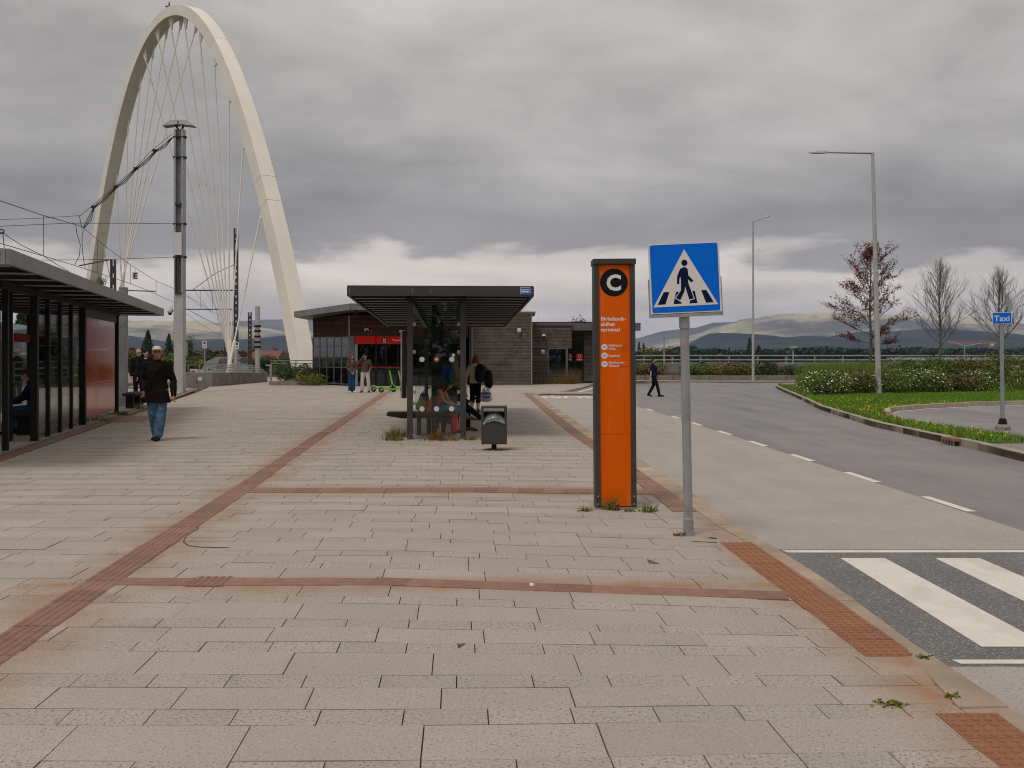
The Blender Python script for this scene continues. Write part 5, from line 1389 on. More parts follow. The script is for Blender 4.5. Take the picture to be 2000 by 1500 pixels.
# wall and fence beyond the track
o = thing('track_wall', 'dark stained board wall beyond the tram track', 'wall', (-20.5, 45, 0), 0.22)
for k in range(8): MB().box((0, -30 + 6.0 * k, 0.1), (0.25, 5.96, 1.25)).build('panel', CONC, o)
o = thing('track_fence', 'pale open railing on top of the track wall', 'fence', (-20.5, 45, 0), 0.22)
for z in (0.95, 1.2, 1.45): MB().beam((0, -33, z), (0, 15, z), 0.05, 0.06).build('rail', GALVL, o)
for k in range(17): MB().beam((0, -33 + 3 * k, 0.7), (0, -33 + 3 * k, 1.48), 0.06, 0.06).build('post', GALVL, o)

# ---- electric scooters
def scooter(loc, rz, label):
    o = thing('electric_scooter', label, 'scooter', loc, rz, 'green rental scooters by the station door')
    # rolls along +x
    MB().prism([(-0.48, -0.08), (0.30, -0.08), (0.30, 0.08), (-0.48, 0.08)], 0.135, 0.195).build('deck', SCOOT, o, bev=0.01)
    MB().prism([(-0.44, -0.06), (0.26, -0.06), (0.26, 0.06), (-0.44, 0.06)], 0.194, 0.201).build('deck_mat', RUBBER, o)
    MB().tube([(0.28, 0, 0.16), (0.44, 0, 0.34)], 0.045, 8).build('neck', SCOOT, o)
    st = MB().tube([(0.46, 0, 0.30), (0.38, 0, 0.62), (0.28, 0, 1.05)], [0.05, 0.040, 0.034], 10).build('stem', SCOOT, o)
    MB().tube([(0.285, 0, 1.02), (0.265, 0, 1.14)], 0.05, 10).build('display', RUBBER, st)
    hb = MB().tube([(0.24, -0.28, 1.12), (0.27, 0, 1.13), (0.24, 0.28, 1.12)], 0.018, 8).build('handlebar', RUBBER, o)
    for s in (-1, 1): MB().tube([(0.24, s * 0.17, 1.12), (0.235, s * 0.29, 1.12)], 0.025, 8).tube([(0.30, s * 0.15, 1.13), (0.33, s * 0.26, 1.10)], 0.008, 5).build('grip', RUBBER, hb)
    for x, r in ((0.50, 0.135), (-0.50, 0.125)):
        wl = MB().lathe([(r * 0.72, -0.03), (r, -0.022), (r, 0.022), (r * 0.72, 0.03)], 20, T((x, 0, r), (R(90), 0, 0))).build('wheel', RUBBER, o, smooth=True)
        MB().lathe([(r * 0.5, -0.034), (r * 0.5, 0.034)], 12, T((x, 0, r), (R(90), 0, 0))).build('hub', STEELD, wl)
        MB().tube([(x + 0.17 * math.cos(a), 0, r + 0.17 * math.sin(a)) for a in (0.5, 0.9, 1.3, 1.7, 2.1, 2.5)], 0.02, 5).build('mudguard', SCOOT, o)
    MB().beam((0.44, -0.05, 0.36), (0.50, -0.05, 0.13), 0.025, 0.05).beam((0.44, 0.05, 0.36), (0.50, 0.05, 0.13), 0.025, 0.05).build('fork', DARKP, o)
    MB().beam((-0.05, 0.08, 0.16), (-0.15, 0.20, 0.005), 0.02, 0.02).build('kickstand', DARKP, o)
scooter((gx(748, 45.6), 45.8, 0), R(-14), 'green electric scooter standing nearer the man in the dark cap')
scooter((gx(767, 45.2), 45.0, 0), R(12), 'green electric scooter with large front wheel beside the bus shelter')
# ================================================================== VEGETATION AND FAR HOUSES
def leaf_pts(lobes, n, shell=0.55, bump=0.35, low=None):
    """points spread through ellipsoid lobes (x,y,z,rx,ry,rz), denser toward the outside, with an uneven outline"""
    L = np.array(lobes, float)
    wt = (L[:, 3] * L[:, 4] * L[:, 5]) ** 0.67
    idx = nrg.choice(len(L), n, p=wt / wt.sum())
    d = nrg.normal(0, 1, (n, 3)); d /= np.linalg.norm(d, axis=1)[:, None]
    r = shell + (1 - shell) * nrg.uniform(0, 1, n) ** 0.6
    ph = nrg.uniform(0, 6.28, 6)
    b = 1 + bump * 0.5 * (np.sin(5 * d[:, 0] + ph[0] + idx) * np.sin(4 * d[:, 1] + ph[1]) + np.sin(9 * d[:, 2] + 7 * d[:, 0] + ph[2] + idx * 1.7) * 0.6)
    P = L[idx, :3] + d * L[idx, 3:6] * (r * b)[:, None]
    if low is not None: P[:, 2] = np.where(P[:, 2] < low, low + nrg.uniform(0, 0.3, n), P[:, 2])
    return P, d
def leaf_quads(P, size, outward=None, asp=0.55, droop=0.0):
    n = len(P); s = size * nrg.uniform(0.6, 1.35, n)
    nv = nrg.normal(0, 1, (n, 3))
    if outward is not None: nv = nv * 0.75 + outward
    nv[:, 2] += 0.35
    nv /= np.linalg.norm(nv, axis=1)[:, None] + 1e-9
    u = np.cross(nv, nrg.normal(0, 1, (n, 3))); u /= np.linalg.norm(u, axis=1)[:, None] + 1e-9
    u[:, 2] -= droop; v = np.cross(nv, u)
    V = np.empty((n, 4, 3))
    V[:, 0] = P - u * (s * 0.5)[:, None]; V[:, 1] = P + v * (s * asp * 0.5)[:, None]
    V[:, 2] = P + u * (s * 0.5)[:, None]; V[:, 3] = P - v * (s * asp * 0.5)[:, None]
    return V.reshape(-1, 3), np.arange(4 * n).reshape(-1, 4)
def shrub(name, label, cat, loc, lobes, n, size, m, group=None, flowers=0, stems=6, rz=0.0, low=0.0, fl_front=0.5):
    o = thing(name, label, cat, loc, rz, group)
    P, d = leaf_pts(lobes, n, 0.45, 0.4, low)
    V, F = leaf_quads(P, size, d)
    np_mesh('foliage', V, F, m, o)
    mb = MB()
    for k in range(stems):
        l = lobes[k % len(lobes)]
        mb.tube([(l[0] + rnd.uniform(-.2, .2) * l[3], l[1], 0), (l[0] + rnd.uniform(-.5, .5) * l[3], l[1] + rnd.uniform(-.4, .4) * l[4], l[2] + l[5] * 0.5)], [0.02, 0.008], 4)
    mb.build('stem', TRUNK, o)
    if flowers:
        P, d = leaf_pts(lobes, flowers * 3, 0.93, 0.4, low + 0.1)
        k = d[:, 1] < 0.3
        P = P[k][:flowers]; d = d[k][:flowers]
        cl = nrg.uniform(0, 1, len(P))
        f = petals('blossom', P[:, 0] + d[:, 0] * 0.05, P[:, 1] + d[:, 1] * 0.05, P[:, 2] + 0.02, 0.062, PETAL, o)
        kind(f, 'stuff')
    return o
# flowering shrubs along the lawn
fb = [(13.2, 41.0, 0.98, 300), (14.9, 41.9, 0.9, 60), (16.7, 42.8, 1.0, 130), (18.3, 43.6, 0.95, 150), (20.0, 44.3, 0.9, 45), (22.0, 45.2, 0.98, 150), (24.2, 46.2, 1.0, 120), (26.6, 47.2, 1.0, 200), (29.0, 48.2, 1.0, 200)]
flab = ['low shrub thick with white flowers at the tip of the island', 'low green shrub with few flowers beside the thickest white flowering one', 'white flowering shrub just behind the tall lamp post', 'white flowering shrub on the right side of the tall lamp post',
        'low brownish green shrub with sparse blossom in mid hedge', 'white flowering shrub below the first bare tree', 'white flowering shrub next to the Taxi sign post', 'low green shrub just right of the Taxi sign', 'outermost low shrub at the right picture edge']
for (x, y, h, nf), lb_ in zip(fb, flab):
    lobes = [(rnd.uniform(-.75, .75), rnd.uniform(-.4, .8), h * rnd.uniform(.40, .55), rnd.uniform(.55, .8), .8, h * rnd.uniform(.48, .62)) for _ in range(5)]
    shrub('flowering_shrub', lb_, 'shrub', (x, y, 0.05), lobes, 6500, 0.085, BUSHM if nf < 100 else BUSHG, 'low shrubs along the island lawn', nf)
tl = ['leafy green shrub behind the copper leaved tree', 'leafy shrub between the lamp post and the first bare tree', 'taller shrub left of the first bare tree trunk', 'taller shrub around the first bare tree trunk', 'tall loose shrub between the two bare trees', 'tall shrub under the second bare tree', 'tall shrub at the right beyond the Taxi sign', 'shrub at the far right edge of the tall row', 'last tall shrub beyond the picture edge']
for i, (x, y, h) in enumerate(((17.6, 49.5, 1.5), (19.8, 50, 1.6), (22.0, 50.5, 1.65), (23.9, 50.5, 1.6), (25.8, 51, 1.95), (28.0, 51, 2.0), (30.2, 51.5, 1.75), (32.4, 52, 1.8), (34.5, 52, 1.8))):
    lobes = [(rnd.uniform(-1.0, 1.0), rnd.uniform(-.7, .7), h * rnd.uniform(.42, .62), rnd.uniform(.55, .9), .8, h * rnd.uniform(.34, .48)) for _ in range(7)]
    shrub('leafy_shrub', tl[i], 'shrub', (x, y, 0.05), lobes, 5200, 0.11, BUSHG if i % 3 else BUSHM, 'taller shrubs behind the flowering hedge')
tg = thing('tall_grass', 'clump of tall bright green grass behind the white flowering tip shrub', 'grass', (0, 0, 0))
Xg = nrg.normal(15.7, 1.0, 6500); Yg = nrg.normal(46.2, 0.9, 6500)
kg = Xg > 13.9; Xg, Yg = Xg[kg], Yg[kg]
blades('blade_clump', Xg, Yg, 0.05, 1.25, 0.035, TALLG, tg, lean=0.22)
tg2 = kind(blades('rough_grass', nrg.uniform(16.5, 40, 9000), nrg.uniform(44, 56, 9000), 0.05, 0.55, 0.04, TALLG, None, 0.3), 'stuff'); tag(tg2, 'rough grass growing between the island shrubs', 'grass')
# bed beyond the road
hb_l = ['olive green bush behind the walking man', 'dense dark bush right of the blue sign post', 'yellowing bush in mid bed below the railing', 'rusty tinted bush in mid bed below the railing', 'bush left of the slim far lamp post', 'dark bush just right of the slim far lamp post', 'dark round bush in front of the bare parapet', 'low sparse bush in front of the bare parapet', 'bush hidden half behind the orange pylon', 'small bush on the bed by the island tip']
for i, (x, h, m_) in enumerate(((10.2, 1.15, BUSHM), (13.3, 1.2, BUSHG), (14.6, 1.1, BUSHM), (15.9, 1.15, BUSHM), (17.0, 1.15, BUSHG), (18.6, 1.2, BUSHD), (20.7, 1.0, BUSHD), (22.6, 0.7, BUSHM), (8.6, 0.9, BUSHM), (24.6, 0.7, BUSHG))):
    lobes = [(rnd.uniform(-.8, .8), rnd.uniform(-.6, .6), h * rnd.uniform(.4, .58), rnd.uniform(.5, .85), .8, h * rnd.uniform(.4, .55)) for _ in range(6)]
    shrub('bed_bush', hb_l[i], 'bush', (x, 70.8, 0.1), lobes, 2600, 0.13, m_, 'bushes in the bed beyond the road')
bg_ = kind(blades('bed_grass', nrg.uniform(7.6, 45, 9000), nrg.uniform(69.7, 72.8, 9000), 0.1, 0.42, 0.05, BUSHM, None, 0.3), 'stuff'); tag(bg_, 'rough undergrowth filling the bed by the parapet', 'ground cover')
# bush by the glazed station corner
lobes = [(rnd.uniform(-1.1, 1.1), rnd.uniform(-.6, .6), rnd.uniform(.45, .8), .7, .8, rnd.uniform(.4, .6)) for _ in range(8)]
shrub('dark_shrub', 'dense dark green shrub between arch foot and glazed station corner', 'shrub', (gx(578, 58.0), 58.0, 0), lobes, 5200, 0.10, BUSHD)
lobes = [(rnd.uniform(-.9, .9), rnd.uniform(-.4, .4), .35, .6, .5, .4) for _ in range(5)]
shrub('weedy_shrub', 'lighter weedy growth at the foot of the glazed corner', 'shrub', (gx(617, 56.5), 56.5, 0), lobes, 1500, 0.10, WEED)
MBp = thing('planter_kerb', 'low concrete kerb round the dark shrub', 'kerb', (gx(575, 56.4), 56.4, 0)); MB().box((0, 0, 0.1), (2.9, 0.25, 0.28)).build('kerb_block', CONC, MBp)
o = thing('bush_railing', 'thin handrail over the dark shrub at the arch foot', 'railing', (gx(578, 60), 60, 0))
for z in (1.25, 1.42): MB().beam((-1.6, 0, z), (1.4, 0, z), 0.05, 0.05).build('rail', STEELD, o)
for x in (-1.5, 0, 1.3): MB().beam((x, 0, 0), (x, 0, 1.42), 0.05, 0.05).build('post', STEELD, o)

# ---- bare and copper leaved trees
def bare_tree(name, label, loc, H, W, trunk_h, style, seed, leaves=None, group=None):
    rr = random.Random(seed)
    o = thing(name, label, 'tree', loc, 0, group)
    tk = MB(); tw_ = MB(); tips = []
    pts = [Vector((0.03 * math.sin(i * 1.3 + seed), 0.03 * math.cos(i), H * 0.93 * i / 9)) for i in range(10)]
    tk.tube(pts, [0.085 * (1 - 0.9 * i / 9) + 0.012 for i in range(10)], 7)
    def grow(p, d, L, r, depth):
        n = 4; q = [p]; dd_ = d.copy()
        for i in range(n):
            dd_ = (dd_ + Vector((rr.uniform(-.16, .16), rr.uniform(-.16, .16), rr.uniform(-.04, .16 if style == 'vase' else .06)))).normalized()
            q.append(q[-1] + dd_ * L / n)
        (tk if depth == 0 else tw_).tube(q, [r * (1 - 0.75 * i / n) for i in range(n + 1)], 5 if depth == 0 else 3, cap=False)
        if depth < 3:
            k = 6 if depth == 0 else (4 if depth == 1 else 3)
            for j in range(k):
                t = 0.25 + 0.72 * (j + rr.random() * 0.7) / k
                a = q[min(n, int(t * n))]
                sd_ = Vector((rr.uniform(-1, 1), rr.uniform(-1, 1), rr.uniform(-.2, .7 if style == 'vase' else .35))).normalized()
                nd = (dd_ * 1.0 + sd_ * (0.75 if style == 'vase' else 0.55)).normalized()
                grow(a, nd, L * rr.uniform(0.40, 0.60), r * 0.5, depth + 1)
        else:
            tips.append((q[-1], dd_)); tips.append((q[-2], dd_))
    n_l = 34 if style == 'vase' else 30
    for k in range(n_l):
        t = k / (n_l - 1)
        z = trunk_h + (H * 0.90 - trunk_h) * t
        az = k * 2.399 + rr.uniform(-.3, .3)
        if style == 'vase':
            el = R(38 + 40 * t); L = (H - z) * 0.62 + 0.35
            L = min(L, W * 0.5 / math.cos(el) * (1.05 - 0.3 * t))
        else:
            el = R(12 + 40 * t); prof = 1.02 - 0.66 * t if t > 0.15 else 0.85 + 1.1 * t
            L = W * 0.5 * prof / max(0.5, math.cos(el)) * rr.uniform(0.62, 1.22)
        grow(Vector((0, 0, z)), Vector((math.cos(az) * math.cos(el), math.sin(az) * math.cos(el), math.sin(el))), L * 0.92, (0.024 if style == 'vase' else 0.028) * (1 - 0.5 * t), 0)
    tk.build('trunk', TRUNK, o); tw_.build('branches', TWIG if style == 'vase' else TWIGD, o)
    if leaves:
        A = np.array([p + d * rr.uniform(-.2, .05) for p, d in tips for _ in range(leaves)]) + nrg.normal(0, 0.05, (len(tips) * leaves, 3))
        keep = nrg.uniform(0, 1, len(A)) < 0.65
        V, F = leaf_quads(A[keep], 0.085, None, 0.6)
        np_mesh('leaves', V, F, BROWNL, o)
    return o
bare_tree('copper_tree', 'tree with sparse copper brown leaves behind the tall lamp post', (gx(1700, 52), 52, 0.05), 7.5, 4.9, 2.15, 'tier', 4, leaves=3)
bare_tree('bare_tree', 'bare vase shaped tree standing between the copper tree and the Taxi sign', (gx(1836, 54), 54, 0.05), 7.0, 3.5, 2.2, 'vase', 9, group='bare trees on the island')
bare_tree('bare_tree', 'bare wide tree rising behind the Taxi sign', (gx(1952, 55), 55, 0.05), 6.6, 4.2, 2.2, 'vase', 15, group='bare trees on the island')

# ---- trees beyond the parapet, the track and the station
def tree(name, label, px, top, Y, wpx, kind_, m, n=900, zb=-0.9, group=None):
    H = gz(top, Y) - zb; W = wpx / 1900 * Y
    o = thing(name, label, 'tree', (gx(px, Y), Y, zb), 0, group)
    MB().tube([(0, 0, 0), (0, 0, H * 0.8)], [max(0.12, H * 0.02), 0.04], 6).build('trunk', TRUNK, o)
    if kind_ == 'conifer':
        z = nrg.uniform(0.06, 1.0, n) ** 0.85
        tier = (z * 13) % 1.0
        rad = 1.35 * (1 - z) ** 0.7 * (0.62 + 0.38 * (1 - tier)) * W / 2 + 0.05
        a = nrg.uniform(0, 2 * np.pi, n); rr_ = rad * nrg.uniform(0.25, 1.0, n) ** 0.55 * (1 + 0.22 * np.sin(a * 5 + z * 40))
        P = np.stack([np.cos(a) * rr_, np.sin(a) * rr_, z * H - rr_ * 0.22], 1)
        V, F = leaf_quads(P, max(W * 0.14, 0.12), np.stack([np.cos(a), np.sin(a), 0 * a], 1), 0.45, 0.5)
    else:
        lobes = [(rnd.uniform(-.28, .28) * W, rnd.uniform(-.25, .25) * W, H * rnd.uniform(.48, .82), W * rnd.uniform(.2, .34), W * rnd.uniform(.2, .32), H * rnd.uniform(.13, .22)) for _ in range(9)]
        lobes.append((0, 0, H * .55, W * .34, W * .3, H * .34))
        P, d = leaf_pts(lobes, int(n * 1.8), 0.4, 0.5)
        V, F = leaf_quads(P, max(W * 0.075, 0.10), d, 0.7)
    np_mesh('crown', V, F, m, o)
    return o
T_R = 'trees beyond the parapet'
for a in (('conifer_tree', 'dark conifer just right of the orange pylon', 1248, 668, 260, 15, 'conifer', CONIF), ('conifer_tree', 'second dark conifer close to the orange pylon', 1257, 670, 262, 14, 'conifer', CONIF),
          ('broad_tree', 'olive green tree left of the double lamp mast', 1276, 673, 170, 46, 'b', BROAD), ('broad_tree', 'olive green tree at the double lamp mast', 1298, 676, 172, 38, 'b', AUTUMN),
          ('conifer_tree', 'small dark conifer right of the blue sign post', 1372, 685, 330, 14, 'conifer', CONIF), ('broad_tree', 'round dark tree right of the small conifer', 1391, 679, 330, 18, 'b', CONIF),
          ('conifer_tree', 'pointed dark conifer amid the far wood', 1424, 678, 420, 12, 'conifer', CONIF), ('conifer_tree', 'low dark conifer left of the slim lamp', 1437, 683, 400, 14, 'conifer', CONIF),
          ('conifer_tree', 'tallest dark conifer left of the slim far lamp', 1464, 659, 200, 19, 'conifer', CONIF), ('conifer_tree', 'broad dark conifer right of the slim far lamp', 1482, 675, 205, 22, 'conifer', CONIF),
          ('broad_tree', 'dark rounded tree right of the broad conifer', 1499, 682, 205, 26, 'b', CONIF)):
    tree(*a, group=T_R)
T_L = 'trees beyond the tram track'
for a in (('broad_tree', 'tall dark green tree above the bald man', 289, 646, 130, 34, 'conifer', CONIF, 1600), ('conifer_tree', 'dark pointed conifer left of the galvanised mast', 330, 652, 135, 26, 'conifer', CONIF, 1300),
          ('broad_tree', 'dark tree just right of the galvanised mast', 366, 656, 140, 34, 'b', BROAD, 1500), ('conifer_tree', 'dark spruce seen through the left tram shelter bay', 44, 606, 60, 60, 'conifer', CONIF, 7000),
          ('broad_tree', 'green tree behind the tram shelter glass', 88, 640, 62, 90, 'b', BROAD, 9000), ('broad_tree', 'bright green bush tree by the galvanised mast foot', 338, 686, 95, 60, 'b', BROAD, 2000),
          ('broad_tree', 'olive brown tree behind the platform post', 262, 682, 105, 60, 'b', AUTUMN, 2000), ('broad_tree', 'brown green tree left of the white house', 398, 690, 150, 52, 'b', AUTUMN, 1800),
          ('broad_tree', 'dark small tree behind the white house', 408, 682, 190, 24, 'b', CONIF, 900), ('broad_tree', 'green tree in front of the red roof house', 497, 695, 130, 44, 'b', BROAD, 1800),
          ('broad_tree', 'bushy green tree under the red roof', 522, 692, 125, 34, 'b', BROAD, 1500), ('broad_tree', 'round dark tree beside the red roofs', 538, 675, 230, 16, 'b', CONIF, 700), ('broad_tree', 'olive tree above the red roof', 497, 676, 240, 30, 'b', AUTUMN, 900),
          ('broad_tree', 'autumn tinted tree at the arch foot', 558, 684, 160, 30, 'b', AUTUMN, 1200), ('broad_tree', 'low green tree between mast foot and gate', 372, 700, 90, 40, 'b', BROAD, 1500)):
    tree(*a, group=T_L)
for a in (('broad_tree', 'green treetop showing above the low station wing', 1128, 611, 95, 44, 'b', BROAD, 1800), ('broad_tree', 'small sprig of treetop above the timber wall corner', 1056, 621, 95, 22, 'b', BROAD, 500)):
    tree(*a, group='treetops above the station roof')
# far woods
def woods(name, x0, x1, Y, top, n, m, label, hh=14, px_amp=4):
    X = nrg.uniform(x0, x1, n)
    base_ = np.interp(X, np.linspace(x0, x1, 40), top + nrg.normal(0, px_amp, 40))
    z1 = 1.65 + (697 - base_) / 1900 * Y
    z = -0.9 + (z1 + 0.9) * nrg.uniform(0, 1, n) ** 0.6
    P = np.stack([(X - 1000) / 1900 * Y, Y + nrg.uniform(-40, 40, n), z], 1)
    V, F = leaf_quads(P, hh * 0.16, None, 0.8)
    o = kind(np_mesh(name, V, F, m), 'stuff'); tag(o, label, 'wood'); return o
woods('far_woods', 1180, 2150, 520, 686, 30000, CONIF, 'dark wood along the far shore behind the railing', 14, 4.0)
woods('far_woods', 1552, 1600, 480, 681, 1500, CONIF, 'denser dark wood right of the low grey lamp', 12, 1.5)
woods('far_woods', 1640, 1900, 900, 684, 5000, CONIF, 'wooded hill carrying the distant village', 22, 3)
woods('left_woods', -300, 620, 300, 695, 15000, AUTUMN, 'mixed wood beyond the tram bridge', 12, 4)
woods('left_woods', -100, 640, 170, 705, 9000, BROAD, 'green scrub below the tram bridge', 8, 4)

# tree row on the far side behind the viewpoint: it shows only as dark green reflections in the glass
P = np.stack([nrg.uniform(-60, 60, 16000), nrg.uniform(-46, -36, 16000), nrg.uniform(0, 1, 16000) ** 0.8], 1)
P[:, 2] *= 7.5 + 3.0 * np.sin(P[:, 0] * 0.35) + 1.6 * np.sin(P[:, 0] * 0.93 + 1.3)
V, F = leaf_quads(P, 0.9, None, 0.8)
rw = kind(np_mesh('reflected_woods', V, F, BROAD), 'stuff'); tag(rw, 'green tree row seen only as reflections in the glass', 'wood')

# ---- houses
def house(label, px0, px1, eave, ridge_, Y, wall, roof, gable=False, depth=9, zb=-0.9, group=None):
    x0, x1 = gx(px0, Y), gx(px1, Y); ze, zr = gz(eave, Y) - zb, gz(ridge_, Y) - zb
    o = thing('house', label, 'house', ((x0 + x1) / 2, Y, zb), 0, group); hw = (x1 - x0) / 2
    MB().box((0, depth / 2, ze / 2), (2 * hw, depth, ze)).build('wall', wall, o)
    if gable:
        MB().add([(-hw * 1.1, -.4, ze - .2), (hw * 1.1, -.4, ze - .2), (0, -.4, zr), (-hw * 1.1, depth + .4, ze - .2), (hw * 1.1, depth + .4, ze - .2), (0, depth + .4, zr)], [(0, 1, 2), (5, 4, 3), (0, 2, 5, 3), (1, 4, 5, 2), (0, 3, 4, 1)]).build('roof', roof, o)
    else:
        MB().add([(-hw * 1.06, -.5, ze - .1), (hw * 1.06, -.5, ze - .1), (hw * 0.96, depth / 2, zr), (-hw * 0.96, depth / 2, zr), (hw * 1.06, depth + .5, ze - .1), (-hw * 1.06, depth + .5, ze - .1)], [(0, 1, 2, 3), (3, 2, 4, 5), (0, 3, 5), (1, 4, 2), (0, 5, 4, 1)]).build('roof', roof, o)
    n = max(2, int(hw * 2 / 3.2))
    for k in range(n):
        x = -hw + (k + 0.5) * 2 * hw / n
        f = MB().box((x, -0.03, ze - 1.3), (1.1, 0.08, 1.2)).build('window', WHITEP, o)
        MB().box((x, -0.08, ze - 1.3), (0.9, 0.04, 1.0)).build('pane', GLASSB, f)
    return o
HW = mat('white_boards', (0.60, 0.58, 0.54), 0.7); HR = mat('red_tiles', (0.17, 0.065, 0.045), 0.8, var=0.2); HG = mat('grey_tiles', (0.10, 0.10, 0.105), 0.8, var=0.15); HB = mat('brown_boards', (0.13, 0.06, 0.04), 0.8)
house('white house with grey roof behind the wing wall', 399, 456, 708, 697, 120, HW, HG)
house('small white gabled annex beside the white house', 424, 440, 716, 700, 112, HW, HG, True, 5)
house('long house with red tiled roof left of the arch foot', 482, 541, 700, 684, 150, HB, HR)
house('smaller house with red roof at the arch foot', 539, 552, 700, 687, 160, HB, HR)
for i, (px, py, wd) in enumerate(((1722, 683, 12), (1738, 685, 10), (1752, 680, 16), (1761, 688, 12), (1778, 687, 14), (1790, 684, 9), (1731, 679, 8), (1805, 689, 10))):
    house(('small pale village house just right of the tall lamp post', 'second pale village house from the tall lamp post', 'widest pale village house, highest on the hill', 'low pale village house below the widest one', 'broad low village house in the middle of the hill foot', 'small village house left of the bare tree', 'upper left village house near the copper tree', 'last village house toward the bare tree')[i], px - wd / 2, px + wd / 2, py + 1, py - 2, 860, HW if i % 3 else mat('buff_boards', (0.45, 0.40, 0.33), 0.8), HG, False, 9, group='houses of the distant village')

# ---- weeds in the paving
def weed(label, x, y, n, h, m, spread=0.08, z=0.0, group='weeds in the paving joints'):
    o = thing('weed', label, 'plant', (x, y, z), 0, group)
    a = nrg.normal(0, spread, n); b = nrg.normal(0, spread * 0.6, n)
    blades('leaves', a, b, 0.0, h, 0.018, m, o, 0.5)
    P = np.stack([a * 1.15, b * 1.15, np.abs(nrg.normal(h * 0.35, h * 0.25, n))], 1)
    V, F = leaf_quads(P, 0.030, None, 0.6)
    kind(np_mesh('small_leaves', V, F, m, o), 'stuff')
    return o
weed('green weed tuft at the left foot of the orange pylon', 0.78, 10.42, 30, 0.045, WEED, 0.045)
weed('taller weed with dry stalk against the orange panel', 1.05, 10.50, 26, 0.17, WEED, 0.03)
weed('dry pale weed beside the green one at the pylon', 1.12, 10.48, 26, 0.11, DRYW, 0.035)
weed('leafy weed at the right foot of the orange pylon', 1.47, 10.36, 36, 0.09, WEED, 0.045)
weed('small dry weed at the foot of the crossing sign post', 1.55, 8.97, 26, 0.04, DRYW, 0.03)
weed('weed under the right corner of the orange pylon', 1.28, 10.40, 20, 0.03, WEED, 0.05)
weed('reddish dry weed mat before the shelter end pane', -1.40, 19.25, 160, 0.10, DRYW, 0.22)
weed('dry weed clump at the middle of the shelter sill', -1.50, 19.3, 90, 0.22, DRYW, 0.07)
weed('yellow green weed at the shelter post by the left', -2.35, 19.2, 90, 0.13, WEED, 0.12)
weed('tall leafy weed under the left end of the bench', -2.32, 20.0, 100, 0.22, WEED, 0.12)
weed('yellow weed below the leafy bench weed', -2.4, 19.75, 90, 0.16, DRYW, 0.10)
weed('green weed by the right post of the bus shelter', -0.80, 19.3, 70, 0.10, WEED, 0.10)
weed('dark weed ring under the litter bin', -0.31, 17.2, 110, 0.025, WEED, 0.15)
weed('weed at the red panel end of the tram shelter', *pl(10.9, 0.12), 160, 0.14, WEED, 0.16)
weed('low weed at the foot of the tram shelter panels', *pl(8.2, 0.15), 120, 0.12, WEED, 0.22)
weed('weed under the small platform bench', *pl(14.3, 0.1), 90, 0.2, WEED, 0.14)
weed('moss patch beside the nearest studded plate', 1.80, 4.62, 60, 0.006, WEED, 0.03)
weed('moss tuft at the kerb by the nearest studded plate', 2.13, 4.72, 30, 0.008, WEED, 0.018)
weed('weed growing in the kerb joint by the zebra crossing', 2.24, 5.33, 26, 0.012, WEED, 0.022)
weed('dry grass strip along the low station wing', gx(1075, 59.5), 59.5, 420, 0.42, DRYW, 0.75)
weed('tall dry grass by the station side door', gx(1112, 59.3), 59.3, 320, 0.95, DRYW, 0.28)
weed('small plant sprouting on the tram shelter roof edge', *pl(3.4, 0.95), 60, 0.22, WEED, 0.06, 3.16)
weed('dry tuft on the green sprig over the shelter gutter', -2.55, 21.8, 60, 0.14, DRYW, 0.10, 2.86)
# litter specks on the square
for i, (px, py_) in enumerate(((1040, 1146), (1003, 838), (450, 826), (1256, 837), (640, 798), (1720, 884))):
    y = 3135 / (py_ - 697); o = thing('litter_scrap', ('pale scrap on the paving below the second tactile line', 'pale scrap right of the litter bin', 'pale scrap left of the bus shelter bench', 'pale scrap on the bus lane behind the sign post', 'pale scrap near the left tactile line by the shelter', 'pale scrap on the asphalt road right of the sign')[i], 'litter', (gx(px, y), y, 0.004 if px < 1700 else -0.07), rnd.uniform(0, 3), 'scraps of litter on the ground')
    MB().add([(0, 0, 0), (0.05, 0.0, 0.004), (0.045, 0.04, 0.012), (0.01, 0.035, 0.002)], [(0, 1, 2, 3)]).build('scrap', WHITE, o)
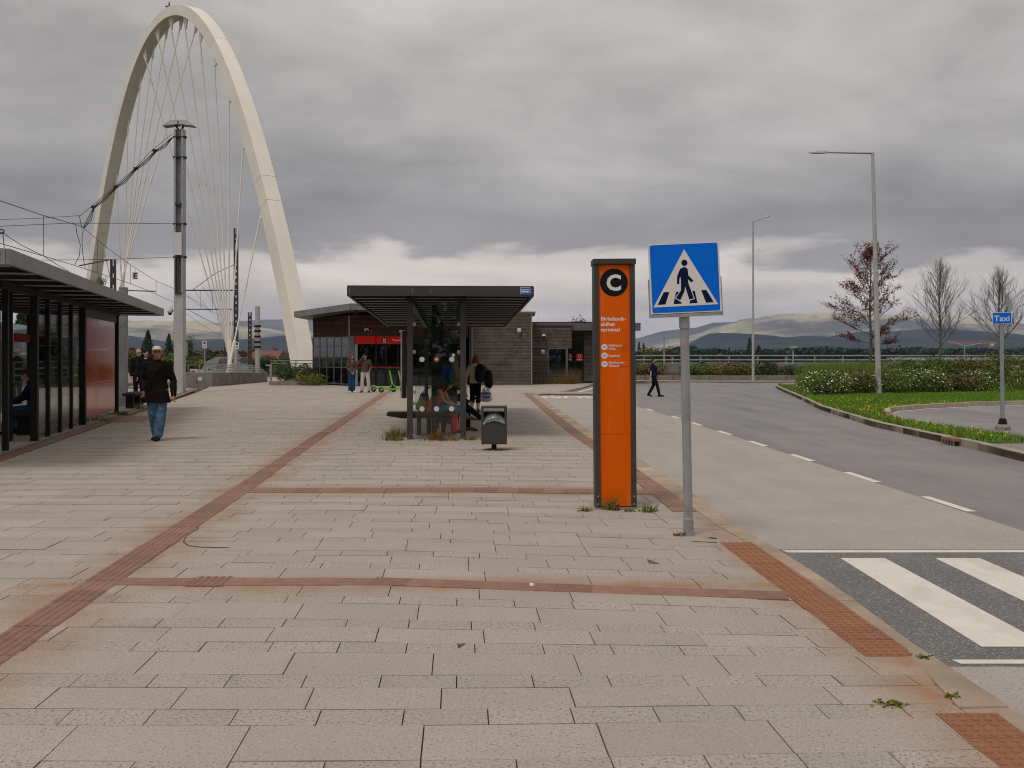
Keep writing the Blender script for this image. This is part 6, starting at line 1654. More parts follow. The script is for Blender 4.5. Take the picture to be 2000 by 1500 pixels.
# ================================================================== PEOPLE
SKIN = mat('skin', (0.45, 0.26, 0.19), 0.55, var=0.08, scale=9)
SKINT = mat('tanned_skin', (0.40, 0.21, 0.14), 0.55, var=0.08, scale=9)
EYE = mat('eye_dark', (0.03, 0.02, 0.02), 0.3); LIP = mat('lips', (0.33, 0.11, 0.10), 0.5)
def cloth(name, col, var=0.18, scale=6, rough=0.85, col2=None, spots=None, bump=0.35): return mat(name, col, rough, var=var, scale=scale, bump=bump, bscale=25, spec=0.06, col2=col2, spots=spots)
def ring_sweep(mb, path, radii, lateral=(1, 0, 0), n=14, rounded=True):
    """closed elliptical sweep; radii = (sideways, front-back) per point"""
    P = [Vector(p) for p in path]; rad = [(r, r) if isinstance(r, (int, float)) else r for r in radii]
    lateral = Vector(lateral)
    if rounded and rounded != 'end':
        d0 = (P[0] - P[1]).normalized(); d1 = (P[-1] - P[-2]).normalized()
        m0 = min(rad[0]); m1 = min(rad[-1])
        P = [P[0] + d0 * m0 * 0.85, P[0] + d0 * m0 * 0.5] + P + [P[-1] + d1 * m1 * 0.5, P[-1] + d1 * m1 * 0.85]
        rad = [(rad[0][0] * .45, rad[0][1] * .45), (rad[0][0] * .86, rad[0][1] * .86)] + rad + [(rad[-1][0] * .86, rad[-1][1] * .86), (rad[-1][0] * .45, rad[-1][1] * .45)]
    elif rounded:
        d1 = (P[-1] - P[-2]).normalized(); m1 = min(rad[-1])
        P = P + [P[-1] + d1 * m1 * 0.5, P[-1] + d1 * m1 * 0.85]; rad = rad + [(rad[-1][0] * .86, rad[-1][1] * .86), (rad[-1][0] * .45, rad[-1][1] * .45)]
    vs = []
    for i, p in enumerate(P):
        t = (P[min(i + 1, len(P) - 1)] - P[max(i - 1, 0)]).normalized()
        l = lateral - t * lateral.dot(t)
        if l.length < 1e-3: l = t.orthogonal()
        l.normalize(); f = t.cross(l)
        for k in range(n):
            a = 2 * math.pi * k / n
            vs.append(p + l * (math.cos(a) * rad[i][0]) + f * (math.sin(a) * rad[i][1]))
    m = len(P)
    fs = [(i * n + k, i * n + (k + 1) % n, (i + 1) * n + (k + 1) % n, (i + 1) * n + k) for i in range(m - 1) for k in range(n)]
    fs += [tuple(range(n - 1, -1, -1)), tuple(range((m - 1) * n, m * n))]
    mb.add(vs, fs)
def fuse(mb, voxel, smooth=2, wrinkle=0.0, seed=0.0, fold=0.0):
    me = bpy.data.meshes.new('tmp'); me.from_pydata(mb.v, [], mb.f); me.update()
    ob = bpy.data.objects.new('tmp', me)
    r = ob.modifiers.new('r', 'REMESH'); r.mode = 'VOXEL'; r.voxel_size = voxel
    s = ob.modifiers.new('s', 'SMOOTH'); s.iterations = smooth; s.factor = 0.5
    me2 = baked(ob)
    if wrinkle:
        nv = len(me2.vertices); co = np.empty(nv * 3, np.float32); me2.vertices.foreach_get('co', co); co = co.reshape(-1, 3)
        no = np.empty(nv * 3, np.float32); me2.vertices.foreach_get('normal', no); no = no.reshape(-1, 3)
        d = np.array([noise.noise(Vector((p[0] * 9 + seed, p[1] * 9, p[2] * 13 + p[0] * 5))) + 0.5 * noise.noise(Vector((p[0] * 22, p[1] * 22 + seed, p[2] * 30))) for p in co])
        co += no * (d * wrinkle)[:, None]
        me2.vertices.foreach_set('co', co.ravel())
    me2.polygons.foreach_set('use_smooth', [True] * len(me2.polygons))
    me2.update()
    return me2
def lerp(a, b, t): return tuple(x + (y - x) * t for x, y in zip(a, b))

BASE = dict(pelvis=(0, 0, .94), waist=(0, .005, 1.10), chest=(0, .015, 1.30), neck=(0, .02, 1.475), head=(0, -.012, 1.635),
            ls=(.185, .02, 1.415), le=(.235, .03, 1.13), lw=(.245, -.03, .88), rs=(-.185, .02, 1.415), re=(-.235, .03, 1.13), rw=(-.245, -.03, .88),
            lh=(.09, 0, .92), lk=(.10, -.015, .50), la=(.10, .02, .085), rh=(-.09, 0, .92), rk=(-.10, -.015, .50), ra=(-.10, .02, .085),
            lt=(.125, -.15, .03), rt=(-.125, -.15, .03), yaw=0.0, pitch=0.0)
def person(label, H, loc, rz, pose, skin, wear, hair=None, woman=False, voxel=0.016, group=None, face=True, stout=1.0):
    j = dict(BASE); j.update(pose)
    o = thing('person', label, 'person', loc, rz, group)
    s = H / 1.75
    o.scale = (s, s, s)
    sw = 0.90 if woman else 1.0
    for k in ('ls', 'rs'):
        if k not in pose: j[k] = (j[k][0] * sw, j[k][1], j[k][2])
    g = 0.90 if woman else 1.0
    hd = Vector(j['head']); HM = Matrix.Translation(hd) @ Matrix.Rotation(j['yaw'], 4, 'Z') @ Matrix.Rotation(j['pitch'], 4, 'X')
    # ---- body, one continuous surface
    b = MB()
    ring_sweep(b, [j['pelvis'], j['waist'], j['chest'], lerp(j['chest'], j['neck'], .62)], [(.150 * stout, .105 * stout), (.125 * g * stout, .10 * stout), (.155 * g, .11 * stout), (.135 * g, .08)])
    ring_sweep(b, [lerp(j['chest'], j['neck'], .7), j['neck'], tuple(hd + Vector((0, .012, -.08)))], [.06 * g, .052 * g, .052 * g])
    for q in 'lr':
        ring_sweep(b, [j[q + 's'], lerp(j[q + 's'], j[q + 'e'], .5), j[q + 'e'], lerp(j[q + 'e'], j[q + 'w'], .4), j[q + 'w']], [.056 * g, .047 * g, .038 * g, .039 * g, .026 * g], n=10)
        ring_sweep(b, [lerp(j['chest'], j['neck'], .45), j[q + 's']], [.06, .055 * g], n=10)
        ring_sweep(b, [j[q + 'h'], lerp(j[q + 'h'], j[q + 'k'], .45), j[q + 'k'], lerp(j[q + 'k'], j[q + 'a'], .35), j[q + 'a']], [.088, .078, .054, .056, .036], n=10)
        a = Vector(j[q + 'a']); t = Vector(j[q + 't']); dv = (t - a)
        ring_sweep(b, [tuple(a + Vector((0, .03, -.04))), lerp(tuple(a), tuple(t), .55), tuple(t)], [(.034, .034), (.040, .032), (.036, .022)], n=10)
    def hp(x, y, z): return tuple(HM @ Vector((x, y, z)))
    hm = MB()
    hm.ball((0, .015, .03), (.074, .092, .095), 16, 10)
    hm.ball((0, -.025, -.035), (.058, .066, .078), 14, 9)
    hm.ball((0, -.045, -.085), (.034, .036, .030), 12, 7)
    hm.ball((0, -.098, -.010), (.013, .022, .026), 10, 7); hm.ball((0, -.108, -.024), (.016, .016, .012), 10, 7)
    hm.ball((0, -.080, .030), (.050, .016, .012), 10, 6)
    hm.ball((0, -.088, -.055), (.024, .014, .010), 10, 6)
    for sx in (-1, 1): hm.ball((sx * .074, .012, -.005), (.012, .022, .034), 8, 6); hm.ball((sx * .038, -.070, -.020), (.022, .018, .016), 8, 6)
    b.add([HM @ Vector(v) for v in hm.v], hm.f)
    me = fuse(b, min(voxel, 0.013), 1)
    # hands, eyes and lips joined to the same mesh
    ex = MB()
    ex.cur = 0
    for q, sx in (('l', 1), ('r', -1)):
        wv = Vector(j[q + 'w']); d = (wv - Vector(j[q + 'e'])).normalized()
        hdv = (d + Vector(pose.get(q + 'hd', (0, -.15, -.1)))).normalized()
        side = Vector((0, -1, 0)) - hdv * hdv.dot(Vector((0, -1, 0)))
        if side.length < .2: side = Vector((0, 0, 1)) - hdv * hdv.z
        side.normalize(); nrm = hdv.cross(side)
        pal = wv + hdv * .045
        ring_sweep(ex, [tuple(wv - hdv * .02), tuple(pal), tuple(wv + hdv * .085)], [(.026, .017), (.040, .016), (.037, .013)], lateral=side, n=10)
        inn = -nrm * sx
        for k, (off, ln) in enumerate(((-.030, .055), (-.010, .068), (.010, .074), (.029, .068))):
            p0 = wv + hdv * .080 + side * off
            p1 = p0 + (hdv * .9 + inn * .35).normalized() * ln * .5
            p2 = p1 + (hdv * .6 + inn * .8).normalized() * ln * .32
            p3 = p2 + (hdv * .25 + inn).normalized() * ln * .25
            ring_sweep(ex, [tuple(p0), tuple(p1), tuple(p2), tuple(p3)], [.0092, .0086, .0078, .0066], lateral=side, n=6)
        p0 = wv + hdv * .025 + side * .026
        ring_sweep(ex, [tuple(p0), tuple(p0 + side * .026 + hdv * .026 + inn * .01), tuple(p0 + side * .030 + hdv * .055 + inn * .02)], [.012, .0105, .008], lateral=nrm, n=6)
    if face:
        ex.cur = 1
        for sx in (-1, 1): ex.ball(hp(sx * .032, -.078, .012), (.011, .008, .006), 8, 6)
        for sx in (-1, 1): ex.ball(hp(sx * .032, -.090, .034), (.018, .006, .004), 8, 5)
        ex.cur = 2
        ex.ball(hp(0, -.101, -.055), (.020, .006, .006), 8, 6)
    bm = bmesh.new(); bm.from_mesh(me)
    n0 = len(bm.faces)
    m3 = bpy.data.meshes.new('x'); m3.from_pydata(ex.v, [], ex.f); m3.update()
    m3.polygons.foreach_set('use_smooth', [True] * len(m3.polygons))
    bm.from_mesh(m3); bm.faces.ensure_lookup_table()
    for i, k in enumerate(ex.m): bm.faces[n0 + i].material_index = k
    me.materials.clear()
    for q in (skin, EYE, LIP): me.materials.append(q)
    bm.to_mesh(me); bm.free(); bpy.data.meshes.remove(m3)
    me.name = 'body'
    link('body', me, o)
    # ---- clothing
    for w_ in wear:
        kd, m = w_[0], w_[1]; opt = w_[2] if len(w_) > 2 else {}
        c = MB(); nm = opt.get('name', kd)
        if kd in ('jacket', 'top'):
            fat = opt.get('fat', 1.0); hem = opt.get('hem')
            pe = j['pelvis']; up = Vector(j['waist']) - Vector(pe); up.normalize()
            pth = [j['pelvis'], j['waist'], j['chest'], lerp(j['chest'], j['neck'], .75)]
            rad = [(.168 * fat * stout, .128 * fat * stout), (.150 * g * fat * stout, .122 * fat * stout), (.180 * g * fat, .132 * fat * stout), (.125 * g, .088)]
            if hem:
                pth = [tuple(Vector(pe) - up * hem)] + pth; hw_ = opt.get('hemw', 1.0); rad = [(.185 * fat * stout * hw_, .140 * fat * stout * hw_)] + rad
            ring_sweep(c, pth, rad, n=18, rounded='end')
            if opt.get('collar'): ring_sweep(c, [lerp(j['chest'], j['neck'], .75), lerp(j['neck'], j['head'], .10)], [(.085, .08), (.072, .072)])
            if opt.get('hood'): c.ball(tuple(Vector(j['neck']) + Vector((0, .09, -.02))), (.12, .07, .09), 12, 8)
            sl = opt.get('sleeve', 1.0)
            for q in 'lr':
                if sl <= 0: continue
                ring_sweep(c, [lerp(j['chest'], j['neck'], .5), j[q + 's']], [.080, .074 * fat], n=10)
                if sl >= 1: ring_sweep(c, [j[q + 's'], lerp(j[q + 's'], j[q + 'e'], .5), j[q + 'e'], lerp(j[q + 'e'], j[q + 'w'], .45), lerp(j[q + 'e'], j[q + 'w'], .95)], [.074 * fat * g, .066 * fat * g, .058 * fat * g, .056 * fat * g, .044 * fat * g], n=12)
                else: ring_sweep(c, [j[q + 's'], lerp(j[q + 's'], j[q + 'e'], sl)], [.076 * fat * g, .070 * fat * g], n=12)
            me = fuse(c, voxel, 2, opt.get('wr', .007), len(label) % 17 * 3.1)
        elif kd in ('trousers', 'trouser_leg', 'shorts'):
            wi = opt.get('wide', 1.0); fl = opt.get('flare', 1.0); end = opt.get('end', .97)
            if kd != 'trouser_leg': ring_sweep(c, [lerp(j['pelvis'], j['waist'], .45), j['pelvis'], lerp(j['pelvis'], lerp(j['lh'], j['rh'], .5), 1.2)], [(.150 * stout, .118 * stout), (.166 * stout, .125 * stout), (.158 * stout, .115 * stout)])
            for q in opt.get('legs', 'lr'):
                lo = lerp(j[q + 'k'], j[q + 'a'], end)
                ring_sweep(c, [j[q + 'h'], lerp(j[q + 'h'], j[q + 'k'], .5), j[q + 'k'], lerp(j[q + 'k'], j[q + 'a'], .5 * end), lo], [.104 * wi, .094 * wi, .074 * wi * (1 + .25 * (fl - 1)), .070 * wi * (1 + .6 * (fl - 1)), .058 * fl * wi], n=12)
            me = fuse(c, voxel, 2, opt.get('wr', .007), 3.0 + len(label) % 13 * 2.3)
        elif kd == 'skirt':
            ring_sweep(c, [lerp(j['pelvis'], j['waist'], .4), j['pelvis'], (j['pelvis'][0], j['pelvis'][1], opt.get('end', .5))], [(.14, .12), (.17, .14), (.17, .15)], n=16)
            me = fuse(c, voxel, 2, .006)
        elif kd == 'shoes' or kd == 'socks':
            for q in 'lr':
                a = Vector(j[q + 'a']); t = Vector(j[q + 't'])
                if kd == 'shoes':
                    ring_sweep(c, [tuple(a + Vector((0, .045, -.045))), tuple(a + (t - a) * .5 + Vector((0, 0, -.008))), tuple(t + (t - a) * .12)], [(.043, .040), (.049, .042), (.044, .030)], n=12)
                    ring_sweep(c, [tuple(a + Vector((0, .02, .02))), tuple(a + Vector((0, .02, -.03)))], [.045, .045], n=10)
                else:
                    ring_sweep(c, [lerp(j[q + 'k'], j[q + 'a'], opt.get('top', .55)), j[q + 'a']], [.064, .046], n=12)
            me = fuse(c, .011, 1)
        elif kd == 'cap':
            cp_ = MB(); cp_.ball((0, .012, .066), (.086, .104, .070), 18, 10)
            br = []
            for r_, z_ in ((.0, .060), (.0, .052)):
                for i in range(9):
                    a = -math.pi * .82 + i * math.pi * .64 / 8
                    br.append((math.cos(a) * .078, -.07 + math.sin(a) * (.10 if True else 0) , z_ - .022 * abs(math.cos(a)) ** 2 + 0.0))
            ring_sweep(cp_, [(-.070, -.080, .050), (-.035, -.140, .052), (.035, -.140, .052), (.070, -.080, .050)], [(.034, .010), (.046, .011), (.046, .011), (.034, .010)], lateral=(0, 1, 0), n=10)
            c.add([HM @ Vector(v) for v in cp_.v], cp_.f); me = fuse(c, .010, 1)
        elif kd == 'glasses':
            gl_ = MB()
            for sx in (-1, 1):
                gl_.ball((sx * .034, -.096, .008), (.027, .007, .020), 12, 8)
                gl_.tube([(sx * .062, -.09, .014), (sx * .078, .01, .012)], .004, 5)
            gl_.tube([(-.06, -.094, .014), (.06, -.094, .014)], .004, 5)
            c.add([HM @ Vector(v) for v in gl_.v], gl_.f)
            me = bpy.data.meshes.new(nm); me.from_pydata(c.v, [], c.f); me.polygons.foreach_set('use_smooth', [True] * len(me.polygons)); me.update()
        elif kd == 'headband':
            hb_ = MB(); hb_.tube([(.088 * math.cos(a), .015 - .02 * 0 + .104 * math.sin(a) * .25 - .02, .03 + .098 * math.sin(a)) for a in [i * math.pi / 10 for i in range(11)]], .014, 6)
            c.add([HM @ Vector(v) for v in hb_.v], hb_.f); me = fuse(c, .009, 1)
        elif kd == 'strap':
            ch = Vector(j['chest']); 
            pts = opt['pts']; c.tube(pts, opt.get('r', .018), 6); me = bpy.data.meshes.new(nm); me.from_pydata(c.v, [], c.f); me.update()
        elif kd == 'beard':
            bb_ = MB(); bb_.ball((0, -.052, -.082), (.052, .048, .036), 12, 8); bb_.ball((0, -.096, -.040), (.028, .012, .008), 8, 6)
            c.add([HM @ Vector(v) for v in bb_.v], bb_.f); me = fuse(c, .009, 1)
        me.materials.clear(); me.materials.append(m); me.name = nm
        link(nm, me, o)
    if hair:
        hm_, style = hair
        c = MB(); h_ = MB()
        if style == 'short':
            h_.ball((0, .022, .048), (.083, .098, .086), 16, 10); h_.ball((0, .055, -.01), (.076, .060, .075), 14, 8)
        elif style == 'fringe':   # bald on top
            h_.ball((0, .055, -.005), (.080, .062, .05), 14, 8)
        else:
            h_.ball((0, .020, .046), (.086, .102, .090), 16, 10)
            L = style
            for sx in (-1, 0, 1):
                ring_sweep(h_, [(sx * .058, .045 + .02 * (sx == 0), .03), (sx * .072, .055 + .02 * (sx == 0), -.10), (sx * .070, .07, -.10 - L * .5), (sx * .055, .075, -.10 - L)], [(.045, .04), (.050, .042), (.048, .036), (.028, .022)], n=10)
            if L > .2:
                for sx in (-1, 1): ring_sweep(h_, [(sx * .070, -.02, .03), (sx * .085, -.025, -.08), (sx * .095, -.03, -.08 - L * .8)], [(.022, .035), (.028, .035), (.018, .022)], n=8)
        c.add([HM @ Vector(v) for v in h_.v], h_.f)
        me = fuse(c, .011, 1, .006, 5)
        me.materials.clear(); me.materials.append(hm_); me.name = 'hair'
        link('hair', me, o)
    return o
H_BR = cloth('brown_hair', (0.060, 0.030, 0.016), .3, 30, .6); H_BL = cloth('blond_hair', (0.20, 0.105, 0.042), .4, 30, .6); H_RD = cloth('red_hair', (0.15, 0.052, 0.02), .3, 30, .6); H_DK = cloth('dark_hair', (0.018, 0.013, 0.011), .3, 30, .5); H_GR = cloth('grey_hair', (0.2, 0.18, 0.16), .3, 30, .6)
BLK = cloth('black_cloth', (0.011, 0.010, 0.011)); BRK = cloth('brown_black_jacket_cloth', (0.014, 0.008, 0.008), .3)
JEAN = cloth('blue_denim', (0.030, 0.085, 0.20), .3, 7, col2=(0.14, 0.22, 0.34)); JEAND = cloth('dark_denim', (0.018, 0.055, 0.125), .25, 6)
BRN = cloth('brown_suede', (0.095, 0.062, 0.042)); BRN2 = cloth('brown_jacket_cloth', (0.085, 0.055, 0.038)); WHT = cloth('white_denim', (0.52, 0.46, 0.45), .1); NVY = cloth('navy_cloth', (0.010, 0.014, 0.040)); BLU = cloth('royal_blue_cloth', (0.012, 0.055, 0.24))
CRM = cloth('cream_cloth', (0.52, 0.42, 0.34), .1); CRMC = cloth('cream_cap_cloth', (0.60, 0.52, 0.43), .08); TEAL = cloth('teal_denim', (0.04, 0.20, 0.28), .3, 6); ORG = cloth('orange_red_cloth', (0.75, 0.075, 0.02), .12)
SHOE = cloth('brown_shoe', (0.15, 0.06, 0.03)); SHOEB = cloth('black_shoe', (0.02, 0.018, 0.016)); SOCK = cloth('white_sock', (0.60, 0.58, 0.55), .06); PNK = cloth('pale_pink_cloth', (0.55, 0.40, 0.36), .1)
LENS = mat('amber_lens', (0.16, 0.045, 0.012), 0.15)

walk = dict(lk=(.10, -.13, .53), la=(.09, -.10, .16), lt=(.11, -.26, .10), rk=(-.09, .00, .50), ra=(-.085, .10, .10), rt=(-.11, -.06, .035))
# man in the cap
person('person in cream cap, dark jacket and faded jeans walking across the square', 1.855, (-7.02, 19.25, 0), R(2),
       dict(lk=(.095, -.07, .50), la=(.045, -.12, .09), lt=(.06, -.27, .035), rk=(-.07, -.02, .50), ra=(-.035, .12, .09), rt=(-.06, -.03, .03),
            lw=(.325, -.07, .835), le=(.285, .04, 1.11), ls=(.175, .02, 1.395), rs=(-.175, .0, 1.395), re=(-.245, .08, 1.13), rw=(-.215, -.06, .92), yaw=R(24), head=(.005, -.035, 1.63), pitch=R(-6)),
       SKINT, [('trousers', JEAN, {'flare': 1.35, 'wide': 1.14, 'wr': .011}), ('jacket', BRK, {'hem': .235, 'fat': 1.14, 'hemw': 1.12, 'collar': True, 'wr': .012}), ('shoes', SHOEB), ('cap', CRMC), ('glasses', LENS),
              ('strap', BLK, {'name': 'bag_strap', 'pts': [(.13, -.125, 1.44), (.05, -.185, 1.30), (-.08, -.185, 1.12), (-.17, -.16, .98)], 'r': .022})],
       hair=(H_GR, 'fringe'), voxel=.013, stout=1.06)
# two people behind him
person('bald person in dark coat and glasses behind the man in the cap', 1.90, (gx(271, 34.3), 34.3, 0.018), R(35), dict(yaw=R(25)), SKIN,
       [('trousers', BLK), ('jacket', BLK, {'hem': .2, 'collar': True}), ('shoes', SHOEB), ('glasses', BLK)], voxel=.02)
person('dark haired person in long black coat and white top behind the capped man', 1.88, (gx(284, 33.2), 33.2, 0.018), R(30), dict(yaw=R(25)), SKIN,
       [('trousers', BLK), ('top', WHT), ('jacket', BLK, {'hem': .35, 'fat': 1.08}), ('shoes', SHOEB)], hair=(H_DK, .02), woman=True, voxel=.02)
# couple at the door
person('person with long red hair, brown jacket and flared jeans by the station door', 1.76, (gx(687, 44.9), 44.9, 0), R(20), dict(lw=(.06, -.17, .95), le=(.22, -.02, 1.12), rw=(-.06, -.17, .94), re=(-.22, -.02, 1.12), yaw=R(15), lh=(.08, 0, .92), rk=(-.075, -.01, .5), lk=(.075, -.01, .5), ra=(-.07, .02, .085), la=(.075, .02, .085)), SKIN,
       [('trousers', JEAND, {'flare': 1.5}), ('top', PNK), ('jacket', BRN, {'hem': .04, 'fat': 1.02}), ('shoes', SOCK)], hair=(H_RD, .25), woman=True, voxel=.018)
person('person in brown jacket and white trousers shading his eyes near the scooters', 1.79, (gx(713, 45.0), 45.0, 0), R(8), dict(rs=(-.19, .02, 1.42), re=(-.30, -.06, 1.28), rw=(-.10, -.12, 1.60), rhd=(.3, 0, .6), le=(.29, .02, 1.14), lw=(.21, -.17, 1.03), lk=(.15, -.02, .5), la=(.17, .02, .085), lt=(.20, -.14, .03), rk=(-.12, -.02, .5), ra=(-.14, .02, .085), rt=(-.18, -.14, .03), yaw=R(-15), pitch=R(12)), SKIN,
       [('trousers', WHT, {'flare': 1.35}), ('jacket', BRN2, {'hem': .02, 'fat': 1.12}), ('shoes', SHOEB), ('cap', BLK)], hair=(H_DK, 'short'), voxel=.018)
# man crossing the road, walking to the right
person('person in navy polo and black trousers walking over the road behind the sign', 1.70, (gx(1277, 42.1), 42.1, -0.08), R(72), dict(
       lk=(.07, .03, .50), la=(.06, .24, .12), lt=(.06, .12, .035), rk=(-.07, -.16, .52), ra=(-.06, -.26, .09), rt=(-.06, -.43, .05), rw=(-.27, .10, .86), re=(-.25, .08, 1.13), lw=(.24, -.12, .90), yaw=R(-6)), SKIN,
       [('trousers', BLK, {'wr': .006}), ('top', NVY, {'hem': .03, 'fat': 1.1, 'sleeve': .72}), ('shoes', SHOEB), ('beard', H_DK), ('strap', SOCK, {'name': 'polo_collar', 'pts': [(.07, .02, 1.475), (.05, -.06, 1.45), (0, -.085, 1.42), (-.05, -.06, 1.45), (-.07, .02, 1.475)], 'r': .016}),
              ('strap', SOCK, {'name': 'sleeve_band', 'pts': [(-.235 - .055, .06, 1.20), (-.235, .00, 1.20), (-.235 + .055, .06, 1.20), (-.235, .12, 1.20), (-.235 - .055, .06, 1.20)], 'r': .012})], hair=(H_DK, 'short'), voxel=.016, stout=1.15)
# woman with the backpacks, seen from behind
bw = person('person in cream jacket with ponytail and black backpacks walking away', 1.66, (-1.09, 28.8, 0), R(172), dict(lk=(.09, -.02, .50), la=(.085, .10, .12), lt=(.10, -.02, .04), rk=(-.08, -.10, .51), ra=(-.08, -.06, .085), rt=(-.10, -.22, .03), le=(.27, .05, 1.14), lw=(.30, .0, .90), re=(-.28, .0, 1.14), rw=(-.30, -.03, .92), yaw=R(15), pitch=R(8)), SKIN,
       [('trousers', BLK, {'end': .42, 'flare': 1.4}), ('top', CRM, {'hem': .02, 'fat': 1.1, 'hood': True}), ('socks', SOCK, {'top': .42}), ('shoes', SHOE)], hair=(H_RD, .10), woman=True, voxel=.016)
def carried(name, label, cat, lobes, m, loc, rz=0.0, voxel=.014, wr=.006):
    o = thing(name, label, cat, loc, rz)
    c = MB()
    for l in lobes: c.ball(l[:3], l[3:6], 14, 10)
    me = fuse(c, voxel, 2, wr, 2.0); me.materials.append(m); me.name = 'bag'
    link('bag', me, o); return o
PACK = cloth('black_nylon', (0.012, 0.012, 0.014), .3, 8, .5)
bp_ = carried('backpack', 'black backpack on the back of the walking person in cream', 'backpack', [(0, 0, .12, .15, .09, .17), (0, 0, -.10, .165, .10, .17), (0, -.07, -.1, .11, .05, .12), (0, 0, .02, .16, .09, .2)], PACK, (-0.93, 28.56, 1.16), R(-8))
MB().tube([(-.10, .10, .22), (-.13, .22, .2), (-.14, .22, -.1), (-.12, .1, -.22)], .016, 6).tube([(.10, .10, .22), (.13, .22, .2), (.14, .22, -.1), (.12, .1, -.22)], .016, 6).build('strap', PACK, bp_)
bp2 = carried('backpack', 'second rounder black bag slung on the right arm', 'backpack', [(0, 0, 0, .12, .10, .26), (0, 0, -.12, .13, .11, .20)], PACK, (-0.68, 28.62, 1.02))
MB().tube([(-.05, .05, .24), (-.10, .08, .34), (-.14, .06, .24)], .014, 6).build('strap', PACK, bp2)
PLB = cloth('white_plastic_film', (0.52, 0.51, 0.53), .08, 5, .35, bump=.5)
rb_ = carried('plastic_bag', 'white plastic carrier bag lettered REMA 1000 in blue', 'bag', [(0, 0, .16, .17, .09, .17), (0, 0, .06, .19, .10, .10), (-.06, 0, .30, .06, .04, .08), (.06, 0, .30, .06, .04, .08)], PLB, (-0.76, 28.55, 0.36), R(4), .012, .008)
MB().tube([(-.06, 0, .34), (-.03, 0, .45), (.03, 0, .45), (.06, 0, .34)], .010, 6).build('handle', PLB, rb_)
BLT = mat('blue_lettering', (0.02, 0.035, 0.26), 0.5)
text('lettering', 'REMA', 0.075, BLT, rb_, (0.0, -.108, .19), align='CENTER', bold=.03, sx=1.05, depth=.003)
text('lettering', '1000', 0.075, BLT, rb_, (0.0, -.112, .075), align='CENTER', bold=.03, sx=1.05, depth=.003)
pb_ = carried('carrier_bag', 'pale translucent carrier bag in the left hand', 'bag', [(0, 0, .18, .10, .08, .20), (0, 0, .08, .12, .09, .10)], cloth('pale_film', (0.30, 0.34, 0.36), .1, 5, .4), (-1.42, 28.75, .42), 0, .014, .008)
MB().tube([(-.03, 0, .34), (0, 0, .46), (.03, 0, .34)], .010, 6).build('handle', PLB, pb_)
# people in the bus shelter
sit_r = dict(pelvis=(0, .06, .54), waist=(0, .02, .68), chest=(0, -.10, .86), neck=(0, -.22, 1.02), head=(0, -.32, 1.12), pitch=R(38),
             ls=(.17, -.17, .97), le=(.20, -.28, .74), lw=(.08, -.46, .66), rs=(-.17, -.17, .97), re=(-.20, -.28, .74), rw=(-.06, -.46, .66), lhd=(-.3, -.3, .1), rhd=(.3, -.3, .1),
             lh=(.09, .02, .52), lk=(.11, -.42, .52), la=(.11, -.44, .09), lt=(.12, -.62, .03), rh=(-.09, .02, .52), rk=(-.11, -.42, .52), ra=(-.11, -.44, .09), rt=(-.12, -.62, .03))
w1 = dict(sit_r); w1.update(rk=(-.06, -.42, .60), ra=(.06, -.74, .40), rt=(.06, -.90, .34))
person('person in red sleeveless top and orange trousers bent over on the shelter bench', 1.68, (-1.66, 20.8, 0), R(80), w1, SKINT,
       [('trousers', ORG, {'name': 'orange_trousers', 'legs': 'l', 'flare': 1.6, 'end': .93}), ('trouser_leg', TEAL, {'name': 'teal_trouser_leg', 'legs': 'r', 'flare': 1.15, 'end': .9}), ('top', ORG, {'sleeve': 0, 'hem': .05}), ('shoes', SHOE)], hair=(H_DK, .25), woman=True, voxel=.015)
w2 = dict(sit_r); w2.update(rk=(-.05, -.44, .58), ra=(.10, -.72, .32), rt=(.10, -.90, .30))
person('person with pale headband and long fair hair hunched over a phone', 1.70, (-1.42, 21.7, 0), R(78), w2, SKIN,
       [('trousers', BLK, {'end': .95}), ('top', BLK, {'hem': .05, 'fat': 1.1, 'hood': True}), ('shoes', SHOE), ('headband', cloth('pale_blue_cloth', (0.35, 0.37, 0.50), .1))], hair=(H_BL, .34), woman=True, voxel=.015)
ph = thing('phone', 'dark phone held in the hands of the hunched person', 'phone', (-0.90, 21.55, 0.68), R(80)); MB().box((0, 0, 0), (.075, .15, .01)).build('case', BLACK, ph, bev=.003); MB().box((0, 0, .0065), (.066, .135, .002)).build('screen', GLASSB, ph)
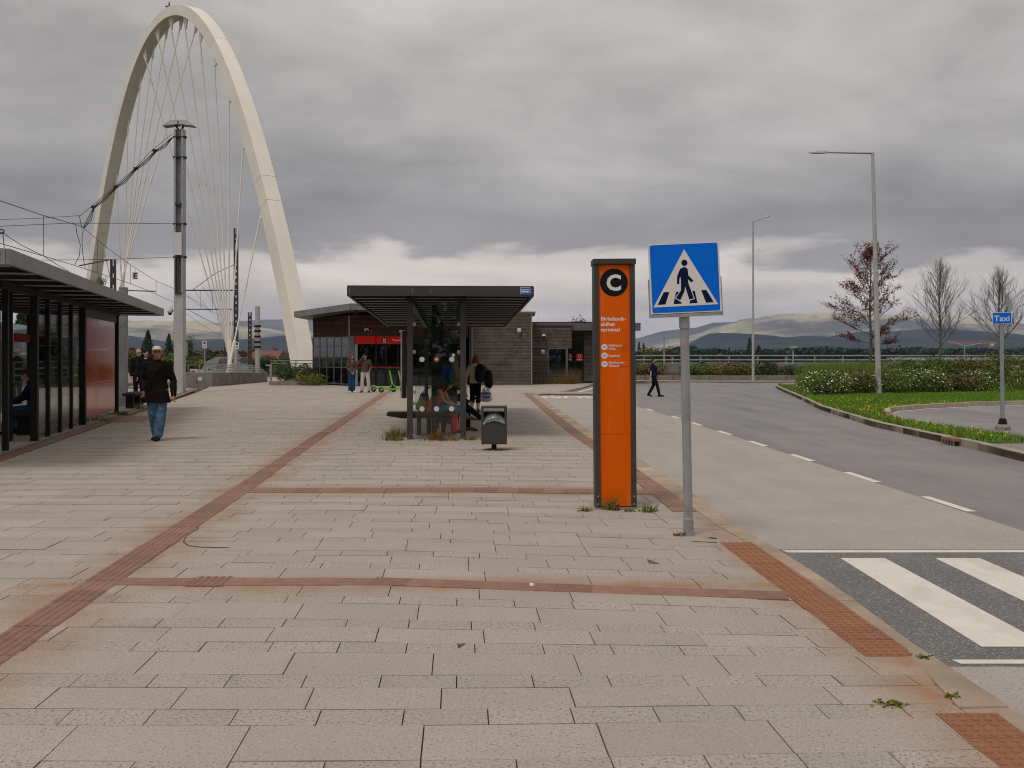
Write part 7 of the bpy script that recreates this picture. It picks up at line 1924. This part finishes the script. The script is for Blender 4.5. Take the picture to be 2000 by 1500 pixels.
st_ = person('person in royal blue jacket with long fair hair standing inside the bus shelter', 1.74, (-1.46, 24.0, 0), R(205), dict(le=(.26, -.03, 1.14), lw=(.10, -.19, 1.12), re=(-.27, .05, 1.14), rw=(-.26, -.02, .90), yaw=R(25), pitch=R(18), head=(0, -.04, 1.62)), SKIN,
       [('trousers', BLK), ('jacket', BLU, {'hem': .14, 'fat': 1.12}), ('shoes', SHOEB)], hair=(H_BL, .46), woman=True, voxel=.016)
tb_ = carried('tote_bag', 'pale shoulder tote bag hanging beside the blue jacket', 'bag', [(0, 0, .12, .05, .13, .15), (0, 0, .05, .055, .14, .09)], CRM, (-1.14, 23.9, .78), 0, .014, .004)
MB().tube([(0, -.08, .26), (-.08, -.06, .62), (-.08, .06, .62), (0, .08, .26)], .012, 6).build('strap', CRM, tb_)
yb = carried('shopping_bag', 'yellow green bag standing on the bench behind the red top', 'bag', [(0, 0, .10, .13, .10, .11), (0, 0, .16, .11, .09, .08)], cloth('yellow_green_cloth', (0.22, 0.24, 0.02), .2), (-1.93, 20.75, .49), 0, .014, .008)
MB().tube([(-.05, 0, .2), (0, 0, .30), (.05, 0, .2)], .008, 6).build('handle', PLB, yb)
dk_ = carried('rucksack', 'dark green rucksack leaning beside the seated red top person', 'backpack', [(0, 0, .14, .14, .12, .17), (0, 0, .25, .11, .10, .12)], cloth('dark_green_nylon', (0.012, 0.022, 0.018), .2), (-1.95, 21.6, .49), 0, .014, .006)
MB().tube([(-.04, 0, .34), (0, 0, .42), (.04, 0, .34)], .010, 6).build('handle', PACK, dk_)
# seated man in the tram shelter
sm = dict(sit_r); sm.update(head=(0, -.15, 1.25), neck=(0, -.07, 1.09), chest=(0, .0, .90), waist=(0, .05, .70), ls=(.17, -.02, 1.03), rs=(-.17, -.02, 1.03), le=(.21, -.16, .80), re=(-.21, -.16, .80), pitch=R(25))
person('person in dark jacket and blue jeans sitting in the tram shelter looking down', 1.74, (*pl(3.95, -0.47), 0.018), R(-78), sm, SKINT,
       [('trousers', JEAND, {'end': .62}), ('jacket', NVY, {'hem': .05, 'fat': 1.12, 'collar': True}), ('socks', TEAL, {'top': .5}), ('shoes', SHOEB)], hair=(H_BR, 'short'), voxel=.016)
bpy.data.scenes.remove(TS)
